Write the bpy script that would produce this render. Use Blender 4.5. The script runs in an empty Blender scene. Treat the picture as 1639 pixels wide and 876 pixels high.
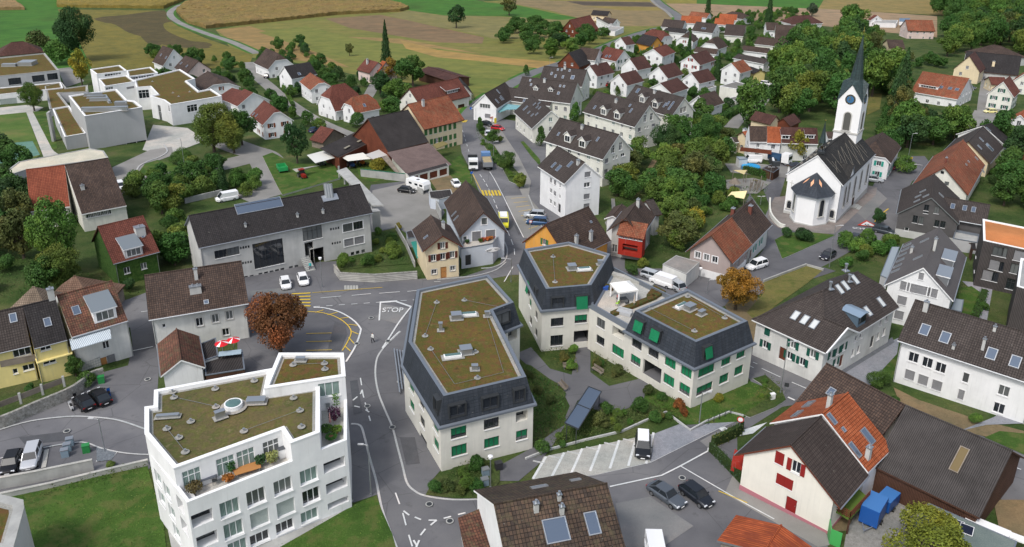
import bpy,bmesh,math,random
from mathutils import Vector,Matrix
random.seed(7)
R=math.radians
scn=bpy.context.scene
COL=scn.collection
# ---------------- camera ----------------
F=1350.;TH=R(21.3);HC=65.;CY=320.;RO=R(.5);SL=.05
cam_d=bpy.data.cameras.new('camera');cam=bpy.data.objects.new('camera',cam_d);COL.objects.link(cam)
cam.location=(0,0,HC)
cam.rotation_euler=(Matrix.Rotation(R(90)-TH,4,'X')@Matrix.Rotation(RO,4,'Z')).to_euler()
cam_d.sensor_width=36;cam_d.lens=36*F/1639;cam_d.shift_y=-(438-CY)/1639;cam_d.clip_end=6000;cam_d.clip_start=.5
scn.camera=cam
# ---------------- world, sun, exposure ----------------
SUN_EL,SUN_AZ=R(52),R(215)
w=bpy.data.worlds.new('World');scn.world=w;w.use_nodes=True
nt=w.node_tree;bg=nt.nodes['Background']
sky=nt.nodes.new('ShaderNodeTexSky');sky.sky_type='NISHITA';sky.sun_disc=False
sky.sun_elevation=SUN_EL;sky.sun_rotation=SUN_AZ;sky.dust_density=4;sky.air_density=1.2;sky.altitude=400
hs=nt.nodes.new('ShaderNodeHueSaturation');hs.inputs['Saturation'].default_value=.62
nt.links.new(sky.outputs[0],hs.inputs['Color']);nt.links.new(hs.outputs[0],bg.inputs[0]);bg.inputs[1].default_value=.15
sd=bpy.data.lights.new('sun','SUN');sd.energy=1.5;sd.angle=R(10);sd.color=(1,.965,.91)
so=bpy.data.objects.new('sun',sd);COL.objects.link(so)
so.rotation_euler=(R(90)-SUN_EL,0,R(180)-SUN_AZ)
v=scn.view_settings;v.view_transform='Standard';v.look='None';v.gamma=1;v.use_curve_mapping=False;v.exposure=.40
scn.render.engine='CYCLES'
# ---------------- photo geometry ----------------
_c,_s=math.cos(TH),math.sin(TH);_cr,_sr=math.cos(RO),math.sin(RO)
def g(Y):return-SL*(Y-80)
def ray(u,v):
 a=(u-819.5)/F;b=(v-CY)/F
 x=a*_cr+b*_sr;y=-a*_sr+b*_cr
 return Vector((x,_c-y*_s,-_s-y*_c))
def PZ(u,v,z):
 d=ray(u,v);t=(z-HC)/d.z;return Vector((d.x*t,d.y*t,z))
def P(u,v,h=0.):
 d=ray(u,v);t=(h+80*SL-HC)/(d.z+SL*d.y);return Vector((d.x*t,d.y*t,HC+d.z*t))
def scale_at(Y,z=None):
 z=g(Y)if z is None else z
 return F/(Y*_c-(z-HC)*_s)
def hit(u,v,p,q):
 """distance along p->q and height where the sight line meets the vertical plane through p,q"""
 d=ray(u,v);ex,ey=q.x-p.x,q.y-p.y;L=math.hypot(ex,ey);ex/=L;ey/=L
 nx,ny=ey,-ex
 t=(p.x*nx+p.y*ny)/(d.x*nx+d.y*ny)
 X,Y=d.x*t,d.y*t
 return(X-p.x)*ex+(Y-p.y)*ey,HC+d.z*t
ZF=dict(q=(0,0,3.983),E1=(880,50,8.761),E2=(1050,60,6.256),E3=(1030,0,8.195),E4=(770,90,7.3),E5=(930,130,6.74),E6=(390,60,4.868),E7=(100,80,4.866),E8=(1150,20,7.965),F1=(1380,20,4.865),F2=(1160,160,7.965),F3=(640,90,5.841),F4=(400,200,6.304),F5=(0,60,3.979),F6=(650,320,6.257),F7=(1450,180,3.651),F8=(1130,240,7.3),G1=(640,380,2.577),G2=(210,540,2.607),G3=(290,280,3.998),G4=(1200,130,3.246),M1=(1180,560,2.771),M2=(1200,360,2.92),M3=(820,100,3.503),N1=(850,220,6.738),N2=(1180,640,3.712),N3=(1040,440,3.983),N4=(1240,200,5.153),O=(0,0,1.))
for r_,y_ in enumerate((0,220,440,656)):
 for c_,x_ in enumerate((0,410,820,1230)):ZF['q%d%d'%(r_,c_)]=(x_,y_,3.983)
def Z(f,*pts):
 x0,y0,k=ZF[f];o=[(x0+p[0]/k,y0+p[1]/k)+tuple(p[2:])for p in pts]
 return o[0]if len(o)==1 else o
# ---------------- object helpers ----------------
def tag(o,label=None,cat=None,group=None,kind=None):
 if label:o['label']=label
 if cat:o['category']=cat
 if group:o['group']=group
 if kind:o['kind']=kind
 return o
def empty(name,loc,label=None,cat=None,group=None,rz=0):
 o=bpy.data.objects.new(name,None);COL.objects.link(o);o.location=loc;o.rotation_euler=(0,0,rz);o.empty_display_size=.3
 return tag(o,label,cat,group)
class MB:
 def __init__(s):s.v=[];s.f=[];s.m=[]
 def face(s,pts,m=0):
  i=len(s.v);s.v+=[tuple(p)for p in pts];s.f.append(tuple(range(i,i+len(pts))));s.m.append(m)
 def prism(s,pts,z0,z1,m=0,mt=None,top=True,bottom=False):
  """vertical prism on a CCW footprint; z0/z1 numbers or per-vertex lists"""
  n=len(pts);a=z0 if isinstance(z0,(list,tuple))else[z0]*n;b=z1 if isinstance(z1,(list,tuple))else[z1]*n
  for i in range(n):
   j=(i+1)%n
   s.face([(pts[i][0],pts[i][1],a[i]),(pts[j][0],pts[j][1],a[j]),(pts[j][0],pts[j][1],b[j]),(pts[i][0],pts[i][1],b[i])],m)
  if top:s.face([(p[0],p[1],b[i])for i,p in enumerate(pts)],m if mt is None else mt)
  if bottom:s.face([(p[0],p[1],a[i])for i,p in reversed(list(enumerate(pts)))],m)
 def box(s,c,ax,sx,sy,sz,m=0):
  """box centred at c; ax = unit vectors (x,y,z) or angle"""
  c=Vector(c)
  if not isinstance(ax,tuple):a=ax;ax=(Vector((math.cos(a),math.sin(a),0)),Vector((-math.sin(a),math.cos(a),0)),Vector((0,0,1)))
  X,Y,Zv=ax[0]*(sx/2),ax[1]*(sy/2),ax[2]*(sz/2)
  k=[c+X*i+Y*j+Zv*l for i in(-1,1)for j in(-1,1)for l in(-1,1)]
  for q in((0,1,3,2),(4,6,7,5),(0,4,5,1),(2,3,7,6),(0,2,6,4),(1,5,7,3)):s.face([k[i]for i in q],m)
 def bar(s,p,q,w,h=None,m=0):
  p=Vector(p);q=Vector(q);d=q-p;L=d.length
  if L<1e-5:return
  x=d/L;y=Vector((0,0,1)).cross(x)
  y=Vector((1,0,0))if y.length<1e-4 else y.normalized()
  s.box((p+q)/2,(x,y,x.cross(y)),L,w,h or w,m)
 def tube(s,p,q,r0,r1=None,n=8,m=0,cap=True):
  p=Vector(p);q=Vector(q);r1=r0 if r1 is None else r1
  x=(q-p).normalized();y=x.orthogonal().normalized();z=x.cross(y)
  a=[p+(y*math.cos(t)+z*math.sin(t))*r0 for t in[2*math.pi*i/n for i in range(n)]]
  b=[q+(y*math.cos(t)+z*math.sin(t))*r1 for t in[2*math.pi*i/n for i in range(n)]]
  for i in range(n):j=(i+1)%n;s.face([a[i],a[j],b[j],b[i]],m)
  if cap:s.face(b,m);s.face(a[::-1],m)
 def build(s,name,mats,parent=None,smooth=False,uv=True,merge=False):
  if not isinstance(mats,(list,tuple)):mats=[mats]
  off=Vector((0,0,0));inv=None
  r=parent
  while r is not None and r.parent is not None:r=r.parent
  if r is not None:
   inv=(Matrix.Translation(r.location)@Matrix.Rotation(r.rotation_euler.z,4,'Z')).inverted()
  me=bpy.data.meshes.new(name)
  vs=[inv@Vector(p)for p in s.v]if inv is not None else s.v
  me.from_pydata([tuple(p)for p in vs],[],s.f)
  for m_ in mats:me.materials.append(m_)
  me.polygons.foreach_set('material_index',s.m)
  if uv:
   lay=me.uv_layers.new(name='UVMap');data=lay.data
   for p in me.polygons:
    n=p.normal
    if abs(n.z)>.995:U=Vector((1,0,0));V=Vector((0,1,0))
    else:
     U=Vector((-n.y,n.x,0)).normalized();V=n.cross(U)
    for li in p.loop_indices:
     co=me.vertices[me.loops[li].vertex_index].co
     data[li].uv=(co.dot(U),co.dot(V))
  if merge:
   bm=bmesh.new();bm.from_mesh(me);bmesh.ops.remove_doubles(bm,verts=bm.verts,dist=1e-4);bm.to_mesh(me);bm.free()
  if smooth:me.polygons.foreach_set('use_smooth',[True]*len(me.polygons))
  o=bpy.data.objects.new(name,me);COL.objects.link(o)
  if parent:o.parent=parent
  return o
def copy_tree(o,parent=None):
 c=o.copy();COL.objects.link(c);c.parent=parent
 for ch in list(CH.get(o.name,[]))or[x for x in o.children]:copy_tree(ch,c)
 return c
CH={}
def ccw(pts):
 a=sum(pts[i][0]*pts[(i+1)%len(pts)][1]-pts[(i+1)%len(pts)][0]*pts[i][1]for i in range(len(pts)))
 return list(pts)if a>0 else list(pts)[::-1]
def inset(pts,d):
 """offset a CCW polygon inwards by d (negative = outwards)"""
 n=len(pts);out=[]
 for i in range(n):
  p0,p1,p2=Vector(pts[i-1][:2]),Vector(pts[i][:2]),Vector(pts[(i+1)%n][:2])
  d1=(p1-p0).normalized();d2=(p2-p1).normalized()
  n1=Vector((-d1.y,d1.x));n2=Vector((-d2.y,d2.x))
  b=n1+n2;k=b.length
  b=n1*d if k<1e-3 else b/k*(d/max(.35,(b/k).dot(n1)))
  out.append(p1+b)
 return out
# ---------------- materials ----------------
MATS={}
def mat(name,color,rough=.8,metal=0,build=None,spec=None):
 if name in MATS:return MATS[name]
 m=bpy.data.materials.new(name);m.use_nodes=True;n=m.node_tree
 b=n.nodes['Principled BSDF'];b.inputs['Base Color'].default_value=(*color,1);b.inputs['Roughness'].default_value=rough;b.inputs['Metallic'].default_value=metal
 if spec is None and rough>=.6:spec=.18
 if spec is not None:b.inputs['Specular IOR Level'].default_value=spec
 if build:build(n,b)
 MATS[name]=m;return m
def nd(n,t,**kw):
 x=n.nodes.new('ShaderNode'+t)
 for k,vv in kw.items():
  if hasattr(x,k):setattr(x,k,vv)
  else:x.inputs[k.replace('_',' ')].default_value=vv
 return x
def ramp(n,src,stops,interp='LINEAR'):
 r=nd(n,'ValToRGB');r.color_ramp.interpolation=interp;e=r.color_ramp.elements
 while len(e)<len(stops):e.new(.5)
 for i,(p,c)in enumerate(stops):e[i].position=p;e[i].color=(*c,1)if len(c)==3 else c
 n.links.new(src,r.inputs[0]);return r.outputs[0]
def noise(n,vec,scale,detail=3,rough=.55,sock='Fac'):
 t=nd(n,'TexNoise');t.inputs['Scale'].default_value=scale;t.inputs['Detail'].default_value=detail;t.inputs['Roughness'].default_value=rough
 if vec is not None:n.links.new(vec,t.inputs['Vector'])
 return t.outputs[sock]
def mix(n,fac,a,b,mode='MIX'):
 m=nd(n,'Mix',data_type='RGBA',blend_type=mode)
 for s_,val in((0,fac),(6,a),(7,b)):
  if isinstance(val,(int,float)):m.inputs[s_].default_value=val
  elif isinstance(val,tuple):m.inputs[s_].default_value=(*val,1)
  else:n.links.new(val,m.inputs[s_])
 return m.outputs[2]
def bump(n,b,h,strength=.5,dist=.05):
 x=nd(n,'Bump');x.inputs['Strength'].default_value=strength;x.inputs['Distance'].default_value=dist
 n.links.new(h,x.inputs['Height']);n.links.new(x.outputs[0],b.inputs['Normal'])
def geo(n):return nd(n,'NewGeometry').outputs['Position']
def uvn(n):return nd(n,'UVMap').outputs[0]
def mapping(n,vec,scale=(1,1,1),rot=(0,0,0)):
 m=nd(n,'Mapping');m.inputs['Scale'].default_value=scale;m.inputs['Rotation'].default_value=rot;n.links.new(vec,m.inputs[0]);return m.outputs[0]
def mul(c,k):return tuple(min(1,x*k)for x in c)
def plaster(name,c,dirt=.16,rough=.85):
 def bld(n,b):
  p=geo(n);a=noise(n,p,.35,5,.6);st=noise(n,mapping(n,p,(1.3,1.3,.12)),1.1,3)
  c1=ramp(n,a,[(.3,mul(c,1-dirt)),(.65,c)])
  c2=ramp(n,st,[(.35,(1-dirt*.45,1-dirt*.42,1-dirt*.38)),(.62,(1,1,1))])
  sk=noise(n,mapping(n,p,(2.6,2.6,.14)),1.4,4,.7);c3=mix(n,.8,c1,c2,'MULTIPLY');c3=mix(n,ramp(n,sk,[(.56,(0,0,0)),(.74,(dirt*1.6,)*3)]),c3,(.34,.33,.30));bl=noise(n,p,1.7,6,.75);c3=mix(n,ramp(n,bl,[(.62,(0,0,0)),(.72,(dirt*1.2,)*3)]),c3,(.40,.38,.34));n.links.new(c3,b.inputs['Base Color']);bump(n,b,noise(n,p,14,3),.25,.02)
 return mat(name,c,rough,build=bld)
def tiles(name,c1,c2,moss=None,row=.36,colw=.3,var=.5,gl=.75,mort=.42):
 def bld(n,b):
  u=uvn(n)
  br=nd(n,'TexBrick');n.links.new(u,br.inputs['Vector']);br.offset=0
  br.inputs['Scale'].default_value=1;br.inputs['Brick Width'].default_value=colw;br.inputs['Row Height'].default_value=row
  br.inputs['Mortar Size'].default_value=.035;br.inputs['Mortar Smooth'].default_value=.3;br.inputs['Bias'].default_value=0
  br.inputs['Color1'].default_value=(*c1,1);br.inputs['Color2'].default_value=(*c2,1);br.inputs['Mortar'].default_value=(*mul(c1,mort),1)
  p=geo(n);big=noise(n,p,.22,5,.65)
  c=mix(n,1,br.outputs[0],ramp(n,big,[(.3,(1-var*.7,)*3),(.7,(1+var*.4,)*3)]),'MULTIPLY')
  st=noise(n,mapping(n,u,(1.4,.12,1)),1.2,3)
  c=mix(n,.6,c,ramp(n,st,[(.36,(.72,.7,.68)),(.6,(1,1,1))]),'MULTIPLY')
  if moss:c=mix(n,ramp(n,noise(n,p,.9,6,.7),[(.5,(0,0,0)),(.66,(.8,)*3)]),c,moss)
  sp=noise(n,p,3.2,2);c=mix(n,ramp(n,sp,[(.7,(0,0,0)),(.76,(.35,)*3)]),c,(.28,.27,.24))
  n.links.new(c,b.inputs['Base Color'])
  wv=nd(n,'TexWave',bands_direction='Y',wave_profile='SAW');wv.inputs['Scale'].default_value=1/row/3.1416*1.5708;n.links.new(u,wv.inputs['Vector'])
  bump(n,b,mix(n,.5,wv.outputs[0],br.outputs[1]),.7,.06)
 return mat(name,c1,gl,build=bld)
def strip(name,c,pitch=.2,var=.25,rough=.6,metal=0,rust=None,axis='X'):
 """corrugated / standing seam / boarded surface, ribs running up the slope"""
 def bld(n,b):
  u=uvn(n);wv=nd(n,'TexWave',bands_direction=axis);wv.inputs['Scale'].default_value=1/pitch/3.1416*1.5708;n.links.new(u,wv.inputs['Vector'])
  p=geo(n);a=noise(n,p,.4,5,.6)
  cc=mix(n,1,ramp(n,wv.outputs[0],[(0,mul(c,.42)),(.3,c),(1,mul(c,1.2))]),ramp(n,a,[(.3,(1-var,)*3),(.7,(1+var*.5,)*3)]),'MULTIPLY')
  if rust:cc=mix(n,ramp(n,noise(n,mapping(n,u,(1,.25,1)),1.6,5,.65),[(.45,(0,0,0)),(.6,(1,1,1))]),cc,rust)
  n.links.new(cc,b.inputs['Base Color']);bump(n,b,wv.outputs[0],.6,.03)
 return mat(name,c,rough,metal,build=bld)
def ground(name,cols,scale=.3,detail=6,bs=.5,bd=.05,fine=9.,rough=.95,stretch=None,var2=None):
 def bld(n,b):
  p=geo(n);q=mapping(n,p,stretch[0],(0,0,stretch[1]))if stretch else p
  a=noise(n,q,scale,detail,.62);k=len(cols)-1
  c=ramp(n,a,[(.28+.44*i/k,x)for i,x in enumerate(cols)])
  f=noise(n,q if stretch else p,fine,4,.7);c=mix(n,.9,c,ramp(n,noise(n,p,.13,4,.6),[(.3,(.72,.78,.8)),(.55,(1,1,1)),(.75,(1.25,1.12,1.05))]),'MULTIPLY');c=mix(n,1,c,ramp(n,f,[(.25,(.72,)*3),(.75,(1.25,)*3)]),'MULTIPLY')
  if var2:c=mix(n,ramp(n,noise(n,p,var2[0],3),[(.5,(0,0,0)),(.62,(var2[2],)*3)]),c,var2[1])
  n.links.new(c,b.inputs['Base Color']);bump(n,b,f,bs,bd)
 return mat(name,cols[0],rough,build=bld)
WHITE=plaster('white_plaster',(.81,.81,.81),.13)
WHITE2=plaster('old_white_plaster',(.70,.70,.67),.22)
CREAMW=plaster('off_white_plaster',(.74,.73,.66),.17)
CREAM=plaster('cream_plaster',(.74,.62,.42),.15)
YELLOW=plaster('yellow_plaster',(.78,.66,.28),.15)
PINK=plaster('pale_pink_plaster',(.72,.58,.54),.15)
MAUVE=plaster('mauve_plaster',(.40,.33,.31),.15)
GREYW=plaster('light_grey_concrete_wall',(.52,.52,.50),.22)
BLUEG=plaster('blue_grey_plaster',(.55,.59,.65),.1)
ORANGE=plaster('ochre_plaster',(.66,.32,.07),.15)
BEIGE=plaster('beige_block_plaster',(.70,.68,.61),.16)
GREYP=plaster('grey_plaster',(.44,.44,.45),.12)
SCHOOLG=plaster('school_grey_render',(.40,.405,.41),.08)
REDP=plaster('red_painted_boards',(.36,.03,.018),.15)
CONC=plaster('concrete',(.42,.42,.40),.3)
STONE=ground('rubble_stone',[(.16,.15,.13),(.30,.29,.26),(.42,.41,.38)],2.2,4,.8,.1,5)
R_BROWN=tiles('brown_roof_tiles',(.062,.048,.043),(.082,.063,.056),var=.25)
R_BROWN2=tiles('weathered_brown_roof_tiles',(.066,.047,.04),(.11,.074,.058),var=.45)
R_DARK=tiles('charcoal_roof_tiles',(.034,.031,.032),(.048,.043,.043),var=.3)
R_RED=tiles('red_brown_roof_tiles',(.14,.048,.035),(.20,.07,.05),var=.35)
R_DRED=tiles('dark_red_roof_tiles',(.085,.040,.034),(.12,.056,.045),var=.4)
R_ORANGE=tiles('orange_clay_roof_tiles',(.34,.085,.032),(.44,.13,.055),var=.35)
R_OLDOR=tiles('old_orange_clay_roof_tiles',(.25,.075,.04),(.36,.13,.07),moss=(.16,.10,.06),var=.5)
R_MOSSY=tiles('mossy_old_clay_tiles',(.12,.06,.045),(.22,.10,.065),moss=(.10,.09,.05),var=.6)
R_GREY=tiles('grey_brown_roof_tiles',(.062,.051,.047),(.084,.069,.063),var=.25)
R_ETERNIT=strip('dark_fibre_cement_sheets',(.042,.037,.036),.55,.3,.8)
R_BARN=strip('brown_corrugated_barn_roof',(.06,.054,.052),.32,.35,.85)
R_SEAM=strip('brown_standing_seam_roof',(.082,.068,.065),.6,.15,.5)
R_RUST=strip('rusty_orange_sheet_roof',(.36,.085,.03),.45,.4,.7,rust=(.20,.045,.02))
R_PINKB=strip('dusty_brown_sheet_roof',(.16,.115,.105),.5,.25,.8)
R_REDB=tiles('matt_maroon_tiles',(.13,.055,.045),(.16,.07,.055),var=.2)
SLATE=tiles('anthracite_slate_cladding',(.04,.048,.06),(.052,.06,.074),row=.4,colw=.6,var=.25,gl=.6,mort=.75)
MOSS=ground('sedum_green_roof',[(.06,.042,.016),(.125,.088,.024),(.085,.082,.018),(.17,.125,.05)],.8,8,.9,.08,5.,var2=(1.3,(.13,.06,.028),.7))
MOSS2=ground('grassy_sedum_roof',[(.17,.13,.065),(.105,.105,.03),(.12,.095,.045),(.08,.09,.025),(.20,.155,.09)],.55,8,.8,.06,4.)
GRAVELR=ground('roof_gravel',[(.26,.25,.23),(.36,.35,.32)],3,3,.5,.03,12)
COPING=mat('zinc_coping',(.20,.225,.26),.5,.5)
WCOPING=plaster('white_coping',(.82,.82,.82),.05)
CLAD=strip('dark_vertical_boards',(.105,.10,.10),.3,.2,.7)
CLAD2=strip('dark_brown_cladding',(.075,.066,.064),.35,.2,.7)
WOODD=strip('dark_stained_timber',(.09,.045,.03),.25,.3,.8)
WOODR=strip('red_brown_timber',(.16,.05,.028),.25,.3,.8)
WOODG=strip('weathered_grey_timber',(.26,.22,.18),.2,.35,.85)
WOODO=mat('varnished_wood',(.42,.20,.07),.6)
FRAMEW=mat('white_window_frame',(.78,.78,.78),.5)
FRAMED=mat('dark_window_frame',(.05,.052,.056),.4,.3)
TRIMS=mat('stone_window_surround',(.50,.49,.46),.8)
GREEN=strip('green_roller_blind',(.012,.20,.085),.09,.1,.6,axis='Y')
BLINDG=strip('grey_slatted_blind',(.22,.22,.23),.12,.1,.5,axis='Y')
BLINDL=strip('pale_slatted_blind',(.42,.47,.45),.12,.1,.5,axis='Y')
CURT=strip('grey_green_curtain',(.22,.30,.27),.22,.2,.8)
SHUTB=mat('brown_shutter_paint',(.10,.03,.02),.6)
SHUTR=mat('dark_red_shutter_paint',(.24,.02,.018),.6)
SHUTG=mat('dark_green_shutter_paint',(.012,.085,.06),.6)
SHUTL=mat('leaf_green_shutter_paint',(.06,.15,.05),.6)
SHUTT=mat('teal_shutter_paint',(.03,.30,.24),.6)
SHUTW=mat('wood_brown_shutter',(.20,.065,.03),.6)
DARKIN=mat('dim_interior',(.03,.03,.032),.9)
def _glass(n,b):
 oi=nd(n,'ObjectInfo');p=geo(n)
 c=mix(n,ramp(n,oi.outputs['Random'],[(.55,(0,0,0)),(.6,(.5,)*3),(1,(1,)*3)]),(.018,.022,.028),(.16,.17,.17))
 n.links.new(c,b.inputs['Base Color'])
GLASS=mat('window_glass',(.02,.025,.03),.06,build=_glass,spec=.8)
GLASSB=mat('sky_reflecting_skylight_glass',(.15,.19,.25),.1,.55)
GLASSG=mat('greenish_glass',(.10,.18,.17),.05,.2,spec=.8)
def _asph(n,b):
 p=geo(n);a=noise(n,p,.07,5,.6);f=noise(n,p,22,3,.7)
 c=ramp(n,a,[(.33,(.105,.105,.114)),(.5,(.145,.144,.152)),(.68,(.19,.187,.19))])
 vo=nd(n,'TexVoronoi',feature='F1');vo.inputs['Scale'].default_value=.045;n.links.new(p,vo.inputs['Vector'])
 c=mix(n,.55,c,ramp(n,vo.outputs['Color'],[(.2,(.86,)*3),(.8,(1.06,)*3)]),'MULTIPLY')
 c=mix(n,1,c,ramp(n,f,[(.3,(.86,)*3),(.7,(1.12,)*3)]),'MULTIPLY')
 st=noise(n,p,.6,6,.7);c=mix(n,ramp(n,st,[(.58,(0,0,0)),(.72,(.5,)*3)]),c,(.075,.074,.076))
 vc=nd(n,'TexVoronoi',feature='DISTANCE_TO_EDGE');vc.inputs['Scale'].default_value=.11;n.links.new(mix(n,.12,p,noise(n,p,.5,3,.6,'Color'))if False else p,vc.inputs['Vector']);c=mix(n,ramp(n,vc.outputs['Distance'],[(0,(.6,)*3),(.006,(0,0,0))]),c,(.06,.06,.06))
 n.links.new(c,b.inputs['Base Color']);bump(n,b,f,.3,.01)
ASPH=mat('asphalt',(.13,.13,.13),.9,build=_asph)
def _asph2(n,b):
 p=geo(n);a=noise(n,p,.1,5,.6);f=noise(n,p,18,3,.7)
 c=ramp(n,a,[(.35,(.20,.195,.18)),(.65,(.27,.26,.245))]);c=mix(n,1,c,ramp(n,f,[(.3,(.85,)*3),(.7,(1.12,)*3)]),'MULTIPLY')
 n.links.new(c,b.inputs['Base Color'])
ASPHL=mat('worn_pale_asphalt',(.22,.22,.2),.9,build=_asph2)
ROADF=mat('road_asphalt',(.16,.16,.165),.9,build=lambda n,b:n.links.new(ramp(n,noise(n,geo(n),.15,5),[(.3,(.125,.126,.13)),(.7,(.165,.165,.168))]),b.inputs['Base Color']))
GRASS=ground('lawn_grass',[(.035,.075,.012),(.055,.11,.018),(.075,.13,.025)],.25,6,.9,.12,5,var2=(.5,(.12,.115,.04),.5))
GARDEN=ground('garden_grass',[(.028,.05,.012),(.045,.08,.018),(.075,.10,.03),(.11,.11,.045)],.16,7,1,.25,3)
GRASSD=ground('dry_grass',[(.10,.12,.025),(.16,.14,.045),(.075,.10,.02)],.35,6,.8,.1,5)
GRASSB=ground('bright_meadow',[(.04,.115,.018),(.055,.15,.022),(.05,.10,.018)],.03,5,.6,.1,2.)
SOIL=ground('bare_soil',[(.16,.115,.065),(.21,.155,.085),(.13,.11,.06)],.5,5,.6,.05,6)
COBBLE=ground('pale_paving',[(.36,.35,.32),(.44,.43,.39)],1.2,5,.5,.03,8)
COBBLEG=ground('grey_cobbles',[(.22,.225,.25),(.30,.305,.33)],2,4,.8,.05,9)
PAVE=ground('red_grey_church_paving',[(.20,.17,.155),(.27,.235,.215)],.8,5,.5,.03,9)
SLABS=ground('concrete_slabs',[(.40,.385,.35),(.50,.48,.44)],.7,5,.3,.02,6)
PAINTW=ground('white_road_paint',[(.58,.58,.57),(.72,.72,.71)],3,5,.1,.01,15)
PAINTY=ground('yellow_road_paint',[(.62,.42,.05),(.72,.5,.07)],3,5,.1,.01,15)
KERBP=ground('pale_kerb_stone',[(.42,.42,.41),(.52,.52,.51)],3,3,.3,.02,12)
KERB=ground('granite_kerb',[(.38,.38,.37),(.46,.46,.45)],3,3,.3,.02,12)
METAL=mat('galvanised_metal',(.42,.44,.46),.4,.8)
METALD=mat('dark_metal',(.06,.065,.07),.5,.5)
# ---------------- walls, windows ----------------
def clip_poly(poly,a,b,c):
 out=[]
 for i in range(len(poly)):
  p,q=poly[i],poly[(i+1)%len(poly)]
  dp=a*p[0]+b*p[1]-c;dq=a*q[0]+b*q[1]-c
  if dp<=0:out.append(p)
  if(dp<0<dq)or(dq<0<dp):
   t=dp/(dp-dq);out.append((p[0]+(q[0]-p[0])*t,p[1]+(q[1]-p[1])*t))
 return out
def wall(mb,p,q,z0,z1,wins=(),clips=(),m=0,depth=.2):
 p=Vector((p[0],p[1],0));q=Vector((q[0],q[1],0));d=q-p;L=d.length;d/=L;n=Vector((d.y,-d.x,0))
 W=lambda x,z,k=0:(p.x+d.x*x-n.x*k,p.y+d.y*x-n.y*k,z)
 wins=[w_ for w_ in wins if w_[0]-w_[2]/2>.05 and w_[0]+w_[2]/2<L-.05 and w_[1]-w_[3]/2>z0+.05 and w_[1]+w_[3]/2<z1]
 xs=sorted({0.,L}|{round(w_[0]+s*w_[2]/2,4)for w_ in wins for s in(-1,1)})
 zs=sorted({z0,z1}|{round(w_[1]+s*w_[3]/2,4)for w_ in wins for s in(-1,1)})
 for i in range(len(xs)-1):
  for j in range(len(zs)-1):
   cx,cz=(xs[i]+xs[i+1])/2,(zs[j]+zs[j+1])/2
   if any(abs(cx-w_[0])<w_[2]/2 and abs(cz-w_[1])<w_[3]/2 for w_ in wins):continue
   poly=[(xs[i],zs[j]),(xs[i+1],zs[j]),(xs[i+1],zs[j+1]),(xs[i],zs[j+1])]
   for c in clips:
    poly=clip_poly(poly,*c)
    if len(poly)<3:break
   if len(poly)>=3:mb.face([W(x,z)for x,z in poly],m)
 for w_ in wins:
  dp={'o':1.3,'p':8.}.get(w_[4][0],depth)
  x0,x1,a,b=w_[0]-w_[2]/2,w_[0]+w_[2]/2,w_[1]-w_[3]/2,w_[1]+w_[3]/2
  mb.face([W(x0,a),W(x0,a,dp),W(x0,b,dp),W(x0,b)][::-1],m);mb.face([W(x1,a),W(x1,a,dp),W(x1,b,dp),W(x1,b)],m)
  mb.face([W(x0,a),W(x1,a),W(x1,a,dp),W(x0,a,dp)][::-1],m);mb.face([W(x0,b),W(x1,b),W(x1,b,dp),W(x0,b,dp)],m)
 return wins
SHC=dict(b=SHUTB,r=SHUTR,g=SHUTG,l=SHUTL,t=SHUTT,w=SHUTW)
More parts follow.
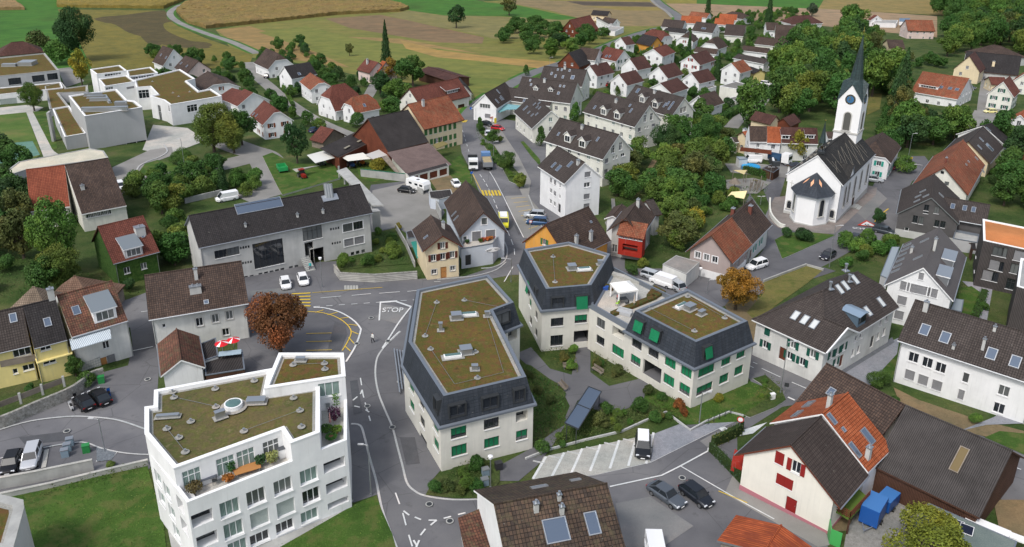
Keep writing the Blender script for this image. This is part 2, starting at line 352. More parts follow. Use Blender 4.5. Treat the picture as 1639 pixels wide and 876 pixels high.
def window(root,p,q,w_,small,depth=.2):
 """one window or door set into the wall p->q"""
 s,z,w,h,kind=w_[:5]
 p=Vector((p[0],p[1],0));q=Vector((q[0],q[1],0));d=(q-p).normalized();n=Vector((d.y,-d.x,0));up=Vector((0,0,1));ax=(d,n,up)
 C=p+d*s+up*z
 ks=kind.split('+');k=ks[0];ex=ks[1:]
 def ring(mb,c,w,h,t,dp,m=0):
  for sx in(-1,1):mb.box(c+d*sx*(w-t)/2,ax,t,dp,h,m)
  for sz in(-1,1):mb.box(c+up*sz*(h-t)/2,ax,w-2*t,dp*.98,t,m)
 if k in'op' and k:
  back=MB();dp=1.3 if k=='o' else 8.
  c=C-n*dp
  if k=='p':
   c=C-n*4;back.box(C-n*7.9,ax,w,.06,h,0);back.box(c-up*(h/2-.03),ax,w,7.9,.05,1);[back.box(c+d*x*(w/2-.03),ax,.04,7.4,h,0)for x in(-1,1)];back.box(c+up*(h/2-.03),ax,w,7.9,.04,0);return back.build('passage',[mat('passage_concrete',(.05,.05,.05),.9),ASPH],root)  # passage walls, back and ceiling coloured near black, shade put into the colour
  back.box(c-n*.05,ax,w,.05,h,1);ring(back,c,w,h,.12,.08,0);back.box(c,ax,.1,.08,h,0)
  o=back.build('loggia_window',[FRAMED,GLASS],root)
  r=MB();r.box(C-n*.1-up*(h/2-.5),ax,w-.02,.03,.95,0);r.box(C-n*.1-up*(h/2-1.),ax,w-.02,.06,.05,1)
  return o
 if k=='D' or k=='G':
  mb=MB();c=C-n*(depth-.03);mb.box(c,ax,w,.06,h,0)
  for i in range(4 if k=='G' else 2):mb.box(c+n*.04+up*(h*(i+.5)/(4 if k=='G' else 2)-h/2),ax,w*.9,.03,h/(4 if k=='G' else 2)*.8,0)
  m_={'G':BLINDG,'D':FRAMED}[k]
  if ex:m_={'y':WOODO,'r':SHUTR,'w':FRAMEW,'d':WOODR,'g':SHUTG,'k':WOODD}.get(ex[0],m_)
  o=mb.build('garage_door' if k=='G' else'door',m_,root)
  if k=='D' and not small:
   hb=MB();hb.bar(C-n*(depth-.12)+d*w*.35,C-n*(depth-.12)+d*w*.35+up*.15,.04);hb.build('handle',METAL,o)
  return o
 fm=FRAMED if k[0]in'dg' or'D' in ex or'D' in k else FRAMEW
 mb=MB();c=C-n*(depth-.05);t=.07 if not small else.1
 ring(mb,c,w,h,t,.08,0)
 nm=1 if w<1.7 else(2 if w<2.6 else max(2,int(w/1.1)))
 if w>.8:
  for i in range(nm):mb.box(c+d*(w*(i+1)/(nm+1)-w/2),ax,t*1.1,.07,h-2*t,0)
 if h>1.9 and k!='n':mb.box(c+up*h*.18,ax,w-2*t,.06,t,0)
 sill=(k[0]not in'n')
 blind={'g':GREEN,'b':BLINDG,'l':BLINDL,'k':CURT}.get(k[0]);frac=.72 if k.endswith('h')else 1.
 pane_m=GLASS
 def glass(b,m):b.face([C-n*(depth-.03)+d*x*w/2+up*zz*h/2 for x,zz in((-1,-1),(1,-1),(1,1),(-1,1))],m)
 def blindm(b,m):
  if k[0]in'blgk':
   off=.03 if k[0]=='g' else.09
   b.box(C-n*(depth-off-.02 if k[0]!='k' else depth-.035)+up*(h*(1-frac)/2),ax,w-2*t*.8,.03,h*frac-t,m)
 def trims(b,m):
  ring(b,C+n*.012,w+.3,h+.3,.15,.03,m)
 def silly(b,m):
  if k[0]!='n':b.box(C+n*.04-up*(h/2+.03),ax,w+.1,.14,.06,m)
 def shut(b,m,sx):
  if ks[-1].startswith('s')or any(e.startswith('s')for e in ex):b.box(C+n*.04+d*sx*(w/2+w*.27),ax,w*.5,.05,h,m)
  else:b.box(C+n*.03+d*sx*w/4,ax,w/2-.02,.05,h,m)
 sc=[e for e in ex if e[0]in'sc' and len(e)==2]
 if small:
  glass(mb,1);mats=[fm,GLASS,blind or GLASS,SHC[sc[0][1]]if sc else TRIMS,TRIMS]
  if blind:blindm(mb,2)
  if sc:shut(mb,3,-1);shut(mb,3,1)
  if't' in ex:trims(mb,4)
  silly(mb,0 if't' not in ex else 4)
  return mb.build('window',mats,root)
 if't' in ex:trims(mb,1)
 if'T' in ex:trims(mb,2)
 silly(mb,1 if't' in ex else 2)
 o=mb.build('window',[fm,TRIMS,FRAMEW],root)
 b=MB();glass(b,0);b.build('pane',GLASSG if k[0]=='k' and random.random()<.0 else pane_m,o)
 if blind:b=MB();blindm(b,0);b.build('curtain' if k[0]=='k' else'blind',blind,o)
 if sc:
  for sx in(-1,1):b=MB();shut(b,0,sx);b.build('shutter',SHC[sc[0][1]],o)
 return o
def thick(mb,polys,th,m=0,ms=1):
 """slabs under a set of roof polygons; fascia only along free edges"""
 key=lambda p:(round(p[0],3),round(p[1],3),round(p[2],3))
 edges={}
 for po in polys:
  for i in range(len(po)):e=(key(po[i]),key(po[(i+1)%len(po)]));edges[e]=1
 for po in polys:
  po=[Vector(p)for p in po]
  nz=sum((po[i].x*po[(i+1)%len(po)].y-po[(i+1)%len(po)].x*po[i].y)for i in range(len(po)))
  if nz<0:po=po[::-1]
  mb.face(po,m);mb.face([p-Vector((0,0,th))for p in po][::-1],ms)
  for i in range(len(po)):
   a,b=po[i],po[(i+1)%len(po)]
   if(key(a),key(b))in edges and(key(b),key(a))in edges:continue
   mb.face([a-Vector((0,0,th)),b-Vector((0,0,th)),b,a],ms)
def autowins(L,z0,zt,small,kinds,sp=2.9,w=1.1,h=1.3,gable=None,first=1.45,fh=2.75):
 o=[];z=z0+first
 while z+h/2<(gable if gable else zt)-.15:
  Lz=L if z<zt-.6 or not gable else L*max(0,(gable-z-h*.8))/max(.1,gable-zt)
  n=int((Lz-1.0)/sp)
  if n<1 and Lz>2:n=1
  for i in range(n):
   if random.random()<.1:continue
   x=L/2+(i-(n-1)/2)*min(Lz/max(1,n),sp*1.35)
   o.append((x,z,w*random.choice((1,1,.75)),h,random.choice(kinds)))
  z+=fh
 return o
DIAG=[]
def house(name,label,cat,z,A,B,E,ze,pitch=38,zr=None,ov=.55,ovg=.35,hip=(0,0),wallm=WHITE,roof=R_BROWN,group=None,wins=(),auto='abef',kinds=('w','w','b','bh','w','k'),chim=(),sky=(),dorm=(),small=None,fas=None,th=.22,zref=None,gut=True,parent_root=None,sp=2.9,base=None,first=1.45,drop=1.5,resw=1):
 A,B,E=Z(z,A),Z(z,B),Z(z,E)
 z0=g(P(*A,(zr or ze+3)).y)if zref is None else zref
 e=PZ(*E,z0+ze)
 def dist(zz):
  a,b=PZ(*A,z0+zz),PZ(*B,z0+zz);d=(b-a).normalized();f=e-a
  return a,b,d,d.x*f.y-d.y*f.x,f.dot(d)
 if zr is None:
  lo,hi=ze+.2,ze+16
  best=None
  for i in range(400):
   zz=lo+(hi-lo)*i/399;r=dist(zz);val=(math.degrees(math.atan2(zz-ze,abs(r[3])))-pitch)**2/25+(r[4]/1.2)**2*resw+max(0,abs(r[3])-9)**2
   if best is None or val<best[0]:best=(val,zz)
  zr=best[1]
 a,b,d,w,res=dist(zr)
 n=Vector((-d.y,d.x,0));
 if w<0:n=-n;w=-w
 a.z=b.z=0;L=(b-a).length;H=zr-ze;t=H/w
 a=a-d*hip[0]*w;L+=(hip[0]+hip[1])*w
 DIAG.append('%-26s z0=%.1f L=%.1f w=%.1f ze=%.1f zr=%.1f pitch=%.0f res=%.1f'%(name+' '+(label or'')[:14],z0,L,w,ze,zr,math.degrees(math.atan(t)),res))
 ctr=a+d*L/2;zmin=min(g(ctr.y-14),g(ctr.y+14))-drop
 root=parent_root or empty(name,(ctr.x,ctr.y,g(ctr.y)),label,cat,group)
 pt=lambda x,y,zz:Vector((a.x+d.x*x+n.x*y,a.y+d.y*x+n.y*y,z0+zz))
 k0,k1=hip;zA,zB=zr-k0*H,zr-k1*H
 small=(scale_at(ctr.y,z0)<7.2)if small is None else small
 faces=[]
 for s in(1,-1):
  f=[pt(0,s*w,ze),pt(L,s*w,ze)]
  if k1<1:f.append(pt(L,s*k1*w,zB))
  if k1>0:f.append(pt(L-k1*w,0,zr))
  if k0>0 or k1>0 or True:
   if k0==0 and k1==0:pass
   elif k0>0:f.append(pt(k0*w,0,zr))
  if k0<1:f.append(pt(0,s*k0*w,zA))
  o=[]
  for p_ in f:
   if not o or(p_-o[-1]).length>1e-3:o.append(p_)
  faces.append(o)
 if k0>0:faces.append([pt(0,k0*w,zA),pt(0,-k0*w,zA),pt(k0*w,0,zr)])
 if k1>0:faces.append([pt(L,k1*w,zB),pt(L,-k1*w,zB),pt(L-k1*w,0,zr)])
 rb=MB();thick(rb,faces,th)
 ro=rb.build('roof',[roof,fas or(WCOPING if wallm in(WHITE,CREAMW,WHITE2)else WOODD)],root)
 if not small or L>12:
  rd=MB();rd.tube(pt(k0*w,0,zr+.02),pt(L-k1*w,0,zr+.02),.11,n=6);rd.build('ridge_cap',roof,ro)
  if gut:
   gb=MB()
   for s in(1,-1):gb.tube(pt(0,s*(w+.07),ze-.1),pt(L,s*(w+.07),ze-.1),.08,n=6)
   for s,x in((1,ovg+.1),(1,L-ovg-.1)):
    gb.tube(pt(x,s*(w+.05),ze-.1),pt(x,s*(w-ov+.08),ze-.6),.05,n=5);gb.tube(pt(x,s*(w-ov+.08),ze-.6),Vector((*pt(x,s*(w-ov+.08),0).xy,zmin+drop)),.05,n=5)
   gb.build('gutter',METAL,root)
 W=w-ov;zu=z0+zr-th
 cn={'e0':pt(ovg,W,0),'e1':pt(L-ovg,W,0),'f0':pt(ovg,-W,0),'f1':pt(L-ovg,-W,0)}
 sides={'e':('e0','e1'),'f':('f1','f0'),'a':('f0','e0'),'b':('e1','f1')}
 wb=MB();zet=zu-t*W
 wl={k:[]for k in'abef'}
 def flip(k):
  p,q=cn[sides[k][0]],cn[sides[k][1]]
  mid=(p+q)/2;cc=pt(L/2,0,0);dd=(q-p);nn=Vector((dd.y,-dd.x,0))
  return(q,p)if nn.dot(mid-cc)<0 else(p,q)
 for wi in wins:
  p,q=flip(wi[0]);s_,zz=hit(*Z(z,wi[1]),p,q);wl[wi[0]].append((s_,zz,wi[2],wi[3],wi[4]))
 given={wi[0]for wi in wins}
 for k in'abef':
  p,q=flip(k);Lw=(q-p).length
  gt=None
  if k in'ab':
   kk=k0 if k=='a' else k1
   gt=zu-kk*H+(t*ovg if kk>0 else 0)
  if k in auto and k not in given:wl[k]=autowins(Lw,z0,zet,small,kinds,gable=gt,sp=sp,first=first)
  if k in'ef':got=wall(wb,p,q,zmin,zet,wl[k])
  else:
   clips=[(t,1,zu-t*(-Lw/2)),(-t,1,zu+t*(-Lw/2))]
   clips=[(t,1,zu+t*Lw/2),(-t,1,zu-t*Lw/2),(0,1,gt)]
   wl[k]=[w_ for w_ in wl[k]if w_[1]+w_[3]/2<min(gt,zu-t*max(0,abs(w_[0]-Lw/2)+w_[2]/2-.0))-.05 or w_[1]+w_[3]/2<zet]
   got=wall(wb,p,q,zmin,zu,wl[k],clips)
  for w_ in got:window(root,p,q,w_,small)
 wo=wb.build('wall',wallm,root)
 if base:
  bb=MB()
  for k in'abef':
   p,q=flip(k);dd=(q-p).normalized();nn=Vector((dd.y,-dd.x,0));c_=(p+q)/2+nn*.02
   bb.box((c_.x,c_.y,z0+base[1]/2-1.5),(dd,nn,Vector((0,0,1))),(q-p).length+.08,.05,base[1]+3)
  bb.build('plinth',base[0],root)
 def on_roof(px,side=1):
  ry=ray(*Z(z,px[:2]));org=Vector((0,0,HC));nn=(n*side*t+Vector((0,0,1))).normalized();p0=pt(0,0,zr)
  return org+ry*((p0-org).dot(nn)/ry.dot(nn)),nn,(n*side-Vector((0,0,t))).normalized()
 for c in chim:
  side=c[4]if len(c)>4 else 1;C_,nn,sl=on_roof(c,side);cw,ch=(c[2],c[3])if len(c)>3 else(.7,1.3)
  cb=MB();X,Yv=d,n;cb.box(C_+Vector((0,0,ch/2-.4)),(X,Yv,Vector((0,0,1))),cw,cw*.8,ch+.8,0)
  cb.box(C_+Vector((0,0,ch+.05)),(X,Yv,Vector((0,0,1))),cw+.14,cw*.8+.14,.1,1)
  cb.tube(C_+Vector((0,0,ch+.1)),C_+Vector((0,0,ch+.4)),.13,n=8,m=1)
  cb.build('chimney',[GREYW if not(len(c)>5)else c[5],METAL],ro)
 for s_ in sky:
  side=s_[4]if len(s_)>4 else 1;C_,nn,sl=on_roof(s_,side);sw,sh=(s_[2],s_[3])if len(s_)>3 else(.8,1.2)
  sb=MB();ax=(d,sl,nn)
  for q_ in(-1,1):
   sb.box(C_+d*q_*(sw/2)+nn*.06,ax,.1,sh+.1,.18,0);sb.box(C_+sl*q_*(sh/2)+nn*.06,ax,sw-.1,.1,.178,0)
  sb.box(C_+nn*.04,ax,sw,sh,.1,1)
  sb.build('skylight',[METAL if len(s_)<6 else s_[5],GLASSB if len(s_)<7 else s_[6]],ro)
 for dm in dorm:
  C_,nn,sl=on_roof(dm[:2]);dw,dh=dm[2],dm[3];kind=dm[4]
  X=d;O=Vector((C_.x,C_.y,C_.z));up=Vector((0,0,1));back=-n
  dep=dh/t;rise=dw*.42 if kind=='g' else.12
  bl=O-X*dw/2;br_=O+X*dw/2
  m_=MB()
  m_.face([bl,br_,br_+up*dh,bl+up*dh][::1],0)
  if kind=='g':m_.face([bl+up*dh,br_+up*dh,O+up*(dh+rise)],0)
  for c_ in(bl,br_):m_.face([c_,c_+up*dh,c_+up*dh+back*dep],0)
  do=m_.build('dormer',dm[5]if len(dm)>5 else wallm,root)
  r2=MB();o_=n*.25
  if kind=='g':
   dr=(dh+rise)/t
   pk=O+up*(dh+rise+.1);pb=O+up*(dh+rise+.1)+back*dr
   for sx in(-1,1):
    e_=O+X*sx*(dw/2+.25)+up*(dh+.1-.25*rise/(dw/2));
    thick(r2,[[e_+o_,pk+o_,pb,e_+back*dep]],.12,0,1)
  elif kind=='s':
   up2=.35
   thick(r2,[[bl+up*(dh+.08)-X*.2+o_,br_+up*(dh+.08)+X*.2+o_,br_+X*.2+up*(dh+.08+up2*3)+back*(dh+up2*3)/t,bl-X*.2+up*(dh+.08+up2*3)+back*(dh+up2*3)/t]],.15,0,1)
  else:
   thick(r2,[[bl+up*(dh+.1)-X*.15+o_,br_+up*(dh+.1)+X*.15+o_,br_+X*.15+up*(dh+.2)+back*(dep),bl-X*.15+up*(dh+.2)+back*(dep)]],.15,0,1)
  r2.build('roof',[dm[6]if len(dm)>6 else roof,WCOPING],do)
  wn=MB();fw=dw*.78;fh_=dh*.75;c_=O+up*(dh*.5)+n*.03;axw=(X,n,up)
  for sx in(-1,1):wn.box(c_+X*sx*(fw/2),axw,.09,.07,fh_,0);wn.box(c_+up*sx*(fh_/2),axw,fw+.09,.069,.09,0)
  nn_=max(1,int(fw/.9))
  for i in range(nn_ if nn_>1 else 1):wn.box(c_+X*(fw*(i+1)/(nn_+1)-fw/2),axw,.07,.06,fh_,0)
  wn.box(c_-n*.01,axw,fw,.03,fh_,1)
  wn.build('window',[FRAMEW,GLASS],do)
 root['_g']=0;del root['_g']
 return dict(root=root,a=a,d=d,n=n,L=L,w=w,z0=z0,pt=pt,ze=ze,zr=zr,t=t,W=W,on_roof=on_roof,roof=ro,small=small)
def flat(name,label,cat,z,pts,h,wallm=WHITE,roofm=MOSS,rim=WCOPING,rimw=.35,rimh=.3,wins=(),auto=(),group=None,zref=None,zlow=None,root=None,kinds=('w',),part='wall',world=None,small=None,rpart='roof',skip=(),sp=3.2):
 if world is None:
  q0=P(*Z(z,pts[0])[:2],h);zr_=g(q0.y)if zref is None else zref
  wp=[PZ(*Z(z,p),zr_+h)for p in pts]
 else:wp=[Vector(p)for p in world];zr_=zref
 n=len(wp);area=sum(wp[i].x*wp[(i+1)%n].y-wp[(i+1)%n].x*wp[i].y for i in range(n));rev=area<0
 cx=sum(p.x for p in wp)/n;cy=sum(p.y for p in wp)/n
 zb=(min(g(p.y)for p in wp)-1.2)if zlow is None else zr_+zlow
 root=root or empty(name,(cx,cy,g(cy)),label,cat,group)
 small=(scale_at(cy)<7.2)if small is None else small
 wb=MB();top=zr_+h
 for i in range(n):
  if i in skip:continue
  p,q=(wp[(i+1)%n],wp[i])if rev else(wp[i],wp[(i+1)%n])
  lst=[(*hit(*Z(z,w_[1]),p,q),w_[2],w_[3],w_[4])for w_ in wins if w_[0]==i]
  if i in auto:lst=autowins((q-p).xy.length,zr_,top-.3,small,kinds,sp=sp)
  for w_ in wall(wb,p,q,zb,top,lst):window(root,p,q,w_,small)
 wo=wb.build(part,wallm,root)
 cc=wp[::-1]if rev else wp
 ins=inset(cc,rimw)
 rm=MB()
 out=inset(cc,-.05)
 for i in range(n):
  j=(i+1)%n
  a,b,c_,d_=out[i],out[j],ins[j],ins[i]
  rm.face([(*a,top),(*b,top),(*c_,top),(*d_,top)]);rm.face([(*d_,top),(*c_,top),(*c_,top-rimh),(*d_,top-rimh)])
  rm.face([(*a,top-.12),(*b,top-.12),(*b,top),(*a,top)])
 ro=None
 if roofm is not None:
  rf=MB();rf.face([(p.x,p.y,top-rimh+.02)for p in ins]);ro=rf.build(rpart,roofm,root);rm.build('coping',rim,root)
  if(roofm in(MOSS,MOSS2)):
   gi=inset(ins,.35);gr=MB()
   for i in range(n):
    j=(i+1)%n;gr.face([(*ins[i],top-rimh+.03),(*ins[j],top-rimh+.03),(*gi[j],top-rimh+.03),(*gi[i],top-rimh+.03)])
   gr.build('gravel_border',GRAVELR,ro)
 return dict(root=root,wp=wp,z0=zr_,top=top,roof=ro,ccw=cc,wall=wo)
def roof_units(fl,z,items):
 """things fixed on a flat roof: (kind,u,v,...)"""
 zt=fl['top']-.26
 for it in items:
  c=PZ(*Z(z,it[1:3]),zt+(.5 if it[0]in'bcs' else.1));c.z=zt;a=R(it[3])if len(it)>3 else 0;mb=MB()
  if it[0]=='v':
   mb.tube(c,c+Vector((0,0,.03)),.42,n=14,m=1);mb.tube(c,c+Vector((0,0,.3)),.09,n=8);mb.tube(c+Vector((0,0,.28)),c+Vector((0,0,.34)),.13,n=8)
   mb.build('roof_vent',[METAL,GRAVELR],fl['roof'])
  elif it[0]=='b':
   w,d_,h=it[4:7];mb.box(c+Vector((0,0,.02)),a,w+.5,d_+.5,.04,1);mb.box(c+Vector((0,0,h/2)),a,w,d_,h,0);mb.box(c+Vector((0,0,h+.03)),a,w+.1,d_+.1,.06,0)
   mb.build('roof_unit',[METAL,GRAVELR],fl['roof'])
  elif it[0]=='s':
   w,d_,h=it[4:7];mb.box(c+Vector((0,0,.025)),a,w+.6,d_+.6,.05,1);mb.box(c+Vector((0,0,h/2)),a,w,d_,h,0);mb.box(c+Vector((0,0,h+.05)),a,w-.3,d_-.3,.1,2)
   mb.build('roof_skylight',[FRAMEW,GRAVELR,GLASSG],fl['roof'])
  elif it[0]=='o':
   r=it[4];mb.tube(c,c+Vector((0,0,.03)),r*1.5,n=24,m=1);mb.tube(c,c+Vector((0,0,.5)),r,n=24,m=0);mb.tube(c+Vector((0,0,.5)),c+Vector((0,0,.62)),r*.85,r*.5,n=24,m=2)
   mb.build('round_skylight',[FRAMEW,GRAVELR,GLASSG],fl['roof'])
  elif it[0]=='l':
   e_=PZ(*Z(z,it[3:5]),zt+.1);mb.bar(c+Vector((0,0,.06)),Vector((e_.x,e_.y,zt+.06)),.03);mb.build('safety_cable',METAL,fl['roof'])
# ---------------- ground, roads, fields ----------------
LIFT=[0]
def sheet(name,m,pts,h=.0,z='O',kind='structure',smooth=0):
 LIFT[0]+=1;h=h+LIFT[0]*.00035
 pts=[Z(z,p)for p in pts]
 w3=[P(p[0],p[1],h)for p in pts]
 if smooth:w3=[Vector(q)for q in catmull(w3,smooth)]
 w3=ccw(w3);mb=MB();mb.face(w3)
 o=mb.build(name,m);return tag(o,kind=kind)
def catmull(p,k,closed=True):
 n=len(p);out=[]
 for i in range(n if closed else n-1):
  p0,p1,p2,p3=(p[(i-1)%n],p[i],p[(i+1)%n],p[(i+2)%n])if closed else(p[max(i-1,0)],p[i],p[i+1],p[min(i+2,n-1)])
  for j in range(k):
   t=j/k;out.append(.5*((2*p1)+(p2-p0)*t+(2*p0-5*p1+4*p2-p3)*t*t+(3*p1-p0-3*p2+p3)*t**3))
 if not closed:out.append(p[-1])
 return out
def raised(name,m,pts,h=.12,z='O',h0=-.3,kind='structure',mtop=None,smooth=0):
 w3=[P(*Z(z,p),h)for p in pts]
 if smooth:w3=catmull(w3,smooth)
 w3=ccw(w3);mb=MB()
 mb.prism([(p.x,p.y)for p in w3],[p.z-h+h0 for p in w3],[p.z for p in w3],0,1 if mtop else 0)
 o=mb.build(name,[m,mtop]if mtop else m);return tag(o,kind=kind)
def ribbon(mb,pts,w,h,side=0,hgt=0,m=0):
 n=len(pts)
 L,Rr=[],[]
 for i in range(n):
  d=(pts[min(i+1,n-1)]-pts[max(i-1,0)]);d=Vector((d.x,d.y)).normalized();nn=Vector((-d.y,d.x))
  a=Vector(pts[i].xy)+nn*w/2;b=Vector(pts[i].xy)-nn*w/2
  L.append(Vector((*a,g(a.y)+h)));Rr.append(Vector((*b,g(b.y)+h)))
 for i in range(n-1):
  mb.face([Rr[i],Rr[i+1],L[i+1],L[i]],m)
  if hgt:
   k=Vector((0,0,hgt))
   mb.face([Rr[i]-k,Rr[i+1]-k,Rr[i+1],Rr[i]],m);mb.face([L[i+1]-k,L[i]-k,L[i],L[i+1]],m)
 if hgt:
  k=Vector((0,0,hgt))
  mb.face([L[0]-k,Rr[0]-k,Rr[0],L[0]],m);mb.face([Rr[-1]-k,L[-1]-k,L[-1],Rr[-1]],m)
def resample(pts,step):
 out=[];acc=0
 L=[0]
 for i in range(1,len(pts)):L.append(L[-1]+(pts[i]-pts[i-1]).length)
 n=max(1,int(L[-1]/step));k=0
 for i in range(n+1):
  s=L[-1]*i/n
  while k<len(L)-2 and L[k+1]<s:k+=1
  t=(s-L[k])/max(1e-6,L[k+1]-L[k]);out.append(pts[k].lerp(pts[k+1],t))
 return out
def mark(pts,z='O',w=.14,m=None,dash=None,smooth=0,name='road_marking'):
 p=[P(*Z(z,q))for q in pts]
 if smooth:p=catmull(p,smooth,False)
 LIFT[0]+=1;h=.07+LIFT[0]*.00035;mb=MB()
 if dash:
  on,off=dash;q=resample(p,.25);i=0;a,b=int(on/.25),int(off/.25)
  while i<len(q)-1:ribbon(mb,q[i:i+a+1],w,h);i+=a+b
 else:ribbon(mb,p,w,h)
 return tag(mb.build(name,m or PAINTW),kind='structure')
def kerb(pts,z='O',w=.22,h=.11,smooth=0,m=None,name='kerb',closed=False):
 p=[P(*Z(z,q))for q in pts]
 if smooth:p=catmull(p,smooth,closed)
 mb=MB();ribbon(mb,p+([p[0]]if closed else[]),w,h,hgt=h+.1);return tag(mb.build(name,m or KERB),kind='structure')
def lowwall(name,pts,h,w,m,z='O',label=None,cat='wall',smooth=0,cap=None,group=None,h0=0):
 p=[P(*Z(z,q))for q in pts]
 if smooth:p=catmull(p,smooth,False)
 c=p[len(p)//2];mb=MB();
 root=empty(name,c,label,cat,group)if cap else None
 ribbon(mb,p,w,h,hgt=h+.4);o=mb.build('wall' if cap else name,m,root)
 if cap:mb=MB();ribbon(mb,p,w+.1,h+.08,hgt=.08);mb.build('coping',cap,root);return root
 return tag(o,label,cat,group)
gb_=MB();
for x0 in range(-1600,1600,400):
 for y0 in(-100,300,700,1100,1500,1900):
  gb_.face([(x0,y0,g(y0)),(x0+400,y0,g(y0)),(x0+400,y0+400,g(y0+400)),(x0,y0+400,g(y0+400))])
tag(gb_.build('ground',GARDEN,uv=False),kind='structure')
def field(name,cols,rot,pts,sc=.06,st=(.1,1,1),fine=2.2,h=.02,z='O',smooth=0):
 m=ground(name+'_%d'%len(MATS),cols,sc*2.2,5,.7,.12,fine,stretch=((st[0],st[1],1),R(rot)))
 return sheet('field',m,pts,h,z,smooth=smooth)
TAN=[(.20,.135,.055),(.30,.20,.085),(.25,.18,.07)]
sheet('meadow',GRASSB,[(-300,-100),(100,-100),(125,12),(128,60),(150,110),(100,130),(-300,130)],.01)
field('stubble',[(.20,.165,.05),(.15,.16,.04),(.26,.19,.07)],-35,[(380,90),(345,48),(410,36),(640,12),(1100,-20),(1090,60),(905,100),(770,166),(742,190),(700,140),(560,118),(470,100)],.05)
field('stubble',[(.31,.20,.08),(.24,.165,.065),(.33,.215,.085)],-35,[(345,48),(400,42),(440,55),(640,62),(800,92),(820,120),(700,96),(560,70),(480,72),(560,108),(440,92),(400,84)],.05,h=.03)
field('olive_strip',[(.13,.16,.035),(.17,.175,.045),(.11,.14,.03)],-35,[(414,52),(490,42),(560,60),(700,78),(860,98),(838,130),(790,150),(700,130),(600,105),(500,82),(445,62)],.05,h=.04)
field('harrowed_field',[(.15,.105,.06),(.20,.135,.075),(.17,.12,.065)],-33,[(520,30),(610,24),(650,32),(775,60),(772,70),(700,68),(620,55),(560,45)],.08,h=.045)
field('tan_pasture',[(.16,.15,.05),(.20,.175,.07),(.13,.145,.04)],-20,[(618,24),(655,17),(711,24),(801,27),(925,31),(900,42),(880,62),(790,62),(770,57),(660,34)],.05,h=.045)
sheet('meadow',GRASSB,[(560,-8),(656,17),(711,25),(801,26),(900,32),(924,29),(880,20),(830,9),(780,4),(560,-40)],.05)
field('brown_field',[(.19,.145,.075),(.24,.18,.09)],-10,[(826,7),(880,17),(930,30),(905,42),(1068,42),(1075,26),(1050,8),(1040,-10),(800,-14)],.05,h=.05)
field('dark_strip',[(.075,.058,.045),(.10,.08,.055)],-8,[(905,2),(1040,4),(1052,11),(935,9)],.06,h=.06)
field('yellow_strip',[(.24,.19,.05),(.19,.17,.04)],-8,[(860,-2),(1040,-1),(1043,3),(880,1)],.06,h=.062)
field('gold_strip',[(.26,.19,.06),(.20,.165,.05)],-8,[(935,10),(1053,12),(1060,17),(1000,17)],.06,h=.062)
field('tan_field',[(.27,.19,.115),(.31,.22,.135)],10,[(1066,6),(1120,6),(1320,14),(1500,26),(1500,60),(1300,40),(1225,34),(1100,30)],.05,h=.05)
field('yellow_field',[(.23,.19,.045),(.19,.175,.04)],5,[(1062,-6),(1117,-6),(1115,6),(1068,5)],.06,h=.06)
sheet('meadow',GRASSB,[(1117,-30),(1320,-20),(1330,6),(1300,14),(1115,6)],.06)
field('corn_stubble',[(.26,.19,.075),(.20,.16,.055)],5,[(1330,-20),(1560,-20),(1530,26),(1310,14)],.06,h=.062)
def crop(pts,h,cols,label,rough_=.35,step=2.2,z='O'):
 m=ground('standing_crop_%d'%len(MATS),cols,.12,6,1,.5,1.4,stretch=((1,.3,1),R(-35)))
 w3=ccw([P(*Z(z,p))for p in pts]);n=len(w3)
 bm=bmesh.new();vs=[bm.verts.new(p+Vector((0,0,h)))for p in w3];f=bm.faces.new(vs)
 bmesh.ops.triangulate(bm,faces=[f])
 for _ in range(7):
  es=[e for e in bm.edges if e.calc_length()>step*1.6]
  if not es:break
  bmesh.ops.subdivide_edges(bm,edges=es,cuts=1);bmesh.ops.triangulate(bm,faces=bm.faces[:])
  if len(bm.faces)>60000:break
 for v_ in bm.verts:
  v_.co.z+=random.uniform(-rough_,rough_)
  if any(e.is_boundary for e in v_.link_edges):v_.co.x+=random.uniform(-.4,.4);v_.co.y+=random.uniform(-.4,.4)
 be=[e for e in bm.edges if e.is_boundary];r=bmesh.ops.extrude_edge_only(bm,edges=be)
 for v_ in r['geom']:
  if isinstance(v_,bmesh.types.BMVert):v_.co.z=g(v_.co.y)-.1
 me=bpy.data.meshes.new('maize_field');bm.to_mesh(me);bm.free();me.materials.append(m)
 o=bpy.data.objects.new('maize_field',me);COL.objects.link(o);return tag(o,label,'crop',None,'stuff')
crop([(283,19),(295,8),(318,-4),(560,-6),(640,8),(655,15),(640,19),(540,24),(412,38),(330,46),(300,37),(290,28)],2.1,[(.16,.105,.04),(.22,.155,.055),(.19,.15,.045)],'tall dry golden maize field curving beside the farm lane')
crop([(-40,-10),(10,-4),(36,12),(40,16),(-40,17)],2.,[(.22,.15,.075),(.28,.19,.09)],'dry brown maize corner at the edge of the bright green meadow')
crop([(90,-30),(310,-30),(292,2),(262,14),(240,14),(92,12)],2.,[(.19,.145,.035),(.24,.18,.045)],'yellow maize block between the meadow and the lane')
field('sunflower_field',[(.10,.085,.025),(.18,.15,.03),(.13,.12,.035),(.22,.18,.035)],-30,[(92,15),(262,17),(268,30),(285,42),(330,62),(405,88),(398,108),(245,112),(150,116),(128,70)],.5,(.35,1,1),.9,.05)
field('ploughed_patch',[(.055,.044,.028),(.10,.08,.03),(.07,.056,.03),(.14,.115,.03)],-30,[(155,29),(200,24),(262,17),(267,30),(278,34),(262,38),(268,50),(300,64),(338,76),(300,77),(262,72),(238,62),(205,52),(185,40)],.5,(.35,1,1),.9,.06,smooth=3)
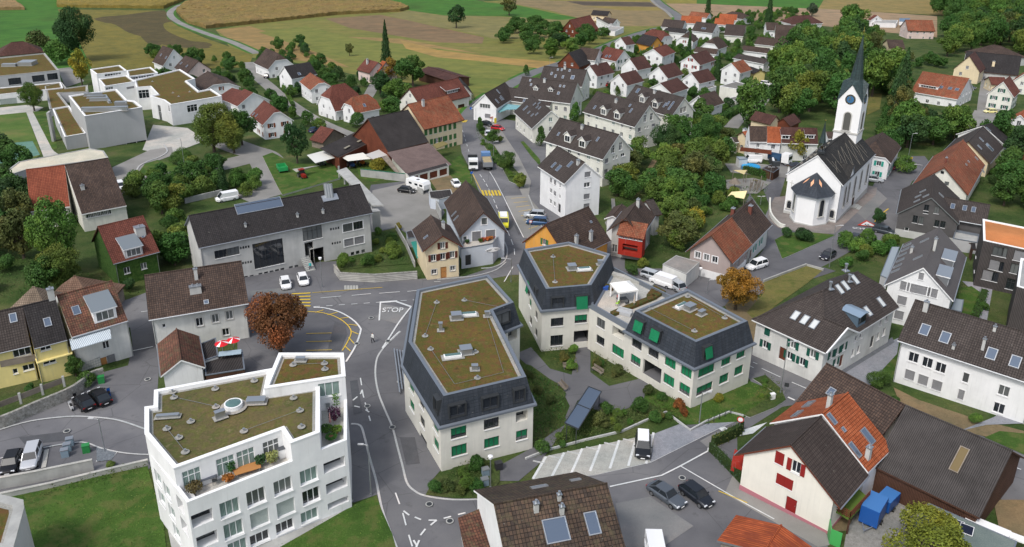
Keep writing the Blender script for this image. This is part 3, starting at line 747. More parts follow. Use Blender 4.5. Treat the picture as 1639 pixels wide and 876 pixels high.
for q_ in([(290,66),(330,68),(338,74),(300,76)],[(150,30),(190,26),(180,38)],[(225,56),(260,70),(240,72)]):sheet('field',MATS['ploughed_patch_%d'%(len(MATS)-1)],q_,.061,smooth=3)
def lane(name,pts,w,m,z='O',h=.06,smooth=5,verge=None):
 p=catmull([P(*Z(z,q))for q in pts],smooth,False)
 if verge:mb=MB();ribbon(mb,p,w+verge*2,h-.02+LIFT[0]*.00035);tag(mb.build('grass_verge',GRASSB),kind='structure')
 LIFT[0]+=1;mb=MB();ribbon(mb,p,w,h+LIFT[0]*.00035);return tag(mb.build(name,m),kind='structure')
lane('farm_lane',[(330,-30),(306,0),(285,10),(273,19),(275,28),(292,39),(330,54),(372,68),(412,86)],4.2,ASPHL,verge=1.6)
lane('road',[(1030,-25),(1050,0),(1068,14),(1086,27),(1080,40),(1045,48),(1000,62),(940,88),(900,101),(850,118),(805,142),(768,166),(746,192)],6,ROADF,verge=1.5)
lane('footpath',[(1040,-2),(1052,9),(1066,18),(1076,28)],2.4,ASPHL)
# ---- village asphalt ----
sheet('road',ASPH,[(-60,560),(-60,520),(0,512),(192,484),(240,466),(395,440),(500,420),(540,418),(541,440),(665,447),(745,442),(800,424),(806,400),(797,353),(766,305),(754,274),(739,245),(734,215),(735,195),(758,172),(800,190),(870,200),(900,260),(866,320),(903,350),(920,350),(1000,400),(1000,430),(1060,430),(1100,430),(1150,440),(1200,425),(1222,400),(1190,330),(1200,310),(1225,345),(1232,330),(1222,305),(1232,270),(1255,255),(1262,270),(1242,335),(1250,360),(1330,372),(1380,330),(1420,255),(1450,250),(1480,250),(1500,275),(1460,290),(1440,330),(1437,380),(1380,392),(1330,420),(1290,440),(1225,468),(1130,500),(1080,500),(900,470),(850,440),(820,440),(660,470),(640,480),(500,490),(240,520),(0,552)],.02)
sheet('road',ASPH,[(380,470),(660,462),(690,462),(700,560),(700,700),(712,745),(690,770),(690,790),(790,790),(860,770),(960,745),(1040,720),(1130,660),(1200,640),(1262,630),(1262,645),(1191,690),(1180,700),(1180,760),(1325,856),(1325,960),(640,960),(636,876),(611,817),(603,792),(565,805),(556,700),(553,600),(500,600),(380,600)],.021)
sheet('road',ASPH,[(1085,500),(1120,500),(1200,562),(1306,603),(1450,655),(1639,722),(1760,765),(1760,860),(1639,815),(1450,735),(1290,645),(1230,655),(1195,600),(1100,560)],.022)
sheet('road',ASPH,[(190,484),(232,470),(262,500),(252,625),(262,700),(245,740),(238,752),(150,770),(0,800),(-60,810),(-60,690),(0,686),(105,640),(150,600),(205,585),(212,552),(205,500)],.022)
sheet('road',ASPH,[(594,296),(649,290),(692,308),(712,340),(705,352),(690,372),(655,376),(635,364),(593,374),(580,340)],.022)
sheet('yard',ASPHL,[(596,305),(649,293),(690,312),(703,350),(690,371),(655,374),(635,362),(595,372)],.03)
lane('road',[(360,228),(392,240),(420,250),(436,275),(440,300),(415,310),(385,318)],9,ASPHL)
lane('road',[(398,100),(412,122),(430,138),(455,160),(500,190),(548,212),(580,222)],5.,ASPHL)
lane('road',[(600,135),(592,150),(585,165),(610,176)],4.,ASPHL)
lane('road',[(1170,205),(1186,188),(1205,178),(1222,158),(1226,143),(1212,132),(1195,128)],4.4,ASPHL)
lane('road',[(1588,100),(1586,130),(1583,160),(1580,200),(1570,214)],7,ASPHL)
sheet('yard',ASPHL,[(1560,176),(1600,186),(1598,205),(1560,225),(1540,215)],.03)
sheet('path',ASPHL,[(965,155),(985,150),(1000,160),(980,170)],.03)
field('gold_edge',[(.34,.22,.07),(.28,.19,.07)],-35,[(640,64),(700,80),(800,92),(900,100),(880,112),(790,100),(700,92),(650,78)],.05,h=.046)
field('olive_edge',[(.12,.15,.035),(.155,.165,.04)],-35,[(640,96),(700,108),(760,124),(820,128),(800,146),(762,150),(700,128)],.05,h=.047)
sheet('school_yard',SLABS,[(228,240),(245,200),(300,205),(330,225),(290,240),(268,250)],.03)
sheet('school_yard',ASPHL,[(180,268),(240,240),(275,235),(278,248),(240,262),(215,282),(180,284)],.035)
sheet('school_yard',ASPHL,[(186,284),(300,272),(330,262),(400,245),(400,262),(330,280),(240,296),(190,312)],.036)
sheet('school_yard',ASPHL,[(92,110),(112,108),(135,130),(105,140)],.036)
raised('lawn',KERB,[(218,281),(232,262),(252,256),(300,268),(290,272),(240,280),(216,284)],.1,mtop=GRASS)
sheet('footpath',SLABS,[(42,180),(52,178),(86,242),(98,250),(70,252)],.03)
sheet('lawn',ground('school_lawn',[(.06,.12,.02),(.085,.14,.03),(.15,.15,.05)],.12,5,.8,.1,5),[(-60,182),(42,180),(66,246),(40,268),(-60,280)],.03)
sheet('lawn',GRASS,[(52,178),(78,176),(92,238),(84,240)],.03)
sheet('sports_court',ground('green_court',[(.10,.20,.16),(.14,.26,.21)],.5),[(-60,236),(52,226),(64,248),(0,262),(-60,272)],.05)
sheet('footpath',SLABS,[(-60,178),(45,168),(70,172),(60,178),(-60,190)],.035)
for i in range(9):
 a=P(268+i*4.2,222+i*3.4);
kerb([(215,284),(222,268),(235,260),(256,252),(268,243),(262,232)],smooth=3,w=.4,h=.2)
sheet('lawn',GRASSD,[(1222,470),(1222,452),(1290,425),(1318,432),(1290,455),(1240,490),(1215,520),(1195,500)],.06)
sheet('lawn',SOIL,[(1175,470),(1222,478),(1225,520),(1205,560),(1190,540),(1160,490)],.058)
raised('lawn',KERB,[(1240,384),(1252,414),(1262,410),(1338,376),(1300,372),(1262,372)],.12,mtop=GRASS)
sheet('church_paving',PAVE,[(1232,330),(1228,350),(1245,364),(1290,374),(1336,374),(1402,312),(1404,300),(1385,296),(1240,316)],.06)
raised('lawn',CONC,[(420,250),(436,244),(470,262),(535,262),(544,285),(452,312),(445,300)],.35,mtop=GRASS)
sheet('lawn',GRASS,[(720,262),(736,248),(752,275),(757,292),(735,300),(700,290),(690,282)],.06)
sheet('yard',SOIL,[(688,288),(720,280),(740,300),(725,318),(700,306)],.07)
sheet('lawn',GRASS,[(570,265),(640,265),(650,276),(600,292),(575,285)],.06)
sheet('lawn',GARDEN,[(538,395),(592,372),(634,368),(658,422),(540,432)],.08)
sheet('terrace_paving',COBBLEG,[(1330,600),(1395,560),(1440,540),(1432,590),(1405,610),(1385,620)],.04)
sheet('terrace_paving',ground('dark_paving',[(.12,.125,.14),(.16,.165,.18)],1),[(1330,600),(1338,606),(1432,548),(1428,540)],.05)
sheet('lawn',GRASS,[(1412,592),(1442,560),(1438,600),(1430,608)],.06)
sheet('building_plot',SOIL,[(1430,620),(1470,640),(1560,670),(1639,690),(1639,712),(1560,695),(1500,690),(1440,645)],.05)
sheet('path',COBBLEG,[(1536,690),(1580,680),(1639,678),(1700,690),(1700,670),(1620,652),(1590,668)],.06)
sheet('lawn',GRASS,[(1576,700),(1600,690),(1700,700),(1700,740),(1640,728)],.065)
sheet('lawn',GRASS,[(1535,462),(1555,458),(1572,470),(1568,505),(1530,500)],.06)
sheet('path',COBBLEG,[(1540,450),(1590,455),(1580,512),(1560,520),(1572,480)],.05)
sheet('courtyard_path',ASPH,[(824,567),(850,556),(880,590),(915,600),(925,550),(945,548),(945,596),(975,618),(1030,605),(1052,612),(1035,640),(990,660),(960,660),(925,640),(905,680),(880,720),(860,745),(830,770),(800,770),(800,745),(855,715),(900,680),(912,650),(895,615),(850,590)],.03)
sheet('lawn',GARDEN,[(850,585),(905,625),(905,680),(870,700),(848,712),(838,640),(830,580)],.035)
sheet('lawn',GRASS,[(1035,620),(1110,652),(1200,610),(1255,632),(1180,675),(1100,680),(1085,668),(1030,640)],.05)
PK=[(846,737),(885,733),(1020,705),(1050,695),(1094,676),(1120,690),(1040,740),(953,760),(858,768)]
sheet('parking_lot',COBBLE,[(870,731),(1048,694),(1040,740),(953,760),(852,768)],.045)
sheet('cobbled_corner',COBBLEG,[(1048,694),(1090,678),(1105,690),(1168,662),(1192,668),(1154,684),(1041,740)],.045)
for i,x in enumerate((874,903,932,961,991,1019,1046)):
 mark([(x,733-(x-870)*.225),(x-21+i*1.5,768-(x-870)*.14)],w=.3)
for x0,y0 in((855,740),(880,732),(910,725),(940,718),(969,711),(999,705)):
 a,b=P(x0-2,y0-1),P(x0+17,y0+3);mb=MB();mb.bar(a+Vector((0,0,.1)),b+Vector((0,0,.1)),.16,.12)
 tag(mb.build('parking_bumper',KERBP),'pale concrete wheel stop at the head of a paved parking bay','wheel stop','wheel stops of the paved car park')
lowwall('low_wall',[(841,736),(875,722),(935,706),(995,692),(1030,676),(1066,661),(1092,681),(1105,690),(1130,676),(1167,661),(1190,667)],.28,.2,KERBP,label='low white edging wall zigzagging above the paved car park',cat='wall')
kerb([(852,769),(953,760),(1041,740),(1154,684),(1191,668),(1230,656)],w=.2,h=.04,m=PAINTW)
mark([(976,780),(1059,762),(1089,747),(1133,723),(1134,718)],w=.2)
mark([(1089,747),(1180,800),(1239,832)],w=.16)
mark([(1150,787),(1196,806)],w=.14,m=PAINTY)
sheet('road_marking',PAINTW,[(1150,686),(1160,683),(1172,693),(1164,697)],.05)
sheet('road_marking',PAINTW,[(1182,698),(1190,688),(1228,676),(1205,694)],.05)
AD,AP=(ground('fresh_asphalt_patch',[(.085,.085,.09),(.11,.11,.118)],.6,5,.3,.01,14),ground('pale_asphalt_patch',[(.19,.187,.185),(.22,.217,.212)],.5,5,.3,.01,14))
for m_,q_ in((AD,[(536,514),(552,520),(556,535),(545,562),(524,562)]),(AP,[(608,486),(655,494),(640,520),(600,508),(606,503)]),(AD,[(1285,436),(1318,428),(1338,434),(1302,446)]),(AD,[(640,700),(664,700),(672,742),(650,744)]),(AP,[(985,806),(1040,795),(1110,842),(1060,876),(1000,876)]),(AD,[(560,610),(572,608),(580,660),(566,664)]),(AP,[(1360,330),(1400,300),(1420,318),(1385,352)]),(AD,[(30,700),(110,690),(118,704),(40,712)]),(AP,[(400,466),(470,459),(474,468),(402,474)]),(AD,[(700,462),(760,452),(790,462),(740,474)]),(AD,[(808,330),(816,328),(838,372),(830,376)]),(AP,[(1120,706),(1150,690),(1168,704),(1140,722)])):
 sheet('asphalt_patch',m_,q_,.034)
S1=[(641,531),(623,548),(608,565),(602,580),(601,603),(606,630),(616,656),(628,684),(636,715),(644,745),(651,772),(662,785),(681,794),(724,800),(781,799)]
kerb(S1,smooth=4,w=.24,h=.05,m=KERBP)
kerb([(562,679),(577,682),(584,702),(591,731),(598,755),(603,774),(607,795),(614,824),(636,880)],smooth=4,w=.26,h=.08,m=KERBP)
mark([(577,606),(581,632),(587,655),(593,675)],w=.16,dash=(2.2,1.4))
mark([(633,790),(645,823),(652,850),(660,876)],w=.16,dash=(2.,1.6))
mark([(646,819),(655,826)],w=.2);mark([(664,829),(674,833)],w=.2);mark([(686,834),(699,834)],w=.2);mark([(699,834),(689,842)],w=.2);mark([(681,848),(673,858)],w=.2)
mark([(710,831),(722,828)],w=.2);mark([(733,825),(745,822)],w=.2);mark([(662,866),(668,876)],w=.2);mark([(671,866),(666,878)],w=.2)
mark([(565,642),(572,636)],w=.2);mark([(567,651),(576,653)],w=.2);mark([(577,632),(580,625)],w=.2);mark([(585,657),(591,661)],w=.2)
mark([(502,493),(520,494),(545,501),(565,513),(576,525),(577,532),(569,555),(554,580)],w=.28,smooth=4)
YC=[(478,499),(512,501),(535,507),(553,518),(562,531),(558,545),(548,562)]
mark(YC,w=.16,m=PAINTY,smooth=4)
for a,b in(((505,501),(518,497)),((524,505),(540,501)),((543,511),(558,509)),((558,520),(572,522)),((562,531),(574,536)),((558,541),(567,551)),((552,555),(561,563)),((478,500),(491,496))):mark([a,b],w=.16,m=PAINTY)
for y in(534,547,561):mark([(490,y+1),(531,y)],w=.14,m=PAINTY)
mark([(502,492),(560,488),(663,481)],w=.16,dash=(1.,1.))
mark([(608,485),(636,483)],w=.55);mark([(635,484),(658,492)],w=.45);mark([(609,485),(607,514)],w=.25)
mark([(658,492),(640,515),(624,540),(612,558)],w=.25,smooth=4)
mark([(640,531),(625,545),(612,560)],w=.2)
for k in range(5):mark([(467,471.5+k*4.6),(497,470+k*5.2)],w=.42,m=PAINTY,name='crossing_stripe')
mark([(500,469.5),(560,465),(612,461)],w=.14,m=PAINTY)
for a,b in(((513,478),(546,475)),((563,474),(594,471)),((607,470.5),(640,468)),((652,467.5),(668,466)),((226,500),(248,498))):mark([a,b],w=.16)
mark([(695,452),(715,451)],w=.14,dash=(1,1))
for x in range(5):sheet('bus_stop_slab',SLABS,[(551+x*4.6,457),(554.6+x*4.6,457),(555+x*4.6,463.5),(551+x*4.6,463.8)],.05)
mark([(736,196),(742,215),(752,248)],w=.14,dash=(2.5,3),smooth=4)
mark([(768,280),(778,295),(790,320),(800,345)],w=.14,dash=(2.5,1.5),smooth=4)
mark([(784,276),(792,289),(806,316),(820,345),(838,381)],w=.16,smooth=4)
mark([(812,370),(818,384),(823,398),(824,412)],w=.14,dash=(3,2))
mark([(821,428),(807,452)],w=.16)
mark([(754,274),(762,290),(770,306)],w=.14,m=PAINTY)
for k in range(6):mark([(771.5+k*5.2,305.5),(774.5+k*5.3,314)],w=.5,m=PAINTY,name='crossing_stripe')
for k in range(4):mark([(735+k*3.2,197.5-k*.4),(738+k*3.2,193)],w=.45,m=PAINTY,name='crossing_stripe')
for k in range(8):mark([(818+k*4,318.5+k*7),(842+k*2.6,316.5+k*6.6)],w=.13,m=PAINTY)
sheet('pavement',ASPHL,[(757,172),(770,180),(790,232),(812,262),(835,310),(866,372),(878,352),(846,315),(850,290),(830,250),(800,205),(775,170)],.03)
sheet('parking_lot',ASPHL,[(820,345),(838,381),(880,385),(872,372),(846,312),(808,314)],.035)
kerb([(770,430),(790,428),(808,418),(812,400),(806,385)],smooth=4,w=.25)
kerb([(700,448),(745,444),(770,440),(795,432),(810,420)],smooth=3,w=.22)
kerb([(846,314),(852,330),(860,348),(872,376)],w=.25,h=.3,m=CONC)
sheet('lawn',GRASS,[(833,227),(838,226),(864,255),(866,268),(850,250)],.06)
for pts in([(762,198),(772,200),(782,216),(776,222),(768,214)],[(770,226),(790,232),(806,256),(812,272),(800,268),(786,250)],[(800,262),(822,268),(842,290),(838,300),(815,290)]):
 raised('planted_bed',KERB,pts,.14,mtop=GARDEN)
mark([(1205,581),(1212,584)],w=.16)
mark([(1219,591),(1249,605)],w=.16);mark([(1267,613),(1295,625)],w=.16);mark([(1261,637),(1272,642)],w=.3);mark([(1198,586),(1206,590)],w=.14)
mark([(1620,748),(1634,753)],w=.16)
raised('pavement',ASPH,[(1198,560),(1213,556),(1312,597),(1308,610)],.1)
raised('planted_bed',KERB,[(1225,600),(1250,622),(1258,640),(1240,652),(1200,668),(1190,664),(1240,628),(1205,606)],.14,mtop=GARDEN)
mark([(0,689),(50,675),(110,668),(150,669),(190,674),(232,688)],w=.26,smooth=4,m=KERBP)
mark([(-20,740),(30,728),(75,717),(130,709),(160,718),(190,725),(215,728),(238,729)],w=.2,smooth=4,m=KERBP)
mark([(212,563),(245,556)],w=.18)
sheet('gravel_bed',ground('dark_gravel',[(.10,.115,.13),(.2,.22,.24)],3,2),[(154,716),(186,724),(178,736),(155,739)],.06)
kerb([(154,739),(178,736),(186,725)],w=.2,h=.1,m=PAINTW)
for f in((75,721,70,750),(25,733,10,762)):mark([f[:2],f[2:]],w=.5,m=SLABS)
sheet('lawn',GRASS,[(-60,905),(-60,815),(0,792),(60,778),(150,764),(236,746),(262,840),(275,960),(-60,960)],.03)
sheet('lawn',GRASS,[(430,960),(440,872),(566,808),(603,793),(611,817),(628,855),(640,900),(640,960)],.05)
sheet('paving',CONC,[(262,815),(275,880),(300,960),(560,812),(566,800),(520,800)],.055)
sheet('lawn',GARDEN,[(681,792),(690,776),(730,745),(775,735),(800,745),(800,770),(780,797),(730,798)],.09)
sheet('paving',ground('grass_pavers',[(.22,.21,.19),(.30,.29,.27)],2,3,.8,.05,7),[(1355,850),(1380,800),(1440,790),(1480,820),(1455,876),(1440,940),(1340,940)],.05)
sheet('yard',SOIL,[(1330,800),(1400,780),(1430,780),(1400,810),(1360,850),(1325,850)],.04)
sheet('yard',SOIL,[(1590,800),(1639,800),(1680,876),(1600,850)],.04)
raised('pavement',ASPHL,[(1180,745),(1188,775),(1322,852),(1328,872),(1310,876),(1160,790)],.06)
sheet('playground',ASPHL,[(1162,288),(1205,285),(1235,292),(1212,310),(1180,310),(1163,302)],.05)
sheet('footpath',SOIL,[(1030,300),(1036,270),(1050,245),(1068,228),(1074,231),(1056,250),(1042,274),(1036,300)],.05)
sheet('footpath',ASPHL,[(968,356),(980,345),(978,318),(984,318),(986,348),(975,368),(1000,390),(985,395)],.05)
sheet('meadow',GRASSD,[(1385,150),(1412,150),(1408,175),(1388,184)],.05)
sheet('lawn',GRASS,[(1013,248),(1045,240),(1030,256),(1016,258)],.05)
sheet('yard',ASPHL,[(1160,262),(1215,262),(1262,268),(1262,285),(1225,282),(1170,276)],.04)
def ground_text(txt,u,v,size,ang,m,sx=1.,name='road_lettering',label=None):
 c=bpy.data.curves.new('t','FONT');c.body=txt;c.size=size;c.align_x='CENTER';c.align_y='CENTER';c.extrude=0;c.offset=.012*size
 t=bpy.data.objects.new('t',c);COL.objects.link(t);bpy.context.view_layer.update()
 dg=bpy.context.evaluated_depsgraph_get();me=bpy.data.meshes.new_from_object(t.evaluated_get(dg));bpy.data.objects.remove(t)
 me.materials.clear();me.materials.append(m);p=P(u,v,.17)
 M_=Matrix.Rotation(math.atan(-SL),4,'X')@Matrix.Rotation(R(ang),4,'Z')@Matrix.Diagonal((sx,1,1,1));me.transform(M_)
 o=bpy.data.objects.new(name,me);COL.objects.link(o);o.location=p;return tag(o,kind='structure')
ground_text('STOP',628.5,496.5,2.3,2,PAINTW,.62)
ground_text('SCHULE',1382,366.5,1.5,-14,PAINTW,.8)
def tri(u,v,s,m,h,ang=0):
 c=P(u,v,h);mb=MB();pts=[c+Vector((math.cos(R(a+ang)),math.sin(R(a+ang)),0))*s for a in(90,210,330)]
 for p in pts:p.z=g(p.y)+h
 mb.face(pts);return tag(mb.build('road_marking',m),kind='structure')
tri(1389,359,2.6,mat('red_road_paint',(.45,.05,.03),.8),.17,-15);tri(1389,359,1.75,PAINTW,.18,-15)
for dx,dy in((-1.2,.8),(1.4,1.2)):
 mb=MB();c=P(1389+dx*1.6,360+dy,.19);mb.box(c,.3,.22,.9,.004);mb.box(c+Vector((.1,-.35,0)),1.1,.7,.16,.004);mb.box(c+Vector((0,.6,0)),0,.3,.3,.004)
 tag(mb.build('road_marking',METALD),kind='structure')
for a,b in(((1408,352),(1418,342)),((1404,350),(1400,356)),((1414,341),(1422,335))):mark([a,b],w=.25,m=PAINTY)
for u,v_ in((594,509),(628,684),(687,807),(720,834),(1092,765),(236,607),(107,690),(588,650),(640,611),(621,546),(571,550)):
 mb=MB();c=P(u,v_,.16);mb.tube(c,c+Vector((0,0,.02)),.42,n=16);mb.tube(c+Vector((0,0,.02)),c+Vector((0,0,.03)),.3,n=16,m=1);tag(mb.build('manhole_cover',[CONC,METALD]),kind='structure')
# ---------------- heroes: white apartment block (front left) ----------------
ref=P(564.8,804.7);zr0=g(ref.y)
H_T,H_M,H_L=12.1,11.2,8.
def pz(z,h,*pts):return[PZ(*Z(z,p)[:2],zr0+h)for p in pts]
tall=pz('G2',H_T,(617,65),(885,65),(893,160),(555,212))
main=pz('G2',H_M,(97,220),(585,130),(565,228),(785,195),(785,395),(665,440),(628,383),(178,545),(57,400),(57,290),(95,285))
low=pz('G2',8.95,(232,690),(660,515),(800,460),(900,428))
blkroot=empty('apartment_block',(low[0].x+12,low[0].y+8,g(low[0].y)),'white apartment block with deep square windows and mossy flat roof, front left by the grass','apartment block')
FR=low[3];FR=Vector((FR.x,FR.y,0));FL=Vector((low[0].x,low[0].y,0))
BR=tall[1];BL1=tall[0]
foot=[FL,FR,Vector((tall[2].x,tall[2].y,0)),Vector((BR.x,BR.y,0)),Vector((main[1].x,main[1].y,0)),Vector((main[0].x,main[0].y,0)),Vector((main[10].x,main[10].y,0)),Vector((main[9].x,main[9].y,0)),Vector((main[8].x,main[8].y,0))]
W_=MB();zb=zr0-2;zt=zr0+8.95
fw=[((232+65,755),2.0,1.5,'o'),((318,845),2.0,1.5,'o'),((412,713),1.9,1.9,'k'),((428,803),1.9,1.9,'k'),((445,880),1.9,1.9,'k'),((522,668),1.9,1.9,'w'),((537,757),1.9,1.9,'l'),((634,622),1.9,1.8,'w'),((646,712),1.9,1.9,'l'),((730,488),1.9,1.9,'kh'),((742,578),1.9,1.8,'k'),((752,662),1.9,1.8,'w'),((642,790),1.9,1.4,'w'),((745,745),1.9,1.5,'k'),((537,838),2.,1.4,'w'),((848,532),2.4,1.3,'o'),((858,618),2.4,1.3,'o'),((864,690),2.4,.8,'o')]
lst=[]
for px,w_,h_,k_ in fw:
 s_,z_=hit(*Z('G2',px),FL,FR);lst.append((s_,z_,w_,h_,k_))
got=wall(W_,FL,FR,zb,zt,lst,depth=.35)
for w_ in got:window(blkroot,FL,FR,w_,False,depth=.35)
n_=len(foot)
for i in range(1,n_):
 p,q=foot[i],foot[(i+1)%n_]
 lst=[]
 if i==n_-1:
  for px in((92,500),(112,590),(128,673),(132,552),(150,645),(170,732),(190,815),(205,700),(222,790)):
   s_,z_=hit(*Z('G2',px),p,q);lst.append((s_,z_,1.7,1.7,'k' if px[0]<200 else'o'))
  lst=[a for j,a in enumerate(lst)if all(abs(a[0]-b[0])>1.9 or abs(a[1]-b[1])>1.9 for b in lst[:j])]
 top_=zt if i not in()else zt
 for w_ in wall(W_,p,q,zb,top_,lst,depth=.3):window(blkroot,p,q,w_,False,depth=.3)
W_.build('wall',WHITE,blkroot)
fi=inset(ccw(foot),.35);cc=ccw(foot);rm=MB()
for i in range(n_):
 j=(i+1)%n_;rm.face([(*cc[i].xy,zt),(*cc[j].xy,zt),(*fi[j],zt),(*fi[i],zt)]);rm.face([(*fi[i],zt),(*fi[j],zt),(*fi[j],zt-1.1),(*fi[i],zt-1.1)])
rm.build('parapet',WCOPING,blkroot)
tf=MB();tf.face([(p.x,p.y,zt-1.0)for p in fi]);tf.build('terrace_floor',SLABS,blkroot)
f1=flat('x',None,None,'G2',[(97,220),(585,130),(565,228),(785,195),(785,395),(665,440),(628,383),(178,545),(57,400),(57,290),(95,285)],H_M,WHITE,MOSS2,WCOPING,.4,.45,zref=zr0,zlow=7.9,root=blkroot,part='penthouse_wall',skip=(6,),small=False)
wp=f1['wp'];p,q=wp[6],wp[7]
if(Vector((q.y-p.y,-(q.x-p.x),0))).dot(Vector((0,-1,0)))<0:p,q=q,p
mb=MB();Lf=(q-p).length
segs=[(.055+.0,.22,'k'),(.36,.53,'k'),(.55,.72,'k'),(.80,.96,'w')]
wl_=[(Lf*(a+b)/2,zr0+8.05+1.25,Lf*(b-a),2.1,k_)for a,b,k_ in segs]
for w_ in wall(mb,p,q,zr0+7.9,zr0+H_M,wl_,depth=.15):window(blkroot,p,q,w_,False,depth=.15)
mb.build('penthouse_wall',WHITE,blkroot)
f2=flat('x',None,None,'G2',[(617,65),(885,65),(893,160),(555,212)],H_T,WHITE,MOSS,WCOPING,.4,.4,zref=zr0,zlow=7.9,root=blkroot,part='stair_tower_wall',small=False,wins=((2,(825,218),2.4,1.8,'k'),))
roof_units(f1,'G2',[('o',427,287,0,.95),('b',370,318,-55,.5,1.0,.8),('b',520,253,5,1.9,.9,.35),('v',513,178),('v',350,212),('v',353,287),('v',172,226),('v',178,248),('v',248,348),('v',148,378),('v',198,415),('v',225,475),('v',470,388),('v',677,250),('v',704,302),('v',710,370),('b',150,315,8,2.2,.35,.25),('l',353,287,178,248),('l',148,378,225,475),('l',470,388,704,302)])
roof_units(f2,'G2',[('b',705,82,0,1.,.4,.4),('v',675,112),('v',806,106),('v',808,130),('l',675,112,806,106)])
def on(z,u,v_,zz):return PZ(*Z(z,(u,v_)),zz)
tz=zr0+8.
LEAFMAT=[None]
def pot_plant(loc,r,h,label,col=(.05,.10,.02),pot=(.2,.08,.05),group=None):
 root=empty('potted_plant',loc,label,'plant',group)
 m=MB();L0=Vector(loc);m.tube(L0,L0+Vector((0,0,.4)),.18,.25,10);m.build('pot',mat('pot_%02d'%int(pot[0]*99),pot,.7),root)
 m=MB()
 for i in range(int(160+r*200)):
  a,b,c_=random.uniform(0,6.28),random.random()**.5*r,random.uniform(.3,h)
  c0=L0+Vector((math.cos(a)*b,math.sin(a)*b,c_));v1=Vector([random.uniform(-1,1)for _ in'xyz']).normalized()*.13;v2=v1.orthogonal().normalized()*.07
  m.face([c0-v1,c0-v2,c0+v1,c0+v2])
 o=m.build('leaves',leafmat(),root,uv=False);o.color=(*col,1);return root
def leafmat():
 def bld(n,b):
  oi=nd(n,'ObjectInfo');p=geo(n)
  a=noise(n,p,.9,3,.6);f=noise(n,p,5.,2)
  c=mix(n,1,oi.outputs['Color'],ramp(n,a,[(.3,(.62,.68,.6)),(.55,(1,1,1)),(.75,(1.5,1.35,1.1))]),'MULTIPLY')
  c=mix(n,1,c,ramp(n,f,[(.3,(.7,)*3),(.7,(1.3,)*3)]),'MULTIPLY');c=mix(n,1,c,ramp(n,noise(n,p,.11,2),[(.35,(.8,.9,.8)),(.5,(1,1,1)),(.68,(1.6,1.25,1.1))]),'MULTIPLY')
  n.links.new(c,b.inputs['Base Color']);b.inputs['Specular IOR Level'].default_value=.25
 return mat('leaves',(.05,.1,.02),.7,build=bld)
def simple_table(loc,rz,L,W,h,m,label,round_=False,leg_m=None,cat='table'):
 root=empty('table',loc,label,cat);T=Vector(loc);mb=MB()
 if round_:mb.tube(T+Vector((0,0,h-.04)),T+Vector((0,0,h)),L/2,n=24)
 else:mb.box(T+Vector((0,0,h-.03)),rz,L,W,.06)
 mb.build('tabletop',m,root);X=Vector((math.cos(rz),math.sin(rz),0));Yv=Vector((-X.y,X.x,0));k=.3 if round_ else.42
 for i in(-1,1):
  for j in(-1,1):
   lb=MB();c=T+X*i*L*k+Yv*j*W*k;lb.bar(c,c+Vector((0,0,h-.05)),.06);lb.build('leg',leg_m or METAL,root)
 return root
def simple_chair(loc,rz,m,label,group=None,name='chair'):
 root=empty(name,loc,label,'chair',group);T=Vector(loc);X=Vector((math.cos(rz),math.sin(rz),0));Yv=Vector((-X.y,X.x,0))
 mb=MB();mb.box(T+Vector((0,0,.44)),rz,.46,.46,.05);mb.build('seat',m,root)
 mb=MB();mb.box(T-X*.22+Vector((0,0,.7)),rz,.04,.46,.5);mb.build('backrest',m,root)
 for i in(-1,1):
  for j in(-1,1):lb=MB();c=T+X*i*.2+Yv*j*.2;lb.bar(c,c+Vector((0,0,.43)),.04);lb.build('leg',METAL,root)
 return root
simple_table(on('G2',325,605,tz),.5,1.6,.9,.74,mat('dark_slate_tabletop',(.07,.08,.10),.4),'dark grey rectangular table on the front terrace of the white block')
simple_chair(on('G2',300,598,tz),.5,METALD,'dark chair left of the grey table on the front terrace','dark terrace chairs');simple_chair(on('G2',350,612,tz),3.6,METALD,'dark chair right of the grey table on the front terrace','dark terrace chairs')
simple_table(on('G2',485,562,tz),.5,2.6,1.2,.5,WOODO,'low orange brown wooden deck table on the front terrace',cat='table')
simple_table(on('G2',818,275,zr0+8.02),0,1.7,1.7,.74,WCOPING,'round white table on the planted right terrace',True)
for k,(u,v_)in enumerate(((795,290),(822,300),(838,265))):simple_chair(on('G2',u,v_,zr0+8.02),k*1.8,METAL,['left','front','right hand'][k]+' light chair at the round white terrace table','chairs at the round white table')
for u,v_,r,h,l_,c_ in((265,640,.8,.8,'olive brown shrub in a pot at the left corner of the front terrace',(.10,.08,.03)),(418,560,.5,1.3,'palm like plant on the front terrace before the glazing',(.03,.10,.02)),(405,598,.6,.5,'low rust coloured plant on the front terrace',(.25,.10,.02)),(540,530,.5,1.,'dark green potted bush beside the wooden deck table',(.02,.06,.02)),(590,520,.6,1.1,'pale grassy plant at the right end of the front terrace',(.16,.20,.07)),(850,345,.7,1.5,'dark purple leaved shrub on the right terrace',(.05,.015,.04)),(855,285,.5,1.7,'tall light green shrub on the right terrace',(.10,.20,.03)),(815,395,.7,.6,'low green plants at the front left of the right terrace',(.05,.12,.02)),(858,400,.6,.7,'low green plants at the front right of the right terrace',(.07,.14,.02)),(835,425,.6,.4,'grassy plant in the front row of the right terrace',(.05,.15,.03))):
 pot_plant(on('G2',u,v_,tz+.2),r,h,l_,c_)
mb=MB();c=on('G2',640,492,tz);mb.box(c+Vector((0,0,.55)),.5,1.2,.9,1.1);mb.box(c+Vector((0,0,1.13)),.5,1.3,1.,.08,1)
tag(mb.build('storage_box',[WCOPING,mat('slate_lid',(.07,.075,.085),.5)]),'white storage cabinet with dark lid at the right end of the front terrace','cabinet')
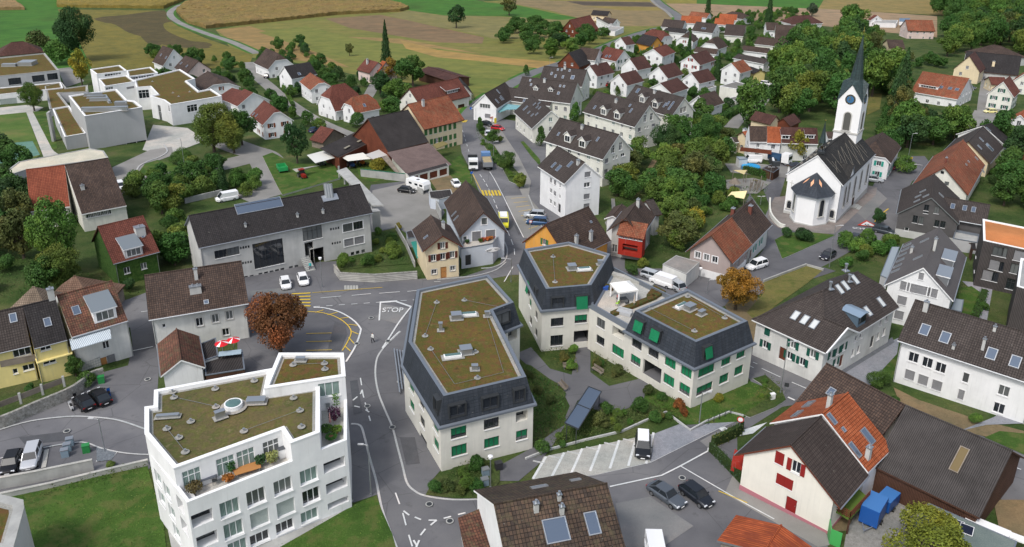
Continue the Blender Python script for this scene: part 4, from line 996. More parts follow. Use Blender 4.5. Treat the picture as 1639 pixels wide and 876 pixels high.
mb=MB();c=on('G2',833,385,tz);mb.tube(c,c+Vector((0,0,2.3)),.03);mb.tube(c+Vector((0,0,1.)),c+Vector((0,0,2.2)),.16,.03,8,1);tag(mb.build('closed_parasol',[METAL,mat('dusty_pink_cloth',(.35,.18,.17))]),'closed dusty pink parasol on the planted right terrace','parasol')
# ---------------- mansard blocks ----------------
def mansard(root,z,top_pts,h_top,h_eave,off,zref,wins=(),edges_skip=(),rimw=.42,wm=SLATE):
 """slate clad leaning storey: polygon at the top given in the photo, eave = outward offset"""
 top=ccw([PZ(*Z(z,p),zref+h_top)for p in top_pts]);n=len(top);eave=inset(top,-off);mb=MB()
 for i in range(n):
  j=(i+1)%n
  mb.face([(*eave[i],zref+h_eave),(*eave[j],zref+h_eave),(*top[j].xy,zref+h_top),(*top[i].xy,zref+h_top)])
 o=mb.build('mansard',wm,root)
 rm=MB();ins=inset(top,rimw);e2=inset(eave,-.25)
 for i in range(n):
  j=(i+1)%n;t0=zref+h_top
  rm.face([(*top[i].xy,t0),(*top[j].xy,t0),(*ins[j],t0),(*ins[i],t0)]);rm.face([(*ins[i],t0),(*ins[j],t0),(*ins[j],t0-.35),(*ins[i],t0-.35)])
  rm.face([(*e2[i],zref+h_eave-.12),(*e2[j],zref+h_eave-.12),(*e2[j],zref+h_eave+.12),(*e2[i],zref+h_eave+.12)]);
  rm.face([(*e2[i],zref+h_eave+.12),(*e2[j],zref+h_eave+.12),(*inset(eave,.35)[j],zref+h_eave+.3),(*inset(eave,.35)[i],zref+h_eave+.3)])
  rm.face([(*e2[j],zref+h_eave-.12),(*e2[i],zref+h_eave-.12),(*inset(eave,.3)[i],zref+h_eave-.12),(*inset(eave,.3)[j],zref+h_eave-.12)])
 rm.build('coping',COPING,root)
 rf=MB();rf.face([(*p,zref+h_top-.33)for p in ins]);ro=rf.build('roof',MOSS,root)
 gi=inset(ins,.4);gr=MB()
 for i in range(n):j=(i+1)%n;gr.face([(*ins[i],zref+h_top-.32),(*ins[j],zref+h_top-.32),(*gi[j],zref+h_top-.32),(*gi[i],zref+h_top-.32)])
 gr.build('gravel_border',GRAVELR,ro)
 for(px,w_,h_,k_,ei)in wins:
  i=ei;j=(i+1)%n;A_,B_=Vector((*eave[i],0)),Vector((*eave[j],0));d=(B_-A_).normalized();nn=Vector((d.y,-d.x,0))
  Am=A_.lerp(Vector((*top[i].xy,0)),.35);Bm=B_.lerp(Vector((*top[j].xy,0)),.35)
  s_,z_=hit(*Z(z,px),Am,Bm);C=Am+d*s_;C.z=z_;ax=(d,nn,Vector((0,0,1)))
  lean=(h_top-h_eave);
  fo=off*(.5)+.12;bx=MB()
  Cf=C+nn*.12
  for sx in(-1,1):bx.box(Cf+d*sx*(w_/2+.06)-nn*.5,ax,.12,1.2,h_+.24,0)
  for sz in(-1,1):bx.box(Cf+Vector((0,0,sz*(h_/2+.06)))-nn*.5,ax,w_,1.198,.12,0)
  wo=bx.build('window',METALD,root)
  pn=MB();pn.box(Cf-nn*.1,ax,w_,.03,h_,0);pn.build('pane',GLASS,wo)
  fr=MB()
  for x_ in(-1,0,1):fr.box(Cf-nn*.06+d*x_*(w_/2-.04),ax,.07,.06,h_-.1)
  for x_ in(-1,1):fr.box(Cf-nn*.06+Vector((0,0,x_*(h_/2-.04))),ax,w_-.1,.059,.07)
  fr.build('frame',FRAMED,wo)
  if k_=='g':
   up=Vector((0,0,1));a0=Cf+up*h_/2+nn*.05;a1=Cf-up*(h_/2-.05)+nn*.45
   bl=MB();bl.face([a1-d*w_/2,a1+d*w_/2,a0+d*w_/2,a0-d*w_/2]);bl.build('blind',GREEN,wo)
 return dict(top=zref+h_top+.0,roof=ro,eave=eave,wp=top)
def eidx(poly,z,px,zz):
 """index of the polygon edge nearest to a photo point seen at height zz"""
 p=PZ(*Z(z,px),zz);best=None
 for i in range(len(poly)):
  a,b=Vector(poly[i][:2]),Vector(poly[(i+1)%len(poly)][:2]);t=max(0,min(1,(p.xy-a).dot(b-a)/(b-a).length_squared));d=(a+(b-a)*t-p.xy).length
  if best is None or d<best[0]:best=(d,i)
 return best[1]
def body(root,poly,zref,z0,z1,z,wins,m,depth=.22,part='wall'):
 """poly CCW xy; wins: (px, w, h, kind) assigned to the nearest facing edge"""
 n=len(poly);per={i:[]for i in range(n)}
 for px,w_,h_,k_ in wins:
  best=None
  for i in range(n):
   p,q=Vector((*poly[i][:2],0)),Vector((*poly[(i+1)%n][:2],0));d=(q-p).normalized();nn=Vector((d.y,-d.x,0))
   if nn.dot(Vector((-p.x,-p.y,0)))<=0:continue
   s_,zz=hit(*Z(z,px),p,q)
   if not(0<s_<(q-p).length and z0<zz<z1):continue
   dist=Vector((p.x+d.x*s_,p.y+d.y*s_)).length
   if best is None or dist<best[0]:best=(dist,i,s_,zz)
  if best:per[best[1]].append((best[2],best[3],w_,h_,k_))
 mb=MB()
 for i in range(n):
  p,q=poly[i],poly[(i+1)%n]
  for w_ in wall(mb,p,q,z0,z1,per[i],depth=depth):window(root,p,q,w_,False,depth)
 return mb.build(part,m,root)
r2=P(710,752);z2=g(r2.y)
T2=[(70,215),(365,153),(470,268),(385,300),(522,575),(180,655),(35,430)]
mroot=empty('apartment_block',(r2.x+8,r2.y+14,z2),'off white block with one leaning slate top storey and green blinds, centre of the photo','apartment block')
t2=ccw([PZ(*Z('G1',p),z2+9.7)for p in T2])
ei=lambda px:eidx(t2,'G1',px,z2+9.7)
m2=mansard(mroot,'G1',T2,9.7,6.2,.85,z2,wins=[((237,712),1.9,1.5,'d',ei((330,620))),((372,680),1.9,1.5,'d',ei((330,620))),((492,650),1.3,1.6,'d',ei((400,605))),((152,690),1.2,1.8,'d',ei((100,540))),((420,335),2.6,1.6,'d',ei((425,285)))])
fp2=inset(m2['eave'],.12)
body(mroot,fp2,z2,z2-2,z2+6.1,'G1',[((243,805),1.9,1.5,'gh'),((378,768),1.9,1.4,'d'),((503,738),1.5,1.4,'o'),((245,878),1.9,1.5,'g'),((379,846),1.9,1.4,'g'),((503,815),1.5,1.4,'gh'),((48,617),1.9,1.4,'g'),((90,683),1.8,1.4,'d'),((148,780),1.8,1.4,'g'),((50,693),1.9,1.4,'g'),((93,760),1.8,1.4,'d'),((150,852),1.8,1.4,'g'),((45,770),2.6,2.2,'d'),((70,808),2.6,2.2,'d'),((98,852),2.6,2.2,'d'),((465,405),1.6,1.5,'o'),((478,470),1.4,1.4,'w')],BEIGE)
roof_units(m2,'G1',[('b',233,320,10,1.3,1.1,.7),('s',282,308,10,2.2,.7,.35),('b',272,460,14,1.4,1.2,.7),('s',218,480,14,2.2,.7,.35),('b',168,370,5,.45,.45,1.1),('b',360,312,5,.6,.4,.7),('b',309,530,5,.7,.5,.6),('v',152,266),('v',266,257),('v',104,404),('v',127,458),('v',320,577),('v',312,470),('l',265,257,430,290),('l',152,266,104,404),('l',127,458,226,604),('l',226,604,428,556),('l',428,556,360,330)])
r3=P(1107.3,649.7);z3=g(r3.y)
Ta=[(512,48),(697,18),(868,68),(790,197),(602,213)]
Tb=[(970,302),(1187,212),(1435,345),(1222,432)]
croot=empty('apartment_block',(r3.x-8,r3.y+6,z3),'large angled off white block with two slate top storeys and a roof terrace between','apartment block')
ta=ccw([PZ(*Z('G1',p),z3+9.3)for p in Ta]);tb=ccw([PZ(*Z('G1',p),z3+9.5)for p in Tb])
e1=lambda px:eidx(ta,'G1',px,z3+9.3);e2=lambda px:eidx(tb,'G1',px,z3+9.5)
ma=mansard(croot,'G1',Ta,9.3,6.1,.75,z3,wins=[((650,272),1.7,1.9,'d',e1((700,205))),((749,266),1.7,2.0,'g',e1((700,205))),((563,232),1.3,1.9,'d',e1((555,130))),((535,205),1.4,1.9,'g',e1((555,130)))])
mb_=mansard(croot,'G1',Tb,9.5,6.1,.85,z3,wins=[((989,366),1.5,1.6,'g',e2((1080,360))),((1057,402),1.5,1.6,'g',e2((1080,360))),((1267,472),1.3,1.6,'g',e2((1330,390)))])
eb=mb_['eave'];fa=inset(ma['eave'],.12)
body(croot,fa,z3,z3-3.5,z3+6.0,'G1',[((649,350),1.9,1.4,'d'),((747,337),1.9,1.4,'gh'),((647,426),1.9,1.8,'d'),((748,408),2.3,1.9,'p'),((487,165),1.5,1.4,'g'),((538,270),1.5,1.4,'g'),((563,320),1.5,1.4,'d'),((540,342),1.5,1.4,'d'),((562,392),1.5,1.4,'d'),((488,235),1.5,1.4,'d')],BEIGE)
fb=inset(eb,.12);fidx=min(range(4),key=lambda i:abs(pj_(fb[i],z3+6)[0]-1113)+abs(pj_(fb[i],z3+6)[1]-588))if False else None
c_front=min(fb,key=lambda p:p.y);c_right=max(fb,key=lambda p:p.x);c_back=max(fb,key=lambda p:p.y)
lk1=PZ(*Z('G1',(782,292)),z3+6.1);lk2=PZ(*Z('G1',(868,128)),z3+6.1)
poly3=ccw([Vector(c_front),Vector(c_right),Vector(c_back),Vector(lk2.xy),Vector(lk1.xy)])
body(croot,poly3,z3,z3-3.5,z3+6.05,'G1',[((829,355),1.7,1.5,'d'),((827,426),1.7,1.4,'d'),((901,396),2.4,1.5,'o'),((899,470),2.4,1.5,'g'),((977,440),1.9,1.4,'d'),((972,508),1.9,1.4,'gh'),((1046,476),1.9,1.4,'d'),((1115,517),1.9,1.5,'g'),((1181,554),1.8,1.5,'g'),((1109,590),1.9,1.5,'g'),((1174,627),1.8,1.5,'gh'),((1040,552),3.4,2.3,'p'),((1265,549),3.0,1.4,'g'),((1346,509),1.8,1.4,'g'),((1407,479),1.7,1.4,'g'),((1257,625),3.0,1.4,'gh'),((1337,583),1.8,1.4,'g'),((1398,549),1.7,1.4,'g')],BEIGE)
zt3=z3+6.05;pin=inset(poly3,.45);tr=MB();tr.face([(*p,zt3+.03)for p in poly3]);tr.build('terrace_floor',SLABS,croot)
pr=MB()
for i in range(len(poly3)):
 p,q=poly3[i],poly3[(i+1)%len(poly3)];j=(i+1)%len(poly3)
 hh=.75
 pr.face([(*p,zt3),(*q,zt3),(*(q+(pin[j]-q)*.45),zt3+hh),(*(p+(pin[i]-p)*.45),zt3+hh)]);pr.face([(*(p+(pin[i]-p)*.45),zt3+hh),(*(q+(pin[j]-q)*.45),zt3+hh),(*pin[j],zt3+hh),(*pin[i],zt3+hh)]);pr.face([(*pin[i],zt3+hh),(*pin[j],zt3+hh),(*pin[j],zt3),(*pin[i],zt3)])
pr.build('parapet',COPING,croot)
roof_units(ma,'G1',[('b',710,118,10,1.2,1.1,.7),('s',760,122,10,2.,.7,.35),('b',826,100,5,.7,.5,.7),('v',632,78),('v',640,182),('l',632,78,640,182)])
roof_units(mb_,'G1',[('s',1163,272,40,2.,.7,.35),('b',1197,283,40,1.4,1.1,.7),('b',1246,305,40,1.0,.6,.6),('v',1187,242),('v',1340,330),('v',1215,384),('v',1028,290),('l',1187,242,1340,330),('l',1028,290,1215,384)])
def g1(u,v_,h=.06):return PZ(*Z('G1',(u,v_)),zt3+h)
def quad_box(name,root,z,pts,zz,h,m,**k):
 w3=ccw([PZ(*Z(z,p),zz+h)for p in pts]);b=MB();b.prism([(p.x,p.y)for p in w3],zz,zz+h);o=b.build(name,m,root);return tag(o,**k)if k else o
PLANTR=ground('red_green_planting',[(.10,.05,.02),(.16,.09,.03),(.07,.10,.025),(.20,.10,.05)],1.8,6,1,.3,6)
for k,(pts,h)in enumerate((([(868,305),(1045,235),(1062,245),(880,318)],.45),([(1050,196),(1098,222),(1060,243),(1018,235)],.45),([(838,186),(884,200),(878,212),(832,198)],.45))):
 o=quad_box('planter',None,'G1',pts,zt3+.05,h,PLANTR);tag(o,['long planter with rust and green plants along the front of the roof terrace','square planter at the wing end of the roof terrace','small planter beside the tower on the roof terrace'][k],'planter')
quad_box('privacy_wall',croot,'G1',[(880,140),(1050,190),(1040,200),(874,150)],zt3,.5,SLABS)
gz=empty('gazebo',g1(921,255),'white square gazebo tent on the roof terrace','gazebo');c=g1(921,258);s_=1.45;
for i in(-1,1):
 for j in(-1,1):b=MB();p=c+Matrix.Rotation(.3,3,'Z')@Vector((i*s_,j*s_,0));b.bar(p,p+Vector((0,0,2.2)),.09);b.bar(p+Vector((0,0,.1)),p+Vector((0,0,2.1)),.22,.22);b.build('post',WCOPING,gz)
b=MB();cs=[c+Matrix.Rotation(.3,3,'Z')@Vector((i*1.6,j*1.6,2.25))for i,j in((-1,-1),(1,-1),(1,1),(-1,1))];ct=[c+Matrix.Rotation(.3,3,'Z')@Vector((i*.5,j*.5,2.85))for i,j in((-1,-1),(1,-1),(1,1),(-1,1))]
for i in range(4):j=(i+1)%4;b.face([cs[i],cs[j],ct[j],ct[i]]);b.face([cs[i]-Vector((0,0,.25)),cs[j]-Vector((0,0,.25)),cs[j],cs[i]])
b.face(ct);b.build('canopy',mat('white_canvas',(.78,.77,.73),.8),gz)
simple_table(g1(915,270),.3,1.6,.9,.74,METALD,'dark table under the white gazebo on the roof terrace')
simple_chair(g1(903,262),.3,mat('red_plastic',(.5,.03,.02),.5),'red chair under the white gazebo',None);simple_chair(g1(936,282),3.4,METALD,'dark chair in front of the gazebo table',None)
simple_chair(g1(897,283),2.4,mat('lime_plastic',(.35,.6,.05),.5),'lime green toy chair beside the gazebo',None,'toy_chair')
mb=MB();c=g1(842,218);mb.box(c+Vector((0,0,.25)),.3,1.2,.4,.5);mb.box(c+Vector((.5,.3,.4)),.5,.5,.4,.3);tag(mb.build('toy_crate',mat('blue_plastic',(.03,.10,.4),.5)),'blue toy crate on the roof terrace by the tower door','crate')
mb=MB();c=g1(965,292);mb.tube(c,c+Vector((0,0,2.4)),.03);mb.tube(c+Vector((0,0,.9)),c+Vector((0,0,2.3)),.17,.03,8,1);tag(mb.build('closed_parasol',[METAL,mat('beige_cloth',(.5,.42,.34))]),'closed beige parasol at the corner of the roof terrace and the wing','parasol')
b=MB();c=g1(925,318);b.box(c+Vector((0,0,.25)),-.5,2.2,.8,.5);b.box(c+Vector((.2,.35,.6)),-.5,2.2,.2,.5);tag(b.build('outdoor_sofa',mat('grey_cushion',(.4,.41,.42))),'pale grey outdoor sofa in the strip between terrace and wing','sofa')
# ---------------- gabled houses of the village core ----------------
up_=Vector((0,0,1));BRICK=mat('brick_chimney',(.17,.06,.045),.85)
H4=house('village_house','white old village house with wide dark brown roof, red parasols at its back','house','q20',(1540,-88),(918,5),(1572,185),6.6,36,ov=.8,wallm=WHITE2,roof=R_BROWN2,auto='',chim=[(1252,25,.5,1.6),(1232,110,.9,.9),(1264,105,.9,.9)],sky=[(1315,175,.6,.6)],wins=[('e',(1272,302),1.0,1.4,'w+t'),('e',(1373,279),1.0,1.4,'w+t'),('e',(1463,258),1.0,1.4,'w+t'),('e',(1045,326),.5,.6,'n'),('e',(1440,365),1.,1.2,'w+t')])
house('barn','small white gabled annex with mossy old clay roof in front of the white village house','annex','q20',(1155,543),(1125,343),(1305,582),3.4,34,ov=.35,wallm=WHITE,roof=R_MOSSY,auto='')
flat('shed','dark flat roofed annex with a small white window behind the red parasols','annex','q20',[(1275,440),(1375,400),(1390,515),(1300,545)],3.2,WHITE2,R_ETERNIT,COPING,.15,.05,wins=((3,(1320,480),.9,.9,'w'),(2,(1320,480),.9,.9,'w')))
flat('terrace','low dark terrace with timber doors between the village house and the red beech','terrace','q20',[(1300,540),(1545,480),(1560,600),(1310,640)],2.6,WOODD,R_ETERNIT,COPING,.15,.05)
house('row_house','dark red brown end house of the left terrace with large roof hatch and glazed balcony','house','q20',(715,38),(360,132),(800,297),6.2,36,zr=10.4,zref=-1.5,ov=.3,wallm=WHITE2,roof=R_MOSSY,auto='',sky=[(486,228,.9,1.3)],dorm=[(677,292,3.,1.8,'s',WHITE,mat('zinc_sheet',(.22,.25,.27),.5,.4))],wins=[('e',(676,448),.9,1.2,'w'),('e',(530,510),2.2,2.,'w'),('e',(668,565),1.,2.,'D+y'),('e',(712,548),1.2,2.,'b')],ovg=.02)
house('row_house','middle house of the left terrace with charcoal roof over pale yellow walls','house','q20',(355,150),(145,200),(440,410),6.2,36,zr=10.4,zref=-1.5,ov=.3,wallm=YELLOW,roof=R_DARK,auto='',sky=[(303,303,.8,1.2)],chim=[(330,148,.8,1.4)],wins=[('e',(290,463),1.3,.9,'w'),('e',(412,428),.9,.7,'w'),('e',(316,552),1.6,.8,'w'),('e',(420,515),1.2,.7,'w')],ovg=.02)
house('row_house','left house of the terrace with grey brown roof, wooden balcony and yellow ground floor','house','q20',(145,200),(-250,285),(215,445),6.2,36,zr=10.4,zref=-1.5,ov=.4,wallm=YELLOW,roof=R_GREY,auto='',sky=[(84,275,.8,1.2)],wins=[('e',(140,494),2.1,1.2,'w'),('e',(182,590),1.4,.9,'w'),('e',(98,615),.6,.8,'w')],ovg=.02)
def slab_quad(name,z,pts,hs,th,m,label=None,cat=None,zref=None,ms=None,parent=None,group=None):
 p0=P(*Z(z,pts[0]),hs[0]if isinstance(hs,(list,tuple))else hs);zr_=g(p0.y)if zref is None else zref
 hs=hs if isinstance(hs,(list,tuple))else[hs]*len(pts)
 w3=[PZ(*Z(z,p),zr_+h)for p,h in zip(pts,hs)];b=MB();thick(b,[w3],th);o=b.build(name,[m,ms or m],parent)
 return tag(o,label,cat,group)if label else o
BALC=strip('blue_striped_sheet',(.52,.58,.62),.35,.1,.4)
slab_quad('awning_roof','q20',[(440,410),(700,333),(710,405),(458,480)],[5.4,5.4,5.1,5.1],.12,BALC,'blue white striped glass roof over the balcony of the left terrace houses','canopy')
slab_quad('canopy','q20',[(222,530),(450,455),(462,500),(232,565)],[3.6,3.6,3.4,3.4],.15,YELLOW,'pale yellow canopy edge along the middle house of the left terrace','canopy')
b=MB();a_,b2=P(*Z('q20',(520,590)),1.),P(*Z('q20',(640,545)),1.)
for k in range(9):b.bar(a_.lerp(b2,k/8)-Vector((0,0,.9)),a_.lerp(b2,k/8)+Vector((0,0,.6)),.04)
for k in range(4):b.bar(a_+Vector((0,0,.5-k*.4)),b2+Vector((0,0,.5-k*.4)),.05)
tag(b.build('slatted_screen',METAL),'grey slatted metal screen in front of the left terrace patio','screen')
b=MB();p0,p1=PZ(*Z('q20',(0,560)),1.8+3.0),PZ(*Z('q20',(225,525)),1.8+3.0)
zz_=g(p0.y)+3.0;p0,p1=PZ(*Z('q20',(-40,560)),zz_+.9),PZ(*Z('q20',(225,510)),zz_+.9)
b.bar(p0-Vector((0,0,.45)),p1-Vector((0,0,.45)),.08,.9);b.bar(p0,p1,.14,.1);tag(b.build('balcony_rail',WOODG),'weathered wooden balcony front on the left terrace house','balcony')
house('garden_pavilion','small pavilion with tan pyramid roof behind the left terrace','shed','q20',(225,78),(205,78),(340,155),2.6,38,hip=(1,1),ov=.3,wallm=WOODG,roof=tiles('tan_roof_tiles',(.20,.155,.115),(.26,.20,.15)),auto='',gut=False)
house('garden_pavilion','second small pavilion with reddish tan pyramid roof behind the terrace','shed','q20',(485,8),(470,8),(595,62),2.6,38,hip=(1,1),ov=.3,wallm=WOODG,roof=tiles('red_tan_roof_tiles',(.22,.13,.09),(.27,.17,.12)),auto='',gut=False)
IV=house('ivy_house','small house with red brown roof and glazed dormer, its walls covered in ivy','house','q10',(915,500),(620,570),(1003,732),5.2,38,ov=.35,wallm=ground('ivy_leaves_on_wall',[(.03,.07,.015),(.06,.14,.03),(.10,.17,.04)],2.2,5,1,.5,5),roof=R_RED,auto='',dorm=[(857,760,3.,1.7,'s',GREYP,mat('zinc_sheet',(.2,.22,.24),.5,.4))],chim=[(893,610,1.6,1.2)],sky=[(910,628,.5,.7)],wins=[('e',(917,820),1.,1.2,'w'),('e',(810,848),1.0,1.2,'w')])
GH=house('gym_hall','old gym hall with dark brown weathered roof and a band of windows at the eave','hall','q10',(690,132),(412,178),(775,441),5.2,32,zr=12.2,zref=-5,ov=.5,ovg=.05,wallm=CREAMW,roof=R_BROWN2,auto='',chim=[(528,330,.7,.8)],wins=[('e',(585+i*22,492-i*4),.85,1.3,'w')for i in range(-1,6)],gut=False)
house('gym_hall','left part of the old gym hall with orange red clay roof','hall','q10',(412,178),(165,206),(440,441),5.2,32,zr=12.2,zref=-5,ov=.5,wallm=CREAMW,roof=tiles('red_clay_roof_tiles',(.26,.07,.04),(.34,.10,.055),var=.35),auto='f',gut=False,ovg=.05)
flat('gym_wing','long low wing with cream coloured flat roof behind the gym hall','wing','q10',[(40,215),(120,155),(570,70),(660,85),(690,130),(165,205),(40,245)],4.6,GREYP,ground('cream_roofing',[(.50,.46,.36),(.58,.54,.44)],.4),CONC,.3,.15)
# ---------------- community building ----------------
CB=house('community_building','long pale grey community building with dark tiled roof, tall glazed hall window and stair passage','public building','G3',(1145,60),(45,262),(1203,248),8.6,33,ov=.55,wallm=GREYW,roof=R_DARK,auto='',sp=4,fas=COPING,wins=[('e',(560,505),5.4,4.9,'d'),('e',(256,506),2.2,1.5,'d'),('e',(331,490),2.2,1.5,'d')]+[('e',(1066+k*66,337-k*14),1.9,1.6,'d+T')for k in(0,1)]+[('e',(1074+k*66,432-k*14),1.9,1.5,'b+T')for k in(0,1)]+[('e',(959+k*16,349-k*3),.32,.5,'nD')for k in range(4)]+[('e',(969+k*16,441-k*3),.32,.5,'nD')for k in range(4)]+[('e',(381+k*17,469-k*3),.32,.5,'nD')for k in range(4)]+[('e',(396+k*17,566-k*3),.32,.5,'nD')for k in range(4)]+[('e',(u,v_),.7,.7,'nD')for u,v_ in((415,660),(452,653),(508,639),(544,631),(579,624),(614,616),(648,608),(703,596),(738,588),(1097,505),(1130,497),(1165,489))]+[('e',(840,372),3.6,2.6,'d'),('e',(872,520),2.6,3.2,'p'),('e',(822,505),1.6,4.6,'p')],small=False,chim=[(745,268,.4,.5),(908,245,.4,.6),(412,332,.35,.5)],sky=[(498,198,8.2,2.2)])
z=CB['z0']
for k,u in enumerate((935,951,967)):
 C_,nn,sl=CB['on_roof'](Z('G3',(u-0,150))[:2]if False else(u,150));b=MB();b.tube(C_-nn*.1,C_+Vector((0,0,2.2))-sl*.8,.38,n=12);b.build('roof_flue',METAL,CB['root'])
b=MB();C_,nn,sl=CB['on_roof']((952,150));b.box(C_+nn*.1,(CB['d'],sl,nn),3.,1.4,.3);b.build('flue_base',METAL,CB['root'])
b=MB();p0,p1=P(*Z('G3',(862,612))),P(*Z('G3',(806,624)));dd=(p1-p0).normalized();nn=Vector((dd.y,-dd.x,0));nn=nn if nn.y>0 else-nn
for k in range(9):b.box((p0+p1)/2+nn*(k*.4+.3)+Vector((0,0,.09+k*.17)),math.atan2(dd.y,dd.x),(p1-p0).length,.42,.2+k*.01)
tag(b.build('stairs',CONC),'concrete steps at the passage of the community building','stairs')
slab_quad('canopy','F4',[(875,462),(975,430),(1350,812),(1240,812)],[3.6,3.6,4.6,4.6],.3,CONC,'long ribbed concrete canopy running out behind the community building','canopy')
b=MB()
for k in range(7):c=P(*Z('F4',(905+k*55,545+k*55)));b.box(c+Vector((0,0,1.6)),.8,.35,.35,3.4)
tag(b.build('canopy_posts',CONC),'row of square concrete piers under the long canopy','piers')
flat('retaining_block','pale concrete end wall of the canopy beside the parking yard','wall','q11',[(735,455),(775,455),(790,470),(740,475)],4.4,CONC,CONC,CONC,.1,.02)
lowwall('retaining_wall',[(578,283),(649,291)],2.0,.3,CONC,label='tall board marked concrete wall behind the parking yard with green edging',cat='wall',cap=mat('green_netting',(.01,.12,.07),.8))
lowwall('retaining_wall',[(649,294),(677,312)],1.3,.25,CONC,label='low concrete wall between the parking yard and the caravan',cat='wall')
lowwall('retaining_wall',[(536,436),(545,449),(600,452),(668,447)],1.5,.3,strip('stone_block_wall',(.42,.41,.38),.5,.3,.9,axis='Y'),label='pale block retaining wall with planting behind it, along the main road',cat='wall',cap=STONE)
lowwall('retaining_wall',[(296,326),(330,318),(356,312)],1.3,.3,CONC,label='grey concrete wall behind the white van',cat='wall')
lowwall('retaining_wall',[(634,368),(650,395),(664,428)],1.2,.2,CONC,label='thin grey garden wall beside the cream house',cat='wall')
CH_=house('cream_house','small cream house with brown shutters and brown gable roof beside the blue grey house','house','F6',(367,360),(247,152),(567,466),5.9,36,ov=.7,ovg=.6,wallm=CREAM,roof=R_BROWN2,auto='b',small=False,fas=WOODR,chim=[(372,285,.6,1.2)],sky=[(200,376,.5,.9,-1)],wins=[('a',(366,459),.9,1.2,'w+t+sb'),('a',(274,583),.9,1.25,'w+t+sb'),('a',(369,568),.9,1.25,'w+t+sb'),('a',(463,550),.9,1.25,'w+t+sb'),('a',(281,722),.9,.9,'w+t'),('a',(467,687),.9,.9,'w+t'),('a',(376,728),1.1,2.2,'D+y'),('a',(187,690),.4,.4,'n')])
BH=house('blue_house','pale blue grey gabled house with brown roof on a blue podium with garage','house','q11',(1450,478),(1335,273),(1300,642),5.4,42,ov=.5,ovg=.5,wallm=BLUEG,roof=R_BROWN2,auto='b',small=False,sky=[(1262,490,.35,1.3),(1276,517,.35,1.3)],wins=[('a',(1454,535),1.,1.3,'d+T'),('a',(1405,635),1.7,2.2,'b+T'),('a',(1495,620),1.8,1.9,'b+T'),('a',(1332,645),.7,.8,'w+T')])
PB=flat('podium_garage','curved blue grey podium with wide garage door and flowered terrace under the blue house','garage','F6',[(552,488),(870,435),(935,350),(945,345),(938,540),(900,600)][:4]+[(700,300),(560,420)],4.1,BLUEG,SLABS,COPING,.2,.5,wins=((0,(790,588),3.8,2.1,'G+w'),(0,(622,604),1.1,2.1,'D')),small=False)
sp,sq=PB['wp'][0],PB['wp'][1];dd=(sq-sp);dd.z=0;dd.normalize();nn=Vector((dd.y,-dd.x,0));s_,z_=hit(*Z('F6',(868,498)),sp,sq)
root=empty('oval_sign',sp+dd*s_,'white oval sign board with curly outline above the garage door of the blue podium','sign');C_=Vector((sp.x,sp.y,0))+dd*s_+nn*.1;C_.z=z_
b=MB();ring=[C_+dd*math.cos(t)*1.35*(1+.08*math.cos(4*t))+Vector((0,0,math.sin(t)*.42))for t in[2*math.pi*i/40 for i in range(40)]]
b.face(ring);[b.face([ring[i]-nn*.08,ring[(i+1)%40]-nn*.08,ring[(i+1)%40],ring[i]])for i in range(40)];b.build('board',WCOPING,root)
b=MB()
for sx in(-.8,.8):
 for k in range(5):b.box(C_+nn*.02+dd*(sx+(k-2)*.2)+Vector((0,0,.08*(-1)**k)),(dd,nn,Vector((0,0,1))),.13,.02,.22)
b.build('ornament',METALD,root)
for k,(u,v_,cc_)in enumerate(((770,418,(.25,.06,.03)),(815,412,(.3,.1,.03)),(850,400,(.28,.12,.03)),(885,385,(.3,.05,.05)),(612,438,(.03,.07,.02)),(745,425,(.05,.1,.02)))):
 pot_plant(PZ(*Z('F6',(u,v_)),PB['top']-.45),.4,.7,['red','orange','rust','crimson','dark green','light green'][k]+' potted plant on the terrace of the blue house podium',cc_)
flat('garage','small grey flat roofed garage with blue door beside the parking yard','garage','q11',[(1100,345),(1240,330),(1255,372),(1165,395),(1110,385)],2.8,BLUEG,R_ETERNIT,CONC,.15,.1)
lowwall('retaining_wall',[(688,312),(696,330),(706,352)],2.2,.25,CONC,label='white yard wall descending beside the blue house',cat='wall')
flat('terrace','narrow dark garden terrace with green awning behind the cream house','terrace','F6',[(0,320),(75,300),(110,370),(20,385)],2.2,GREYP,R_ETERNIT,COPING,.1,.05)
b=MB();
for pts in([(40,400),(95,385),(140,560),(110,590)],):b.face([P(*Z('F6',p),1.2)for p in pts])
tag(b.build('pool_cover',mat('teal_cover',(.02,.22,.17),.5)),'teal green cover on the terrace beside the cream house','cover')
house('ochre_house','ochre orange gabled house with brown roof just behind the angled apartment block','house','q12',(488,441),(210,556),(620,662),5.2,42,ov=.5,wallm=ORANGE,roof=R_BROWN2,auto='b',chim=[(500,655,.6,1.7),(408,672,.6,1.4)],small=False,wins=[('b',(205,668),.9,1.2,'w+sl'),('a',(560,700),1.,1.2,'w+sl')],fas=WOODR,sky=[(500,540,.4,.4)])
GR=house('grey_house','grey plastered gabled house with brown roof and bright red veranda front','house','q12',(722,515),(812,392),(828,632),5.4,42,ov=.7,ovg=.8,wallm=GREYW,roof=R_BROWN2,auto='bf',small=False,fas=WOODD,wins=[('a',(718,569),.9,1.1,'w+t'),('a',(652,708),1.,1.6,'w+t'),('a',(650,776),1.,1.2,'w+t'),('e',(858,668),.8,1.0,'w'),('e',(893,650),.8,1.0,'w')],chim=[(800,440,.7,1.4)])
p,q=GR['pt'](.8,GR['W'],0),GR['pt'](.8,-GR['W'],0)
veranda=empty('veranda',P(*Z('q12',(745,810))),'bright red timber veranda with arched openings and mossy tiled roof, on the grey house','veranda');Vd=-GR['d'];Vn=GR['n']
